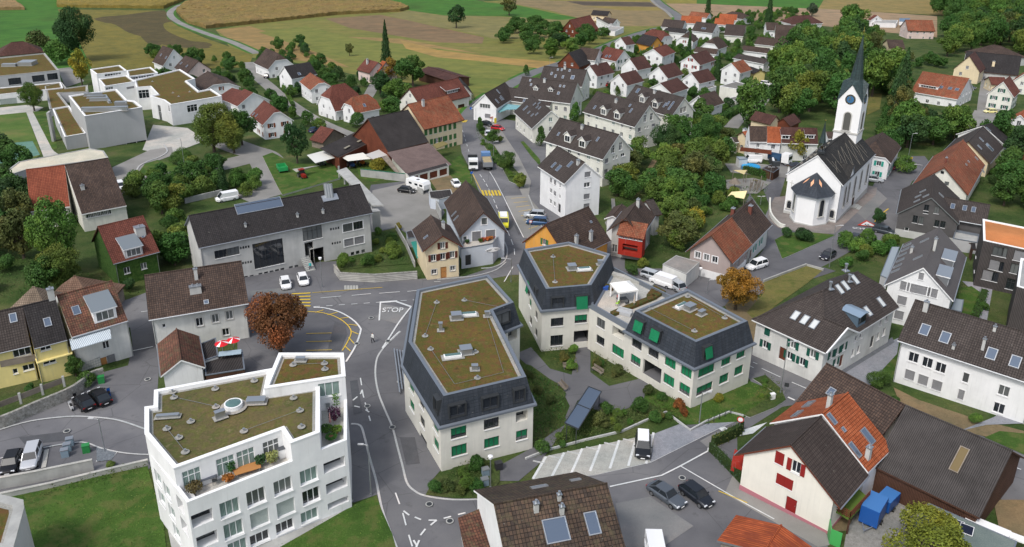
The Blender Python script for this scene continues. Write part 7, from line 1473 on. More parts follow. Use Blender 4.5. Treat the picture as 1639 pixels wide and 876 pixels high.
s3=flat('school_wing','small white school block with mossy roof, leftmost at the back','school','E7',[(215,150),(445,118),(500,160),(265,188)],9.,WHITE,MOSS,WCOPING,.35,.3,small=False,wins=tuple((2,(300+k*62,205-k*9),2.8,.8,'w')for k in range(3)))
s4=flat('school_wing','small white school block with mossy roof in front of the leftmost one','school','E7',[(280,225),(500,197),(565,245),(328,283)],8.6,WHITE,MOSS,WCOPING,.35,.3,small=False,wins=((2,(367,300),2.4,.9,'w'),(2,(530,295),2.6,.8,'b')))
s5=flat('school_wing','narrow white school block with mossy roof beside the long flat roof','school','E7',[(500,160),(685,133),(742,177),(512,207)],8.8,WHITE,MOSS,WCOPING,.35,.3,small=False,wins=tuple((2,(560+k*62,220-k*9),2.6,.8,'w')for k in range(3)))
s6=flat('school_link','low link with mossy roof and grey front beside the cream roof','school','F5',[(335,455),(440,435),(550,608),(412,632)],5.2,SCHOOLG,MOSS,WCOPING,.3,.3,small=False,wins=((2,(545,680),1.8,2.2,'G+w'),))
s7=flat('school_link','L shaped low mossy roof linking the school buildings','school','F5',[(285,310),(392,285),(422,322),(557,303),(557,345),(372,352),(437,435),(315,455)],4.,GREYP,MOSS,CONC,.3,.25,small=False)
s8=flat('sports_hall','grey school hall at the left edge with mossy roof and two large skylights','school','F5',[(-160,145),(285,100),(375,208),(-160,262)],7.6,GREYP,MOSS,CONC,.35,.3,small=False,wins=((2,(95,280),4.,2.4,'d'),(2,(245,262),4.,2.4,'d'),(2,(335,250),3.4,2.4,'d')))
s9=flat('sports_hall_wing','low front wing of the left school hall with white canopy edge','school','F5',[(-160,335),(385,285),(400,320),(-160,380)],3.8,WHITE,MOSS,WCOPING,.3,.25,small=False,wins=((2,(55,410),5.,2.2,'l'),))
roof_units(s8,'F5',[('b',175,165,5,5.2,5.,1.3),('b',60,175,5,5.,2.,.9)])
roof_units(s1,'E7',[('b',330,462,8,12.,1.2,1.1),('b',240,345,8,5.,.8,.8),('b',262,362,8,5.,.8,.8),('b',285,382,8,5.,.8,.8),('b',455,425,8,3.,1.5,1.3),('b',350,375,-58,9.,.5,.5)])
roof_units(s2,'E7',[('v',905,360),('v',990,325),('v',860,333),('v',700,245)])
b=MB();c=P(*Z('F5',(345,660)));b.box(c+up*4.2,.2,.6,2.2,8.6);b.build('concrete_fin',CONC);tag(bpy.data.objects['concrete_fin'],'tall concrete fin wall at the corner of the school lawn','wall')
# ---------------- vehicles ----------------
RUB=mat('tyre_rubber',(.02,.02,.02),.8);RIM=mat('alloy_rim',(.35,.36,.37),.35,.8);HL=mat('headlight_lens',(.7,.72,.75),.1);TL=mat('tail_light_lens',(.35,.01,.01),.2)
CARGL=mat('car_glass',(.015,.02,.025),.22,spec=.6)
def paint(c):return mat('car_paint_%02d%02d%02d'%tuple(int(x*99)for x in c),c,.3,.3 if max(c)<.6 else.0)
TYPES=dict(h=(4.2,1.8,1.48,.95,-.98,-.62,.38,.95),s=(4.75,1.85,1.42,.92,-.86,-.45,.30,.78),v=(4.7,1.88,1.7,1.05,-.99,-.8,.38,.92),w=(4.75,1.84,1.5,.95,-.99,-.82,.36,.85),t=(4.9,1.95,2.1,1.15,-1.,-.97,.52,.96))
def frame_at(u,v,u2,v2):
 p=P(u,v,.65);p.z=g(p.y);q=P(u2,v2,.65);d=(q-p);d.z=0;d.normalize();d.z=-SL*d.y;d.normalize();y=Vector((0,0,1)).cross(d).normalized();return p,d,y,d.cross(y)
def wheels(root,p,d,y,n,xs,tw,r=.33):
 for x in xs:
  for s in(-1,1):
   c=p+d*x+y*s*(tw-.1)+n*r;b=MB();b.tube(c-y*.11,c+y*.11,r,n=16);wo=b.build('wheel',RUB,root)
   b=MB();b.tube(c+y*s*.1,c+y*s*.125,r*.62,n=12);b.build('rim',RIM,wo)
def car(u,v,u2,v2,ty,col,label,name='parked_car',group=None,roof=None):
 L,W,H,belt,r0,r1,f1,f0=TYPES[ty];p,d,y,n=frame_at(u,v,u2,v2);root=empty(name,p,label,'van' if ty=='t' else'car',group);hw=W/2
 pt=lambda x,yy,z:p+d*x+y*yy+n*z
 st=[(-.5,.8,.38,belt-.12),(-.47,.93,.25,belt-.02),(-.3,1,.2,belt),(.1,1,.2,belt),(.3,.99,.2,belt-.08 if ty!='t' else belt),(.44,.92,.22,belt-.2),(.5,.74,.35,belt-.34)]
 b=MB();prev=None
 for x,k,z0_,z1_ in st:
  w=hw*k;ring=[pt(x*L,s*a,z)for s,a,z in((-1,w*.85,z0_),(-1,w,z0_+.15),(-1,w,z1_-.14),(-1,w*.86,z1_),(1,w*.86,z1_),(1,w,z1_-.14),(1,w,z0_+.15),(1,w*.85,z0_))]
  if prev:[b.face([prev[i],prev[(i+1)%8],ring[(i+1)%8],ring[i]][::-1])for i in range(8)]
  else:b.face(ring)
  prev=ring
 b.face(prev[::-1]);bo=b.build('body',paint(col),root,smooth=True,merge=True)
 m=bo.modifiers.new('b','BEVEL');m.width=.03;m.segments=2
 xb0,xt0,xt1,xb1=[L*.5*k for k in(r0*.98,r1,f1*.62,f1*1.35)]if ty!='t' else[L*.5*k for k in(-.98,-.96,.45,.78)]
 wb,wt=hw*.86,hw*.7 if ty!='t' else hw*.84
 base=[pt(xb0,-wb,belt-.03),pt(xb1,-wb,belt-.05),pt(xb1,wb,belt-.05),pt(xb0,wb,belt-.03)];top=[pt(xt0,-wt,H-.03),pt(xt1,-wt,H-.03),pt(xt1,wt,H-.03),pt(xt0,wt,H-.03)]
 b=MB()
 for i in range(4):b.face([base[i],base[(i+1)%4],top[(i+1)%4],top[i]],1 if(ty=='t' and i!=1)else 0)
 b.build('windows',[CARGL,paint(col)],root)
 b=MB();e=.03;ctr=(top[0]+top[2])/2;tt=[ctr+(q-ctr)*1.02+n*.0 for q in top];b.face([q+n*.05 for q in tt]);[b.face([tt[i]-n*.03,tt[(i+1)%4]-n*.03,tt[(i+1)%4]+n*.05,tt[i]+n*.05])for i in range(4)];b.build('roof',roof or paint(col),root)
 b=MB();md=[(base[0]+base[1])/2,(base[3]+base[2])/2];mt=[(top[0]+top[1])/2,(top[3]+top[2])/2]
 for i in range(4):b.bar(base[i],top[i],.07)
 for i in(0,1):b.bar(md[i],mt[i],.07)
 b.build('pillars',paint(col),root)
 for s in(-1,1):
  b=MB();b.box(pt(L*.475,s*hw*.68,belt-.32),(d,y,n),.14,.36,.14);b.build('headlight',HL,root);b=MB();b.box(pt(-L*.488,s*hw*.7,belt-.18),(d,y,n),.08,.3,.2);b.build('tail_light',TL,root)
  b=MB();b.box(pt(L*.2,s*(hw+.07),belt+.02),(d,y,n),.12,.16,.12);b.build('mirror',paint(col),root)
 b=MB();b.box(pt(L*.492,0,.42),(d,y,n),.06,hw*1.0,.2);b.build('grille',METALD,root)
 for x_,z_ in((-.498,.55),(.502,.4)):b=MB();b.box(pt(L*x_,0,z_),(d,y,n),.04,.5,.11);b.build('number_plate',WCOPING,root)
 wheels(root,p,d,y,n,(-L*.29,L*.31),hw);return root
BK,WH,SI=(.015,.016,.02),(.8,.8,.8),(.42,.44,.46)
CARS="""1067 791 1092 808 s .10,.115,.135|dark silver saloon parked left of the black hatchback in the yard
1115 791 1138 808 h .02,.024,.032|black hatchback parked right of the silver saloon in the yard
1029 713 1029 735 v .02,.022,.026|black compact car with white roof in the paved car park
18 739 12 752 h .012,.012,.014|black convertible at the far left behind the concrete wall
50 730 44 748 w .55,.56,.58|silver estate car beside the black convertible
134 643 116 625 h .012,.012,.015|black hatchback left of its neighbour at the stone wall
160 634 144 617 s .014,.016,.02|black car between the hatchback and the blue scooter
457 453 460 466 h .8,.8,.8|left one of two white cars before the community building
485 447 489 459 h .8,.8,.8|right one of two white cars before the community building
651 304 660 305 h .015,.016,.02|small black car in the walled parking yard
730 294 736 301 h .8,.8,.8|white car parked on the gravel behind the blue house
193 298 198 306 v .8,.8,.8|white car beside the gym hall, left of two
210 297 204 303 h .8,.8,.8|white car beside the gym hall, right of two
856 344 840 343 v .42,.44,.46|silver car in the bays below the plain white gable
860 355 844 354 v .03,.08,.18|dark blue car in the bays beside the silver car
797 205 804 206 h .5,.015,.02|red hatchback on the filling station forecourt
780 198 786 200 h .015,.016,.02|black car by the yellow board of the filling station
781 213 783 205 h .7,.72,.75|white and blue car waiting by the filling station tree
502 208 512 203 h .02,.04,.11|dark blue car parked beside the small red roofed shed
428 122 436 117 v .02,.02,.03|dark off road car before the farthest left estate street house
460 146 461 152 h .03,.03,.04|small dark car on the estate street
968 136 962 136 h .5,.015,.02|dark red car before the estate garage
1398 287 1407 288 v .42,.44,.46|silver off road car behind the church
1428 266 1426 273 h .45,.01,.06|crimson small car beside the teal shuttered house
1416 369 1434 373 w .05,.06,.07|dark estate car beside the small tree opposite the church
1367 382 1362 386 h .02,.025,.03|black car half hidden by the bushes by the church road
1325 408 1318 412 h .03,.03,.035|dark car parked where the church road meets the bushes
1585 178 1577 178 h .75,.68,.30|pale yellow car before the green shuttered white house
1211 424 1198 428 v .8,.8,.8|white off road car beside the white barn house
1046 441 1056 444 w .5,.52,.54|silver car at the left of the row behind the angled block
1080 456 1070 450 v .5,.52,.54|silver off road car at the right of the row behind the angled block
1226 134 1233 135 v .8,.8,.8|white car on the lane behind the cubic villa
1553 140 1560 141 h .04,.05,.06|dark car beside the long orange roofed house"""
for ln in CARS.split('\n'):
 a,lb=ln.split('|');a=a.split();c=tuple(float(x)for x in a[5].split(','))
 if int(a[1])>280 or True:car(*[float(x)for x in a[:4]],a[4],c,lb,roof=paint(WH)if a[0]=='1029' else None)
car(363,317,352,319,'t',WH,'white delivery van before the grey concrete wall','delivery_van')
car(1061,451,1049,447,'t',WH,'white van in the row behind the angled block','delivery_van')
car(1204,257,1194,257,'t',WH,'white delivery van before the old terrace row','delivery_van')
car(1050,893,1056,925,'t',WH,'white van with roof rack and open tailgate at the lower edge of the yard','delivery_van')
def bxo(root,nm,m,c,ax,*s):b=MB();b.box(c,ax,*s);return b.build(nm,m,root)
def truck(u,v,u2,v2,L,cab,bed,label,load=None,yel=False):
 p,d,y,n=frame_at(u,v,u2,v2);ax=(d,y,n);r=empty('truck',p,label,'truck');H=2.9 if not yel else 2.2
 bxo(r,'cab',paint(cab),p+d*(L/2-1.1)+n*(H/2+.45),ax,2.,2.35,H-.5);bxo(r,'windscreen',CARGL,p+d*(L/2-.08)+n*(H*.72),ax,.1,2.1,.85)
 bxo(r,'chassis',METALD,p+n*.75,ax,L,1.,.3);bl=L-2.6;c=p-d*1.2
 bxo(r,'bed_floor',bed,c+n*1.1,ax,bl,2.4,.12)
 for s in(-1,1):bxo(r,'bed_side',bed,c+y*s*1.2+n*1.7,ax,bl,.08,1.2);bxo(r,'bed_end',bed,c+d*s*bl/2+n*1.7,ax,.08,2.32,1.2)
 if load:bxo(r,'load',load,c+n*1.75,ax,bl-.3,2.1,.9)
 for s in(-1,1):bxo(r,'headlight',HL,p+d*(L/2-.06)+y*s*.9+n*.8,ax,.1,.35,.2)
 bxo(r,'bumper',METALD,p+d*(L/2)+n*.5,ax,.15,2.3,.35);wheels(r,p,d,y,n,(L*.36,-L*.18,-L*.32),1.15,.5);return r
truck(757,264,758,274,8,WH,METALD,'white truck driving towards the viewer on the north road')
truck(779,263,775,250,8.5,(.12,.25,.5),METAL,'blue cabbed tipper truck carrying pale sand on the north road',ground('sand_load',[(.38,.29,.16),(.45,.36,.22)],3))
truck(1248,258,1258,260,6,WH,mat('blue_bed',(.03,.08,.16),.5),'white flatbed truck with blue load before the old terrace row')
p,d,y,n=frame_at(806,358,807,368);ax=(d,y,n);r=empty('delivery_van',p,'yellow van driving past the blue house','van')
YP=mat('yellow_van_paint',(.75,.68,.03),.3)
b=MB();prev=None
for x,z1_,k in((-2.6,2.2,.97),(-2.5,2.35,1),(1.2,2.35,1),(1.9,1.45,.98),(2.6,1.1,.9)):
 ring=[p+d*x+y*s*1.*k+n*z for s,z in((-1,.35),(-1,z1_),(1,z1_),(1,.35))]
 if prev:[b.face([prev[i],prev[(i+1)%4],ring[(i+1)%4],ring[i]])for i in range(4)]
 else:b.face(ring)
 prev=ring
b.face(prev);b.build('body',YP,r);bxo(r,'windscreen',CARGL,p+d*1.62+n*1.95,((d*.62-n*.78),y,(n*.62+d*.78)),.9,1.7,.06);bxo(r,'windows',CARGL,p+d*.8+n*1.8,ax,.9,2.03,.55);bxo(r,'bumper',METALD,p+d*2.6+n*.5,ax,.15,1.8,.35);bxo(r,'roof_board',WCOPING,p-d*.6+n*2.45,ax,3.2,1.5,.2);wheels(r,p,d,y,n,(1.6,-1.6),1.)
p,d,y,n=frame_at(670,300,680,303);ax=(d,y,n);r=empty('caravan',p,'white caravan beside the low concrete wall','caravan');b=MB();prev=None
for x,z0_,z1_ in((-3.1,.7,2.1),(-2.9,.5,2.55),(2.7,.5,2.6),(3.1,.8,1.9)):
 ring=[p+d*x+y*s*1.1+n*z for s,z in((-1,z0_),(-1,z1_),(1,z1_),(1,z0_))]
 if prev:[b.face([prev[i],prev[(i+1)%4],ring[(i+1)%4],ring[i]])for i in range(4)]
 else:b.face(ring)
 prev=ring
b.face(prev);b.build('body',paint((.8,.8,.79)),r)
for x in(-1.6,.4,2.):bxo(r,'window',CARGL,p+d*x-y*1.11+n*1.75,ax,1.,.04,.5)
bxo(r,'roof_hatch',METALD,p+n*2.6,ax,.6,.6,.1);wheels(r,p,d,y,n,(0,),1.1,.32)
BT=mat('blue_tarpaulin',(.008,.075,.30),.45);BT2=mat('light_blue_tarpaulin_top',(.05,.17,.42),.4)
for u,v,u2,v2,L,W,H,lb in((1396,826,1408,806,3.2,1.9,2.,'larger blue tarpaulin box trailer with its drawbar to the front'),(1419,806,1428,797,2.6,1.6,1.3,'smaller blue tarpaulin box trailer behind the larger one')):
 p,d,y,n=frame_at(u,v,u2,v2);ax=(d,y,n);r=empty('box_trailer',p,lb,'trailer');bxo(r,'cover',BT,p+n*(.5+H/2),ax,L,W,H);bxo(r,'cover_top',BT2,p+n*(.52+H),ax,L-.05,W-.05,.06)
 b=MB();b.bar(p-d*L/2+y*.5+n*.5,p-d*(L/2+1.1)+n*.45,.08);b.bar(p-d*L/2-y*.5+n*.5,p-d*(L/2+1.1)+n*.45,.08);b.tube(p-d*(L/2+1.1)+n*.5,p-d*(L/2+1.1),.05);b.build('drawbar',METAL,r);wheels(r,p,d,y,n,(0,),W/2+.15,.3)
p,d,y,n=frame_at(452,272,457,279);ax=(d,y,n);r=empty('farm_trailer',p,'green tipping farm trailer on the lawn by the farm tree','trailer');GM=mat('farm_green',(.02,.28,.08),.5)
bxo(r,'floor',GM,p+n*.9,ax,4.2,2.1,.1);[bxo(r,'side',GM,p+y*s*1.05+n*1.35,ax,4.2,.08,.9)for s in(-1,1)];[bxo(r,'end',GM,p+d*s*2.1+n*1.35,ax,.08,2.02,.9)for s in(-1,1)];wheels(r,p,d,y,n,(-1.2,1.2),1.,.42)
for u,v,c_,lb in((545,260,(.03,.25,.3),'turquoise tractor under the middle farm shelter'),(562,264,(.02,.05,.15),'dark blue tractor at the edge of the farm shelter'),(578,260,(.35,.1,.02),'red and yellow farm machine under the shelter'),(484,282,(.35,.03,.02),'small red farm machine on the lawn'),(514,262,(.05,.06,.06),'dark tractor under the left farm shelter')):
 p,d,y,n=frame_at(u,v,u+6,v+4);ax=(d,y,n);r=empty('tractor',p,lb,'tractor');m_=paint(c_);bxo(r,'hood',m_,p+d*.9+n*1.0,ax,1.6,.8,.7);bxo(r,'cab',CARGL,p-d*.4+n*1.7,ax,1.1,1.2,1.1);bxo(r,'roof',m_,p-d*.4+n*2.3,ax,1.3,1.4,.12);wheels(r,p,d,y,n,(-.6,),.9,.7);wheels(r,p,d,y,n,(1.2,),.8,.42)
c=P(1236,262);a_=c+up*1.5;b=MB();b.bar(a_,P(1239,262,9.5),.45);r=empty('crane_arm',c,'slender white crane arm with basket in front of the old terrace row','crane');b.build('boom',WCOPING,r);bxo(r,'base',METALD,c+up*.8,0.,1.6,1.6,1.4);bxo(r,'basket',METALD,P(1242,262,9.8),0.,1.6,.9,1.)
for u,v,u2,v2,c_,lb in((174,628,172,620,(.01,.12,.5),'bright blue scooter right of the black cars'),(113,648,109,640,(.6,.6,.6),'white and black motorbike left of the black cars'),(121,636,117,629,(.02,.02,.02),'black scooter between the motorbike and the black hatchback')):
 p,d,y,n=frame_at(u,v,u2,v2);ax=(d,y,n);r=empty('scooter',p,lb,'scooter');b=MB();b.box(p+n*.5-d*.3,ax,.9,.34,.45);b.box(p+n*.35+d*.2,ax,.5,.3,.1);b.box(p+n*.65+d*.5,ax,.12,.4,.7);b.build('body',paint(c_),r);bxo(r,'seat',RUB,p+n*.78-d*.3,ax,.7,.28,.1);b=MB();b.bar(p+d*.45+n*1.02-y*.33,p+d*.45+n*1.02+y*.33,.04);b.build('handlebar',METALD,r)
 for x in(-.6,.62):b=MB();c=p+d*x+n*.25;b.tube(c-y*.06,c+y*.06,.25,n=12);b.build('wheel',RUB,r)
# ---------------- street lamps, signs, bins, benches, people ----------------
def lamp(u,v,u2,v2,style,label):
 b0=P(u,v);h=min(((pj((b0.x,b0.y,b0.z+k/10))[1]-v2)**2,k/10)for k in range(20,130))[1];r=empty('street_lamp',b0,label,'street lamp');b=MB();b.tube(b0,b0+up*.3,.11,n=8);b.tube(b0,b0+up*h,.075,.05,8);b.build('pole',METAL,r)
 dx=Vector((1 if u2>=u else-1,0,0));L=abs(u2-u)/scale_at(b0.y)+.25
 if style=='p':b=MB();b.tube(b0+up*h,b0+up*(h+.35),.2,.28,12);b.tube(b0+up*(h+.35),b0+up*(h+.45),.3,.12,12);b.build('lamp_head',WCOPING,r);return
 for s in((1,)if style=='a' else(1,-1)):
  b=MB();t=b0+up*(h-.1);b.bar(t,t+dx*s*L*.6+up*.15,.06);b.box(t+dx*s*(L*.6+.3)+up*.17,0,.65,.22,.09);b.build('lamp_head',mat('lamp_grey',(.5,.5,.5),.5),r)
LAMPS="""594 793 586 712 a|slim lamp post with short arm beside the white apartment block
516 460 514 416 p|lamp post with round white head before the community building
1119 678 1127 628 a|lamp post on the lawn at the corner of the angled block
1249 630 1262 547 a|tall lamp post by the main road before the farmhouse
168 722 158 671 a|lamp post in the dark gravel bed of the left street
785 782 785 734 p|lamp post with white head beside the bins
113 452 110 424 p|lamp post in the green gardens on the left
818 452 803 414 a|curved lamp at the bend below the blue house
762 222 757 174 a|tall lamp beside the bushy tree on the north road
757 170 754 151 a|lamp at the filling station gable
1453 256 1458 214 a|lamp post with yellow box at the church road bend
1470 296 1457 264 a|curved lamp before the orange barn roof
1327 428 1336 361 a|tall thin lamp where the church road passes the bushes
1217 328 1218 318 d|double lamp below the playground sails
1232 290 1233 268 d|double lamp on the lane left of the church
1132 470 1134 448 a|thin lamp in the yard behind the angled block
790 250 795 227 a|curved lamp over the planted bed of the north road
300 300 299 222 a|tall lamp pole between the school and the bushes
1120 448 1119 442 p|short white pole lamp near the white garage
1206 120 1205 112 p|small lamp on the estate lane
880 105 884 92 a|lamp on the field road by the round trees"""
for ln in LAMPS.split('\n'):a,lb=ln.split('|');a=a.split();lamp(*[float(x)for x in a[:4]],a[4],lb)
def sign(u,v,h,shape,m,label,bg=None):
 p=P(u,v);r=empty('road_sign',p,label,'road sign');b=MB();b.tube(p,p+up*h,.04,n=8);b.build('pole',METAL,r);f=Vector((-p.x,-p.y,0)).normalized();s=Vector((f.y,-f.x,0));c=p+up*h+f*.06;b=MB()
 for k,(rr,mm)in enumerate(((.42,0),(.3,1))):
  n_=24 if shape=='o' else 4;b.face([c+f*.02*k+s*math.cos(t)*rr+up*math.sin(t)*rr for t in[2*math.pi*i/n_+(math.pi/4 if n_==4 else 0)for i in range(n_)]][::-1],mm)
 b.build('sign_plate',[m,bg or WCOPING],r)
RDM=mat('sign_red',(.5,.02,.02),.5);BLM=mat('sign_blue',(.01,.10,.45),.5)
sign(1182,697,2.4,'o',RDM,'round red and white sign at the hedge of the shuttered house');sign(755,290,2.2,'s',BLM,'blue square sign at the yellow crossing',BLM);sign(1257,632,1.6,'s',METALD,'dark round sign beside the tall lamp post',METALD);sign(849,372,2.4,'s',RDM,'red and white square sign before the parked blue car')
sign(754,184,2.2,'o',BLM,'blue round sign at the filling station crossing',BLM);sign(1457,262,1.6,'s',mat('post_yellow',(.7,.5,.02),.5),'yellow box on a pole at the church road bend',mat('post_yellow',(.7,.5,.02),.5))
def bxt(nm,m,p,rz,dims,label,cat,lid=None,group=None):
 r=empty(nm,p,label,cat,group);b=MB();b.box(p+up*dims[2]/2,rz,*dims);b.build('body',m,r);b=MB();b.box(p+up*(dims[2]+.05),rz,dims[0]+.06,dims[1]+.06,.1);b.build('lid',lid or m,r)
GB=mat('bin_blue_grey',(.20,.27,.33),.5);BKM=mat('bin_black',(.03,.03,.035),.5)
for u,v,m,l_,lb in((777,762,GB,METAL,'blue grey waste container behind the lamp post, nearest the block'),(776,778,GB,METAL,'blue grey waste container at the foot of the white lamp post'),(798,752,BKM,BKM,'black waste container right of the lamp post'),(105,731,GB,METAL,'front pale blue waste container in the left car park'),(109,722,GB,METAL,'middle pale blue waste container in the left car park'),(113,713,GB,METAL,'rear pale blue waste container in the left car park'),(139,724,mat('bin_green',(.02,.2,.05),.5),None,'green waste container beside the concrete wall end'),(163,613,mat('bin_green',(.02,.2,.05),.5),None,'green bin at the stone corner of the left terrace')):
 bxt('waste_container',m,P(u,v),-1.2,(.62,.8,1.0),lb,'waste container',l_)
bxt('utility_box',WCOPING,P(1236,640),.3,(.6,.4,.9),'small white utility box in the planted bed by the main road','utility box')
def bench(u,v,a,label):
 p=P(u,v);r=empty('park_bench',p,label,'bench');X=Vector((math.cos(a),math.sin(a),0));Yv=Vector((-X.y,X.x,0));b=MB();[b.box(p+Yv*(k*.14-.2)+up*.45,a,2.,.11,.05)for k in range(4)];b.build('seat',WOODG,r);b=MB();[b.box(p+Yv*.32+up*(.6+k*.14),a,2.,.04,.11)for k in range(3)];b.build('backrest',WOODG,r)
 for s in(-1,1):b=MB();b.box(p+X*s*.8+up*.21,a,.08,.5,.42);b.build('leg',METAL,r)
bench(912,591,.05,'grey wooden bench left of the courtyard path');bench(956,597,-.9,'grey wooden bench right of the courtyard path');bench(900,622,-1.1,'small bench at the edge of the courtyard lawn')
r=empty('bicycle_shelter',P(930,672),'bicycle shelter with long blue grey metal roof in the courtyard','shelter');pc=[P(*q,2.5)for q in((904,677),(926,687),(963,627),(942,619))];b=MB();thick(b,[pc],.12);b.build('roof',mat('blue_grey_sheet_roof',(.13,.17,.23),.35,.5),r)
b=MB();m0,m1=pc[0].lerp(pc[3],.5)+up*.03,pc[1].lerp(pc[2],.5)+up*.03;b.bar(m0,m1,.08);[b.bar(pc[i]+up*.02,pc[(i+1)%4]+up*.02,.1)for i in range(4)];b.build('trim',METALD,r)
for i,j in((0,1),(3,2)):
 for t in(.15,.85):q_=pc[i].lerp(pc[j],t);b=MB();b.bar(Vector((q_.x,q_.y,g(q_.y))),q_,.09);b.build('post',METALD,r)
for k in range(4):
 a_,c_=P(631+k*4.5,563+k),P(640+k*4,633-k*5);b=MB();b.bar(a_+up*.5,c_+up*.5,.16,.1);[b.bar(a_.lerp(c_,t),a_.lerp(c_,t)+up*.45,.08)for t in(.02,.5,.98)];tag(b.build('bicycle_rail',METAL),['outermost','second','third','innermost'][k]+' long pale rail beside the left wall of the centre block','rail','long pale rails beside the centre block')
for k in range(5):p=P(1133+k*9,680-k*4);b=MB();b.bar(p,p+up*.9,.07);b.bar(p+up*.85,p+up*.85+Vector((.5,.3,0)),.05);tag(b.build('bollard',METALD),'dark bicycle stand post along the white edging of the cobbled corner','bollard','dark posts along the cobbled corner')
for u,v,lb in((1412,432,'left red and white parasol behind the village house'),(1486,410,'right red and white parasol behind the village house')):
 c=PZ(*Z('q20',(u,v)),g(95)+4.4);r=empty('parasol',c-up*2.2,lb,'parasol');b=MB();b.tube(c-up*2.2,c,.04);b.build('pole',METAL,r);b=MB();pts=[c+Vector((math.cos(t),math.sin(t),0))*.95-up*.16 for t in[2*math.pi*i/12 for i in range(12)]]
 for i in range(12):b.face([pts[i],pts[(i+1)%12],c+up*.24],i%4==0)
 b.build('canopy',[mat('parasol_red',(.6,.02,.03),.7),WCOPING],r)
c=PZ(*Z('q20',(1466,498)),g(95)+3.);b=MB();b.box(c,.25,3.,1.2,.08);tag(b.build('awning',mat('pale_blue_sheet',(.35,.45,.52),.4)),'pale blue sheet awning below the red parasols','awning')
SAIL=mat('cream_sail',(.78,.66,.36),.8)
for pts,hs,lb in(([(320,237),(480,235),(445,288)],(3.2,3.4,2.2),'upper cream sun sail over the playground'),([(255,540),(300,490),(480,478),(445,572)],(2.6,3.,3.4,2.2),'large cream sun sail over the front of the playground'),([(525,352),(610,352),(590,366)],(3.,3.,2.4),'small cream sun sail right of the play sand')):
 q_=[P(*Z('F8',p),h)for p,h in zip(pts,hs)];r=empty('sun_sail',q_[0],lb,'sun sail');b=MB();b.face(q_);b.build('cloth',SAIL,r);[(lambda b:(b.bar(Vector((p.x,p.y,g(p.y))),p,.12),b.build('post',WOODG,r)))(MB())for p in q_]
c=P(*Z('F8',(520,228)));b=MB();b.tube(c,c+up*.9,2.4,n=28);b.tube(c+up*.9,c+up*.93,2.3,n=28,m=1);tag(b.build('round_pool',[mat('pool_wall',(.05,.2,.4),.5),mat('pool_blue',(.02,.33,.65),.2)]),'round bright blue pool behind the playground','pool')
c=P(*Z('F8',(327,460)));b=MB();b.tube(c,c+up*2.2,.1);b.tube(c+up*1.7,c+up*2.9,1.5,.1,12,1);tag(b.build('thatched_parasol',[WOODG,WOODG]),'thatched parasol on the playground gravel','parasol')
for k in range(7):p=P(*Z('F8',(510+k*22,480-(k%2)*30)));b=MB();b.bar(p,p+up*(2.2+(k%3)*.5)+Vector((.3,0,0)),.16);tag(b.build('climbing_post',WOODG),'rough wooden climbing post beside the play sand','post','wooden climbing posts of the playground')
c=P(1601-1000+0,548)
def person(u,v,yaw,col,leg,label):
 o=P(u,v);r=Matrix.Rotation(yaw,3,'Z');vs=[((0,0,.95),.13),((0,.01,1.2),.15),((0,.0,1.42),.14),((0,.02,1.52),.06),((0,.05,1.66),.105),((.09,0,.9),.1),((.1,.18,.5),.07),((.1,.12,.08),.05),((.1,.25,.04),.04),((-.09,0,.9),.1),((-.1,-.05,.48),.07),((-.1,-.28,.12),.05),((-.1,-.17,.04),.04),((.2,0,1.38),.06),((.27,-.08,1.12),.045),((.25,.08,.9),.035),((-.2,0,1.38),.06),((-.27,.08,1.12),.045),((-.25,.25,.96),.035)]
 ed=[(0,1),(1,2),(2,3),(3,4),(0,5),(5,6),(6,7),(7,8),(0,9),(9,10),(10,11),(11,12),(2,13),(13,14),(14,15),(2,16),(16,17),(17,18)]
 me=bpy.data.meshes.new('person');me.from_pydata([r@Vector(a)for a,_ in vs],ed,[]);ob=bpy.data.objects.new('person',me);COL.objects.link(ob);ob.location=o;m=ob.modifiers.new('s','SKIN');m.use_smooth_shade=True
 for i,(_,rad)in enumerate(vs):me.skin_vertices[0].data[i].radius=(rad,rad)
 me.skin_vertices[0].data[0].use_root=True;ob.modifiers.new('u','SUBSURF').render_levels=1
 def bld(n,b):
  t=nd(n,'TexCoord');s=nd(n,'SeparateXYZ');n.links.new(t.outputs['Object'],s.inputs[0]);mm=nd(n,'Math',operation='MULTIPLY');n.links.new(s.outputs[2],mm.inputs[0]);mm.inputs[1].default_value=.5;n.links.new(ramp(n,mm.outputs[0],[(0,leg),(.47,col),(.76,(.45,.28,.2)),(.855,(.03,.02,.015))],'CONSTANT'),b.inputs['Base Color'])
 me.materials.append(mat('clothes_'+label[:6],col,.8,build=bld));tag(ob,label,'person')
person(597,549,2.6,(.7,.7,.68),(.02,.02,.025),'pedestrian in white top and dark trousers crossing the junction');person(497,433,3.,(.05,.4,.4),(.05,.05,.08),'person in turquoise top on the steps of the community building')
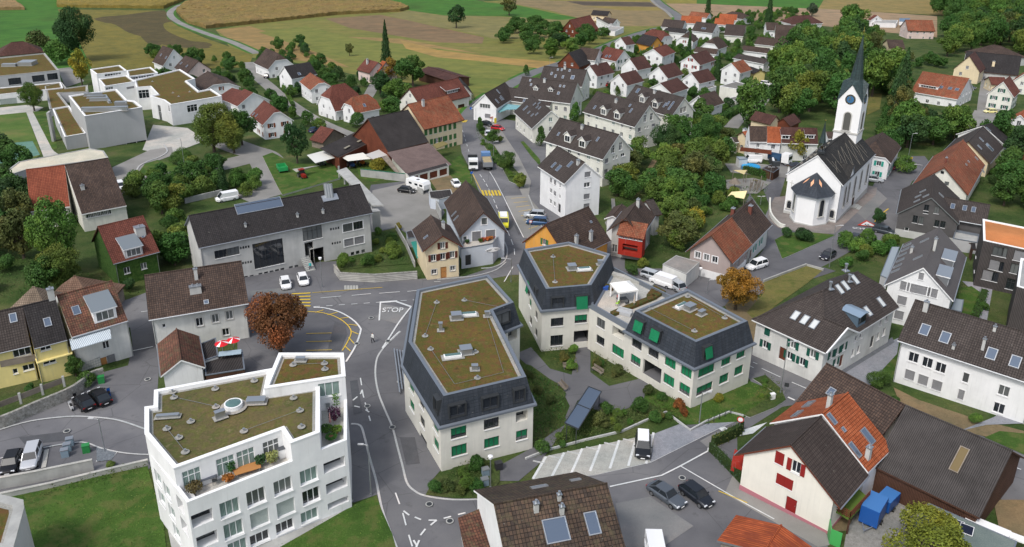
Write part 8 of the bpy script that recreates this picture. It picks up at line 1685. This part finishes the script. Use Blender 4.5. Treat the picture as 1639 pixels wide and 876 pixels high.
# ---------------- trees, bushes, hedges ----------------
LM=leafmat();BARK=ground('bark',[(.06,.045,.035),(.11,.09,.07)],3,4,.8,.1,8)
def leafquads(pts,s,out=None):
 vs=[];fs=[]
 for i,(p,o)in enumerate(pts):
  n=(o*.9+Vector([random.uniform(-1,1)for _ in'xyz'])).normalized();a=n.orthogonal().normalized();a.rotate(Matrix.Rotation(random.uniform(0,6.28),3,n));b=n.cross(a);k=s*random.uniform(.6,1.35);j=len(vs)
  vs+=[p-a*k,p-b*k*.55,p+a*k,p+b*k*.55];fs.append((j,j+1,j+2,j+3))
 return vs,fs
def rnd3():
 while 1:
  v_=Vector([random.uniform(-1,1)for _ in'xyz'])
  if.05<v_.length<1:return v_.normalized()
def crown_mesh(kind,n,s,seed):
 random.seed(seed);pts=[]
 if kind=='c':
  for i in range(n):
   z=random.random()**1.25;tier=(z*13)%1;r=(1-z)**.85*(.62+.38*(1-tier))*random.uniform(.25,1)**.35;a=random.uniform(0,6.28);r*=.82+.18*math.sin(a*7+int(z*13)*2.1)
   pts.append((Vector((math.cos(a)*r,math.sin(a)*r,.12+1.9*z-r*.12)),Vector((math.cos(a),math.sin(a),.5))))
 else:
  lob=[];nl={'r':26 if n<9000 else 44,'k':14,'b':12,'l':34}[kind]
  for i in range(nl):
   d=rnd3();
   if kind=='k':z=i/nl;q=Vector((d.x*.38*(1-z*.6),d.y*.38*(1-z*.6),.45+1.35*z));rr=.52*(1-z*.72)
   elif kind=='b':q=Vector((d.x*.58,d.y*.58,.5+abs(d.z)*.75));rr=random.uniform(.32,.52)
   else:k_=random.uniform(.3,.88);q=Vector((d.x*k_,d.y*k_,1.18+d.z*.62));rr=random.uniform(.15,.4)*(.85 if kind=='l' else 1)
   lob.append((q,rr))
  lob.append((Vector((0,0,1.1 if kind in'rl' else.7)),.5))
  while len(pts)<n:
   q,rr=random.choice(lob);d=rnd3();
   if d.z<-.35 and random.random()<.7:continue
   p=q+d*rr*random.uniform(.55,1.06)
   if sum(1 for c,r_ in lob if(p-c).length<r_*.62)>0:continue
   if p.z<.03:continue
   pts.append((p,d))
 vs,fs=leafquads(pts,s);me=bpy.data.meshes.new('crown');me.from_pydata(vs,[],fs);me.materials.append(LM);return me
def trunk_mesh(kind,seed):
 random.seed(seed);b=MB();h=1.3 if kind in'rlk' else 1.9;b.tube((0,0,-.05),(0,0,h*.55),.075,.05,7);b.tube((0,0,h*.55),(.03,.02,h),.05,.02,6)
 if kind in'rl':
  for i in range(6):a=i*1.05+random.random();z=.5+.08*i;b.tube((0,0,z),(math.cos(a)*.5,math.sin(a)*.5,z+.45),.032,.012,5)
 o=b.build('trunk',BARK,uv=False);me=o.data;bpy.data.objects.remove(o);return me
VAR={}
for k_,n_,s_,c_ in(('r',5200,.066,4),('R',15000,.036,2),('l',4200,.06,3),('c',3000,.07,2),('k',3000,.06,2),('b',2600,.075,4),('B',10000,.034,2)):
 VAR[k_]=[(crown_mesh(k_.lower(),n_,s_,50+i*7+ord(k_)),trunk_mesh(k_.lower(),i)if k_.lower()!='b' else None)for i in range(c_)]
PAL=dict(d=(.028,.07,.02),g=(.046,.112,.022),m=(.07,.15,.026),y=(.10,.155,.028),Y=(.19,.20,.025),o=(.20,.125,.02),R=(.15,.055,.022),O=(.15,.062,.02),b=(.078,.10,.028),t=(.05,.085,.05),p=(.07,.13,.02),P=(.045,.02,.025))
random.seed(99);TN=[0]
def tree(u,v,rp,kind='r',col='g',asp=1.0,label=None,group=None,loc=None,r=None,name=None,cat=None):
 if loc is None:
  hc=4
  for _ in range(4):
   p=P(u,v,hc);r=rp/scale_at(p.y,p.z);h=2*r*asp*(1.6 if kind=='c' else 1.25 if kind=='k' else 1.);hc=h*(.5 if kind in'cbBk' else.58)
  loc=Vector((p.x,p.y,g(p.y)))
 else:h=2*r*asp*(1.6 if kind=='c' else 1.25 if kind=='k' else 1.)
 TN[0]+=1;cm,tm=random.choice(VAR[kind]);bush=kind in'bB'
 nm=name or('bush' if bush else'conifer' if kind=='c' else'tree');rt=empty(nm,loc,label,cat or('bush' if bush else'tree'),group,random.uniform(0,6.28));rt.scale=(r,r,h/2 if not bush else h/1.7)
 c=bpy.data.objects.new('foliage' if bush else'crown',cm);COL.objects.link(c);c.parent=rt;j=random.uniform(.85,1.15);pc=PAL[col];c.color=(pc[0]*j*random.uniform(.9,1.12),pc[1]*j,pc[2]*j,1)
 if tm:t=bpy.data.objects.new('trunk',tm);COL.objects.link(t);t.parent=rt
 return rt
TR="""116 48 34 R d 1.25|large dark tree beside the sunflower field
62 66 20 b b .9|rusty green bush above the far left red hipped roof
88 84 24 b m .8|bright green bush mass below the large dark tree
126 104 17 l Y 1.7|slender yellow green birch before the school
50 152 20 R p 1.15|light green tree on the school lawn
338 200 36 R y 1.1|large yellow green tree at the left before the school court
384 200 27 r g 1.1|dark green tree behind the large yellow green one
372 218 25 R y 1.|yellowish tree right of the large one by the court
90 372 42 R m 1.5|tall fresh green tree with pointed crown in the left gardens
96 425 36 R y 1.|yellow green tree below the tall pointed one
66 440 26 r g 1.3|green tree at the lower left of the tall pointed one
473 226 23 l d 1.5|dark feathery tree on the farm lawn
354 276 13 c d 1.5|dark conifer between the bushes and the yard
617 72 14 c d 1.7|tall dark spruce beside the pink house
626 108 20 l o .9|bronze leaved tree in front of the tall spruce
660 110 27 r g .95|broad green tree right of the bronze one
632 142 23 r m .9|green tree below the broad one by the long farmhouse
608 130 15 r d 1.2|dark green tree between the pink house and the bronze tree
730 24 16 l d 1.15|solitary dark fruit tree on the pasture
559 78 8 l b 1.3|small lone fruit tree on the stubble
815 9 14 l b 1.|rounded brown green tree at the upper field edge
866 217 12 k g 1.2|cone shaped green tree at the skylight roofed end house
921 180 13 k m 1.2|cone shaped green tree between the cream apartment houses
842 112 8 k g 1.|small cone shaped tree beside the field road
1066 222 24 R d 1.15|big dark tree at the gable of the third apartment house
768 198 9 k g 1.1|dark green tree before the filling station
790 217 11 r g 1.1|dark green rounded tree at the paved square
811 256 15 R g 1.1|dark green tree beside the tipper truck
832 288 13 r y 1.|light green tree at the end of the planted bed
800 222 6 r p 1.|small light tree between the two square trees
444 513 50 R R 1.08|large dark red brown beech beside the white block and the yellow crossing
1181 459 36 R o 1.02|orange yellow autumn tree on the dry lawn
1408 604 20 B g .8|round dark green shrub before the farmhouse court
1407 346 11 r d 1.3|small round street tree opposite the church
1278 228 20 l Y 1.25|yellow green tree before the old terrace row
1130 210 26 R g 1.2|high green tree at the upper corner of the stream wood
1150 245 22 r y 1.2|yellowish tree of the stream wood near the orange wing
1232 16 11 c d 1.7|tall dark conifer at the far right fields
1134 8 9 c d 1.9|tall dark spruce behind the red orange roofs
1190 70 8 c t 1.3|blue green conifer in the estate
1104 68 7 c d 1.6|dark narrow conifer left of the half hipped house
1150 106 10 c d 1.5|dark narrow conifer behind the orange brown roof
1301 14 9 r t 1.2|blue grey tree at the far right field
1450 262 18 b m .8|light bushes at the bend behind the church road
1490 862 72 B Y .7|big bright yellow green bush at the lower right edge
1563 670 12 b m .7|green shrub in front of the long white house
1432 640 9 b g .7|small shrub at the corner of the long white house
1151 637 9 b Y .9|small yellow green shrub at the corner of the angled block
118 584 17 l g 1.1|feathery green tree before the yellow house of the left terrace
138 606 15 b g .9|leafy green bush at the corner of the stone wall
48 620 9 b g .8|round clipped shrub in the yellow terrace garden
550 417 12 b m 1.1|round green bush at the community building wall
588 416 13 b g .9|dark green bush right of the round one by the wall
630 398 15 b y .9|yellowish bush in the sunken garden
638 362 6 b Y 1.1|yellow shrub at the end of the yard wall
290 250 20 B g .7|dark round bush beside the school steps
1575 490 9 b g .8|green shrub row beside the modern block
1508 392 8 b m 1.|bright bush below the charcoal side wing
646 250 7 k p 1.|small light tree at the garage row
606 262 16 b Y .6|yellow flowering bush in the farm garden
905 318 5 b Y .6|yellow shrub at the foot of the plain white gable
1010 432 12 b g .7|bush beside the red veranda house
1030 420 10 b y .8|yellowish bush left of the white garage
975 180 7 k g 1.1|small pointed tree at the near estate house, leftmost
988 145 7 k p 1.1|small light tree behind the third apartment house
820 588 5 b g 1|low shrub between the centre block and the courtyard"""
for ln in TR.split('\n'):
 a,lb=ln.split('|');a=a.split();tree(float(a[0]),float(a[1]),float(a[2]),a[3],a[4],float(a[5]),lb)
def inside(x,y,poly):
 c=False
 for i in range(len(poly)):
  a,b=poly[i],poly[i-1]
  if(a[1]>y)!=(b[1]>y)and x<(b[0]-a[0])*(y-a[1])/(b[1]-a[1])+a[0]:c=not c
 return c
FOOT=[]
for o in list(bpy.data.objects):
 if o.name.split('.')[0]in('wall','apse_wall','roof')and o.type=='MESH' and len(o.data.vertices):
  rt=o
  while rt.parent:rt=rt.parent
  off=rt.location if rt!=o else Vector((0,0,0));xs=[v_.co for v_ in o.data.vertices];pts=sorted({(round(c.x+off.x,1),round(c.y+off.y,1))for c in xs})
  def cr(o_,a,b):return(a[0]-o_[0])*(b[1]-o_[1])-(a[1]-o_[1])*(b[0]-o_[0])
  lo,hi=[],[]
  for p in pts:
   while len(lo)>1 and cr(lo[-2],lo[-1],p)<=0:lo.pop()
   lo.append(p)
  for p in reversed(pts):
   while len(hi)>1 and cr(hi[-2],hi[-1],p)<=0:hi.pop()
   hi.append(p)
  FOOT.append(lo[:-1]+hi[:-1])
FB=[(min(p[0]for p in f),max(p[0]for p in f),min(p[1]for p in f),max(p[1]for p in f),f)for f in FOOT if len(f)>2]
ROADP=[]
for o in list(bpy.data.objects):
 if o.name.split('.')[0]in('road','yard','parking_lot','footpath','path','school_yard','courtyard_path','playground','cobbled_corner','church_paving','farm_lane','pavement','sports_court','terrace_paving')and o.type=='MESH':
  for f in o.data.polygons:q_=[tuple(o.data.vertices[i].co.xy)for i in f.vertices];ROADP.append((min(p[0]for p in q_),max(p[0]for p in q_),min(p[1]for p in q_),max(p[1]for p in q_),q_))
def blocked(x,y,r,roads=True):
 for L_,k in((FB,r*.75),(ROADP if roads else[],r*.35)):
  for x0,x1,y0,y1,f in L_:
   if x0-k<x<x1+k and y0-k<y<y1+k:
    for a in range(6):
     t=a*1.047
     if inside(x+math.cos(t)*k,y+math.sin(t)*k,f):return True
    if inside(x,y,f):return True
 return False
CNT={}
def scatter(poly,step,kinds,rr,label,group,asp=(.8,1.2),z='O',n=9999,name=None,roads=True):
 w3=[P(*Z(z,p))for p in poly];x0,x1=min(p.x for p in w3),max(p.x for p in w3);y0,y1=min(p.y for p in w3),max(p.y for p in w3);pl=[(p.x,p.y)for p in w3];k=0;y=y0
 while y<y1:
  x=x0
  while x<x1:
   a,b=x+random.uniform(-.45,.45)*step,y+random.uniform(-.45,.45)*step
   if inside(a,b,pl)and k<n:
    kd,col=random.choice(kinds);r=random.uniform(*rr)*(1 if kd not in'bB' else.75)
    u_,v_=pj((a,b,g(b)+r));k_=r*scale_at(b)*.8
    if any(x0_-k_<u_<x1_+k_ and y0_-k_<v_<y1_+k_ for x0_,y0_,x1_,y1_ in KEEP):x+=step;continue
    if not blocked(a,b,r,roads):tree(0,0,0,kd,col,random.uniform(*asp),label,group,Vector((a,b,g(b))),r);k+=1
   x+=step
  y+=step
 CNT[group]=k
WD=[('r','g'),('r','g'),('r','m'),('r','m'),('l','b'),('r','d'),('r','y'),('l','g')]
KEEP=[(1440,28,1502,82),(1412,58,1450,88),(1462,108,1556,165),(1395,20,1440,45),(1388,150,1412,178),(1300,20,1340,50)]
BU=[('b','g'),('b','m'),('b','y'),('b','d')]
G_='trees of the stream wood'
scatter([(975,320),(1000,262),(1040,245),(1085,222),(1120,200),(1150,205),(1172,225),(1160,262),(1135,300),(1145,335),(1118,365),(1098,412),(1062,412),(1056,345),(1030,325),(1000,345)],6.0,[('r','g'),('r','y'),('b','y'),('b','g'),('r','b'),('r','m')],(3.0,4.6),'leafy plant of the mixed wood between the cream apartment row and the playground',G_,(.75,1.05))
scatter([(1062,330),(1130,300),(1125,350),(1100,400),(1070,405)],5.,[('b','Y'),('b','y'),('b','b')],(2.6,3.6),'yellowing bush at the near end of the stream wood','yellowing bushes of the stream wood')
G2_='trees of the big wood'
scatter([(1180,228),(1215,150),(1235,128),(1262,105),(1310,70),(1330,40),(1365,40),(1385,80),(1400,72),(1440,100),(1480,100),(1492,60),(1500,20),(1512,-30),(1700,-30),(1720,100),(1640,92),(1580,75),(1525,92),(1505,125),(1460,140),(1462,200),(1540,205),(1560,215),(1470,262),(1410,232),(1380,205),(1330,210),(1300,190),(1260,205),(1230,190)],10.4,WD,(4.6,7.2),'tall leafy tree in the big wood around the church spire and upper right edge',G2_,(.95,1.35))
scatter([(1390,90),(1440,95),(1470,90),(1500,90),(1520,110),(1470,112),(1462,165),(1400,200),(1385,150)],6.4,[('r','g'),('b','g'),('r','m'),('b','b'),('r','d')],(2.6,4.),'smaller green tree between the houses right of the spire','smaller trees right of the spire',(.75,1.05))
scatter([(1380,200),(1400,165),(1470,168),(1560,196),(1555,214),(1480,240),(1420,240)],6.6,[('r','g'),('r','m'),('b','g'),('r','d'),('b','y')],(3.2,5.),'green tree of the belt below the long orange roofed house','tree belt below the orange roof',(.75,1.))
scatter([(1380,200),(1440,150),(1470,180),(1460,225),(1400,232)],9.,[('c','d'),('l','b')],(4.,5.),'dark slender tree of the wood right of the church tower','dark trees right of the tower',(1.1,1.5))
scatter([(1570,238),(1680,235),(1700,345),(1600,350),(1575,300)],6.5,[('r','d'),('r','g'),('b','g')],(3.4,5.2),'dark green tree in the gardens at the right edge','garden trees at the right edge',(.9,1.2))
scatter([(1322,418),(1350,395),(1400,378),(1440,392),(1432,408),(1400,424),(1345,436)],3.2,[('b','y'),('b','m'),('b','g')],(1.8,2.8),'yellow green bush in the thicket between the church road and the white gabled house','bushes beside the church road',(.7,1.0),roads=False)
scatter([(1244,374),(1306,372),(1306,388),(1250,388)],3.,[('b','d')],(1.8,2.4),'dark clipped bush in front of the church apse','dark bushes before the apse',(.7,.8),roads=False)
scatter([(-60,240),(36,250),(48,320),(40,420),(-60,430)],6.5,[('r','g'),('r','b'),('r','d'),('b','g')],(3.4,5.),'dark garden tree at the left edge below the school','garden trees at the left edge',(1.,1.3))
scatter([(215,290),(300,268),(345,262),(350,300),(300,330),(300,440),(262,450),(248,400),(240,350),(200,330)],5.,[('b','g'),('r','y'),('b','y'),('r','g')],(2.6,4.),'bush or small tree in the green belt between the gym hall and the community building','green belt by the gym hall',(.7,1.05),roads=False)
scatter([(372,285),(425,292),(430,318),(385,330)],4.,[('b','y'),('b','m')],(2.4,3.4),'light green bush behind the roof of the community building','bushes behind the community building',(.8,1.),roads=False)
scatter([(0,400),(40,430),(150,440),(210,440),(225,470),(130,450),(-40,480)],5.5,[('b','g'),('b','d'),('r','g')],(1.6,3.),'garden bush or small tree in the left gardens above the terrace houses','bushes of the left gardens',(.7,1.1))
scatter([(780,50),(840,42),(870,40),(905,62),(985,58),(990,88),(900,92),(860,100),(820,78),(784,72)],13.5,[('r','g'),('r','d'),('r','m'),('r','p')],(3.6,5.),'round green tree in the orchard garden around the timber farm barn','round trees by the field farm',(.8,.95))
scatter([(905,100),(960,75),(1060,50),(1110,30),(1230,20),(1340,20),(1345,60),(1240,120),(1225,140),(1180,190),(1120,200),(1060,165),(960,170),(930,130)],7.6,[('b','g'),('b','m'),('b','d'),('r','g'),('b','y'),('b','m'),('r','m')],(1.5,3.0),'garden bush or small tree among the houses of the estate','garden bushes of the estate',(.75,1.15))
scatter([(240,80),(330,100),(400,95),(440,80),(480,70),(520,110),(600,130),(650,170),(600,215),(500,215),(440,200),(400,170),(330,150),(250,130)],8.4,[('b','g'),('b','m'),('r','g'),('b','d')],(1.8,3.8),'garden bush or small tree along the left estate street','garden bushes of the left estate',(.75,1.15))
scatter([(1165,300),(1230,296),(1222,330),(1180,345),(1120,352),(1130,310)],4.,BU,(1.5,2.4),'low bush around the playground','bushes of the playground',(.7,1.))
scatter([(1570,205),(1640,235),(1620,300),(1540,300),(1590,250)],5.,BU,(1.5,2.5),'low bush in the gardens behind the orange barn','bushes behind the orange barn',(.7,1.))
scatter([(683,790),(730,750),(775,738),(790,745),(765,795),(725,797)],2.,[('b','b'),('b','y'),('b','g')],(.9,1.4),'wild shrub in the planted corner below the centre block','wild shrubs below the centre block',(.7,1.1),roads=False)
scatter([(855,560),(920,555),(928,600),(895,588)],2.4,[('b','g'),('b','b'),('b','m')],(.8,1.4),'low shrub in the left courtyard bed before the tower','shrubs of the left courtyard bed',(.7,1.),roads=False)
scatter([(948,552),(1030,598),(975,615),(946,590)],2.3,[('b','g'),('b','b'),('b','m')],(.8,1.5),'low shrub in the courtyard bed along the link wall','shrubs along the link wall',(.7,1.),roads=False)
scatter([(925,645),(985,660),(1066,655),(1085,675),(1030,678),(960,700),(880,725),(845,735),(900,700)],1.9,[('b','b'),('b','g'),('b','y')],(.7,1.5),'wild shrub in the planted strip above the paved car park','wild shrubs above the car park',(.7,1.1),roads=False)
scatter([(1032,620),(1060,630),(1110,655),(1090,672),(1040,650)],2.4,[('b','b'),('b','O'),('b','g')],(.8,1.4),'reddish shrub before the wing of the angled block','reddish shrubs before the wing',(.8,1.1),roads=False)
scatter([(838,590),(905,650),(880,700),(850,712)],3.,[('b','g'),('b','b')],(.7,1.1),'low shrub on the lawn beside the centre block','shrubs beside the centre block',(.6,.9))
scatter([(60,768),(240,735),(240,752),(60,790)],2.,[('b','b'),('b','y'),('b','g')],(.6,1.2),'tufted plant along the top of the grass slope','plants on top of the grass slope',(.5,.7),roads=False)
scatter([(762,200),(776,210),(800,250),(842,295),(835,298),(790,262),(765,222)],3.,BU,(.9,1.3),'low shrub in the beds of the paved square','shrubs of the paved square',(.5,.7),roads=False)
scatter([(545,380),(630,370),(655,420),(545,430)],4.,BU,(.9,1.6),'low shrub in the sunken garden','shrubs of the sunken garden',(.6,.9))
scatter([(1225,600),(1252,622),(1256,638),(1240,650),(1215,640)],2.2,[('b','b'),('b','g')],(.6,1.),'grassy plant in the planted bed by the main road','plants by the main road',(.6,.8),roads=False)
def hedge(pts,w,h,col,label,z='O',s=.12):
 p=catmull([P(*Z(z,q))for q in pts],5,False);p=resample(p,.6);L=[];random.seed(5);n=int(len(p)*.6*(w+2*h)*14)
 for _ in range(n):
  i=random.randrange(len(p)-1);c=p[i].lerp(p[i+1],random.random());d=(p[i+1]-p[i]);nn=Vector((-d.y,d.x,0)).normalized();t=random.uniform(0,w+2*h)
  if t<h:q,o=nn*(w/2)+up*t,nn
  elif t<h+w:q,o=nn*(w/2-(t-h))+up*h,up
  else:q,o=-nn*(w/2)+up*(t-h-w),-nn
  L.append((Vector((c.x,c.y,g(c.y)))+q+rnd3()*.12,o))
 vs,fs=leafquads(L,s);me=bpy.data.meshes.new('leaves');me.from_pydata(vs,[],fs);me.materials.append(LM);r=empty('hedge',p[0],label,'hedge');me.transform(Matrix.Translation(-p[0]));o=bpy.data.objects.new('leaves',me);COL.objects.link(o);o.parent=r;o.color=(*PAL[col],1)
 b=MB();ribbon(b,p,w*.8,h*.93,hgt=h);k=b.build('core',ground('hedge_core',[(.02,.04,.01),(.035,.06,.015)],2),r)
hedge([(1110,186),(1135,196),(1160,190),(1196,170),(1212,160),(1222,148),(1220,142)],2.6,2.,'g','long curved clipped hedge along the estate lane',s=.2)
hedge([(1008,108),(1032,100)],1.4,1.6,'m','short bright hedge beside the red roofed estate house',s=.2)
hedge([(1140,716),(1180,697),(1186,690)],.7,1.6,'b','thin wire fence hedge along the yard of the shuttered house')
hedge([(1136,722),(1155,740),(1188,776)],.5,1.4,'t','grey green screen hedge between the yard and the shuttered house')
hedge([(1190,276),(1232,286)],1.2,1.8,'g','dark hedge between the pool and the playground',s=.2)
hedge([(1560,512),(1575,470)],1.2,.9,'g','hedge beside the path of the modern block')
hedge([(446,126),(470,172)],1.,1.1,'m','low hedge along the left estate street',s=.2)
L=[];random.seed(3)
for poly,dens in(([(-60,905),(-60,815),(0,795),(60,780),(150,766),(236,748),(262,840),(275,960),(-60,960)],7),([(440,876),(566,810),(602,795),(611,820),(628,860),(640,900)],9),([(850,590),(900,628),(900,680),(868,700),(846,710)],9),([(1060,655),(1110,655),(1200,614),(1250,632),(1180,672),(1100,678)],9),([(880,700),(925,645),(1066,655),(1085,675),(1030,680),(850,736)],12),([(684,790),(730,750),(775,738),(770,797)],12)):
 w3=[P(*q)for q in poly];pl=[(p.x,p.y)for p in w3];x0,x1=min(p.x for p in w3),max(p.x for p in w3);y0,y1=min(p.y for p in w3),max(p.y for p in w3)
 for _ in range(int((x1-x0)*(y1-y0)*dens)):
  x,y=random.uniform(x0,x1),random.uniform(y0,y1)
  if inside(x,y,pl):L.append((Vector((x,y,g(y)+.12)),Vector((0,-.3,.6))))
vs,fs=leafquads(L,.09);me=bpy.data.meshes.new('grass_tufts');me.from_pydata(vs,[],fs);me.materials.append(LM);o=bpy.data.objects.new('grass_tufts',me);COL.objects.link(o);o.color=(.085,.14,.03,1);tag(o,'rough grass tufts on the near lawns and slopes','grass',None,'stuff')
for col_,nm_,lb_,hh,polys in(('b','wild_herbs','tall wild herbs and seed heads in the courtyard beds',1.1,[([(905,690),(930,655),(985,662),(1066,660),(1082,672),(1030,678),(935,704),(880,722)],26),([(850,562),(918,558),(926,600),(895,592)],12),([(950,556),(1030,600),(975,613),(948,592)],16),([(684,790),(730,750),(775,738),(790,745),(770,797)],22),([(1035,622),(1100,655),(1088,672),(1040,650)],18),([(1225,600),(1252,622),(1256,638),(1195,664)],14),([(70,786),(238,742),(238,752),(60,800)],14)]),('g','ground_plants','low leafy ground plants along beds and lawn edges',.5,[([(850,590),(905,630),(905,680),(868,702),(846,710),(840,640)],14),([(545,385),(634,370),(655,420),(545,430)],5),([(0,400),(150,440),(225,470),(-40,480)],3),([(1330,420),(1440,385),(1400,425)],5),([(1570,205),(1640,235),(1620,300),(1540,300)],3),([(762,200),(776,210),(800,250),(842,295),(835,298),(765,222)],6),([(980,320),(1130,205),(1165,225),(1100,410),(1060,410)],3),([(1165,300),(1230,296),(1222,330),(1120,350)],4)])):
 L=[]
 for poly,dens in polys:
  w3=[P(*q)for q in poly];pl=[(p.x,p.y)for p in w3];x0,x1=min(p.x for p in w3),max(p.x for p in w3);y0,y1=min(p.y for p in w3),max(p.y for p in w3)
  for _ in range(int((x1-x0)*(y1-y0)*dens)):
   x,y=random.uniform(x0,x1),random.uniform(y0,y1)
   if inside(x,y,pl):k_=.5+.5*math.sin(x*1.7)*math.cos(y*1.3);L.append((Vector((x,y,g(y)+.05+random.random()*hh*(.3+.7*k_))),Vector((0,-.2,.5))))
 vs,fs=leafquads(L,.11 if hh>1 else.14);me=bpy.data.meshes.new(nm_);me.from_pydata(vs,[],fs);me.materials.append(LM);o=bpy.data.objects.new(nm_,me);COL.objects.link(o);o.color=(*PAL[col_],1);tag(o,lb_,'plants',None,'stuff')
REC={'tree':[],'bush':[]}
for o in list(bpy.data.objects):
 if o.type=='EMPTY' and o.parent is None and o.get('group')and o.name.split('.')[0]in REC and o.get('category')in REC:REC[o['category']].append((-o.scale.x*scale_at(o.location.y),o.name,o))
import numpy as np
for k_,lst in REC.items():
 lst.sort();mass=lst[245 if k_=='tree' else 268:];A_=[];n_=0
 for _,nm,o in mass:
  c=[x for x in o.children if x.name.split('.')[0]in('crown','foliage')][0];m=Matrix.Translation(o.location)@o.rotation_euler.to_matrix().to_4x4()@Matrix.Diagonal((*o.scale,1));co=np.empty(len(c.data.vertices)*3,'f');c.data.vertices.foreach_get('co',co);M_=np.array(m);A_.append(co.reshape(-1,3)@M_[:3,:3].T+M_[:3,3])
  for x in list(o.children)+[o]:bpy.data.objects.remove(x)
 if not A_:continue
 V_=np.concatenate(A_).astype('f');nq=len(V_)//4;me=bpy.data.meshes.new('woodland');me.vertices.add(len(V_));me.vertices.foreach_set('co',V_.ravel());me.loops.add(nq*4);me.loops.foreach_set('vertex_index',np.arange(nq*4,dtype='i'));me.polygons.add(nq);me.polygons.foreach_set('loop_start',np.arange(0,nq*4,4,dtype='i'));me.update();me.materials.append(LM)
 o=bpy.data.objects.new('woodland' if k_=='tree' else'shrubbery',me);COL.objects.link(o);o.color=(*PAL['g' if k_=='tree' else'm'],1);tag(o,'far trees of the wood, reading as one green mass' if k_=='tree' else'far garden shrubs between the houses, reading as one mass','wood' if k_=='tree' else'shrubs',None,'stuff');DIAG.append('mass %s %d of %d'%(k_,len(mass),len(lst)))
DIAG.append('trees %d %s'%(TN[0],CNT))
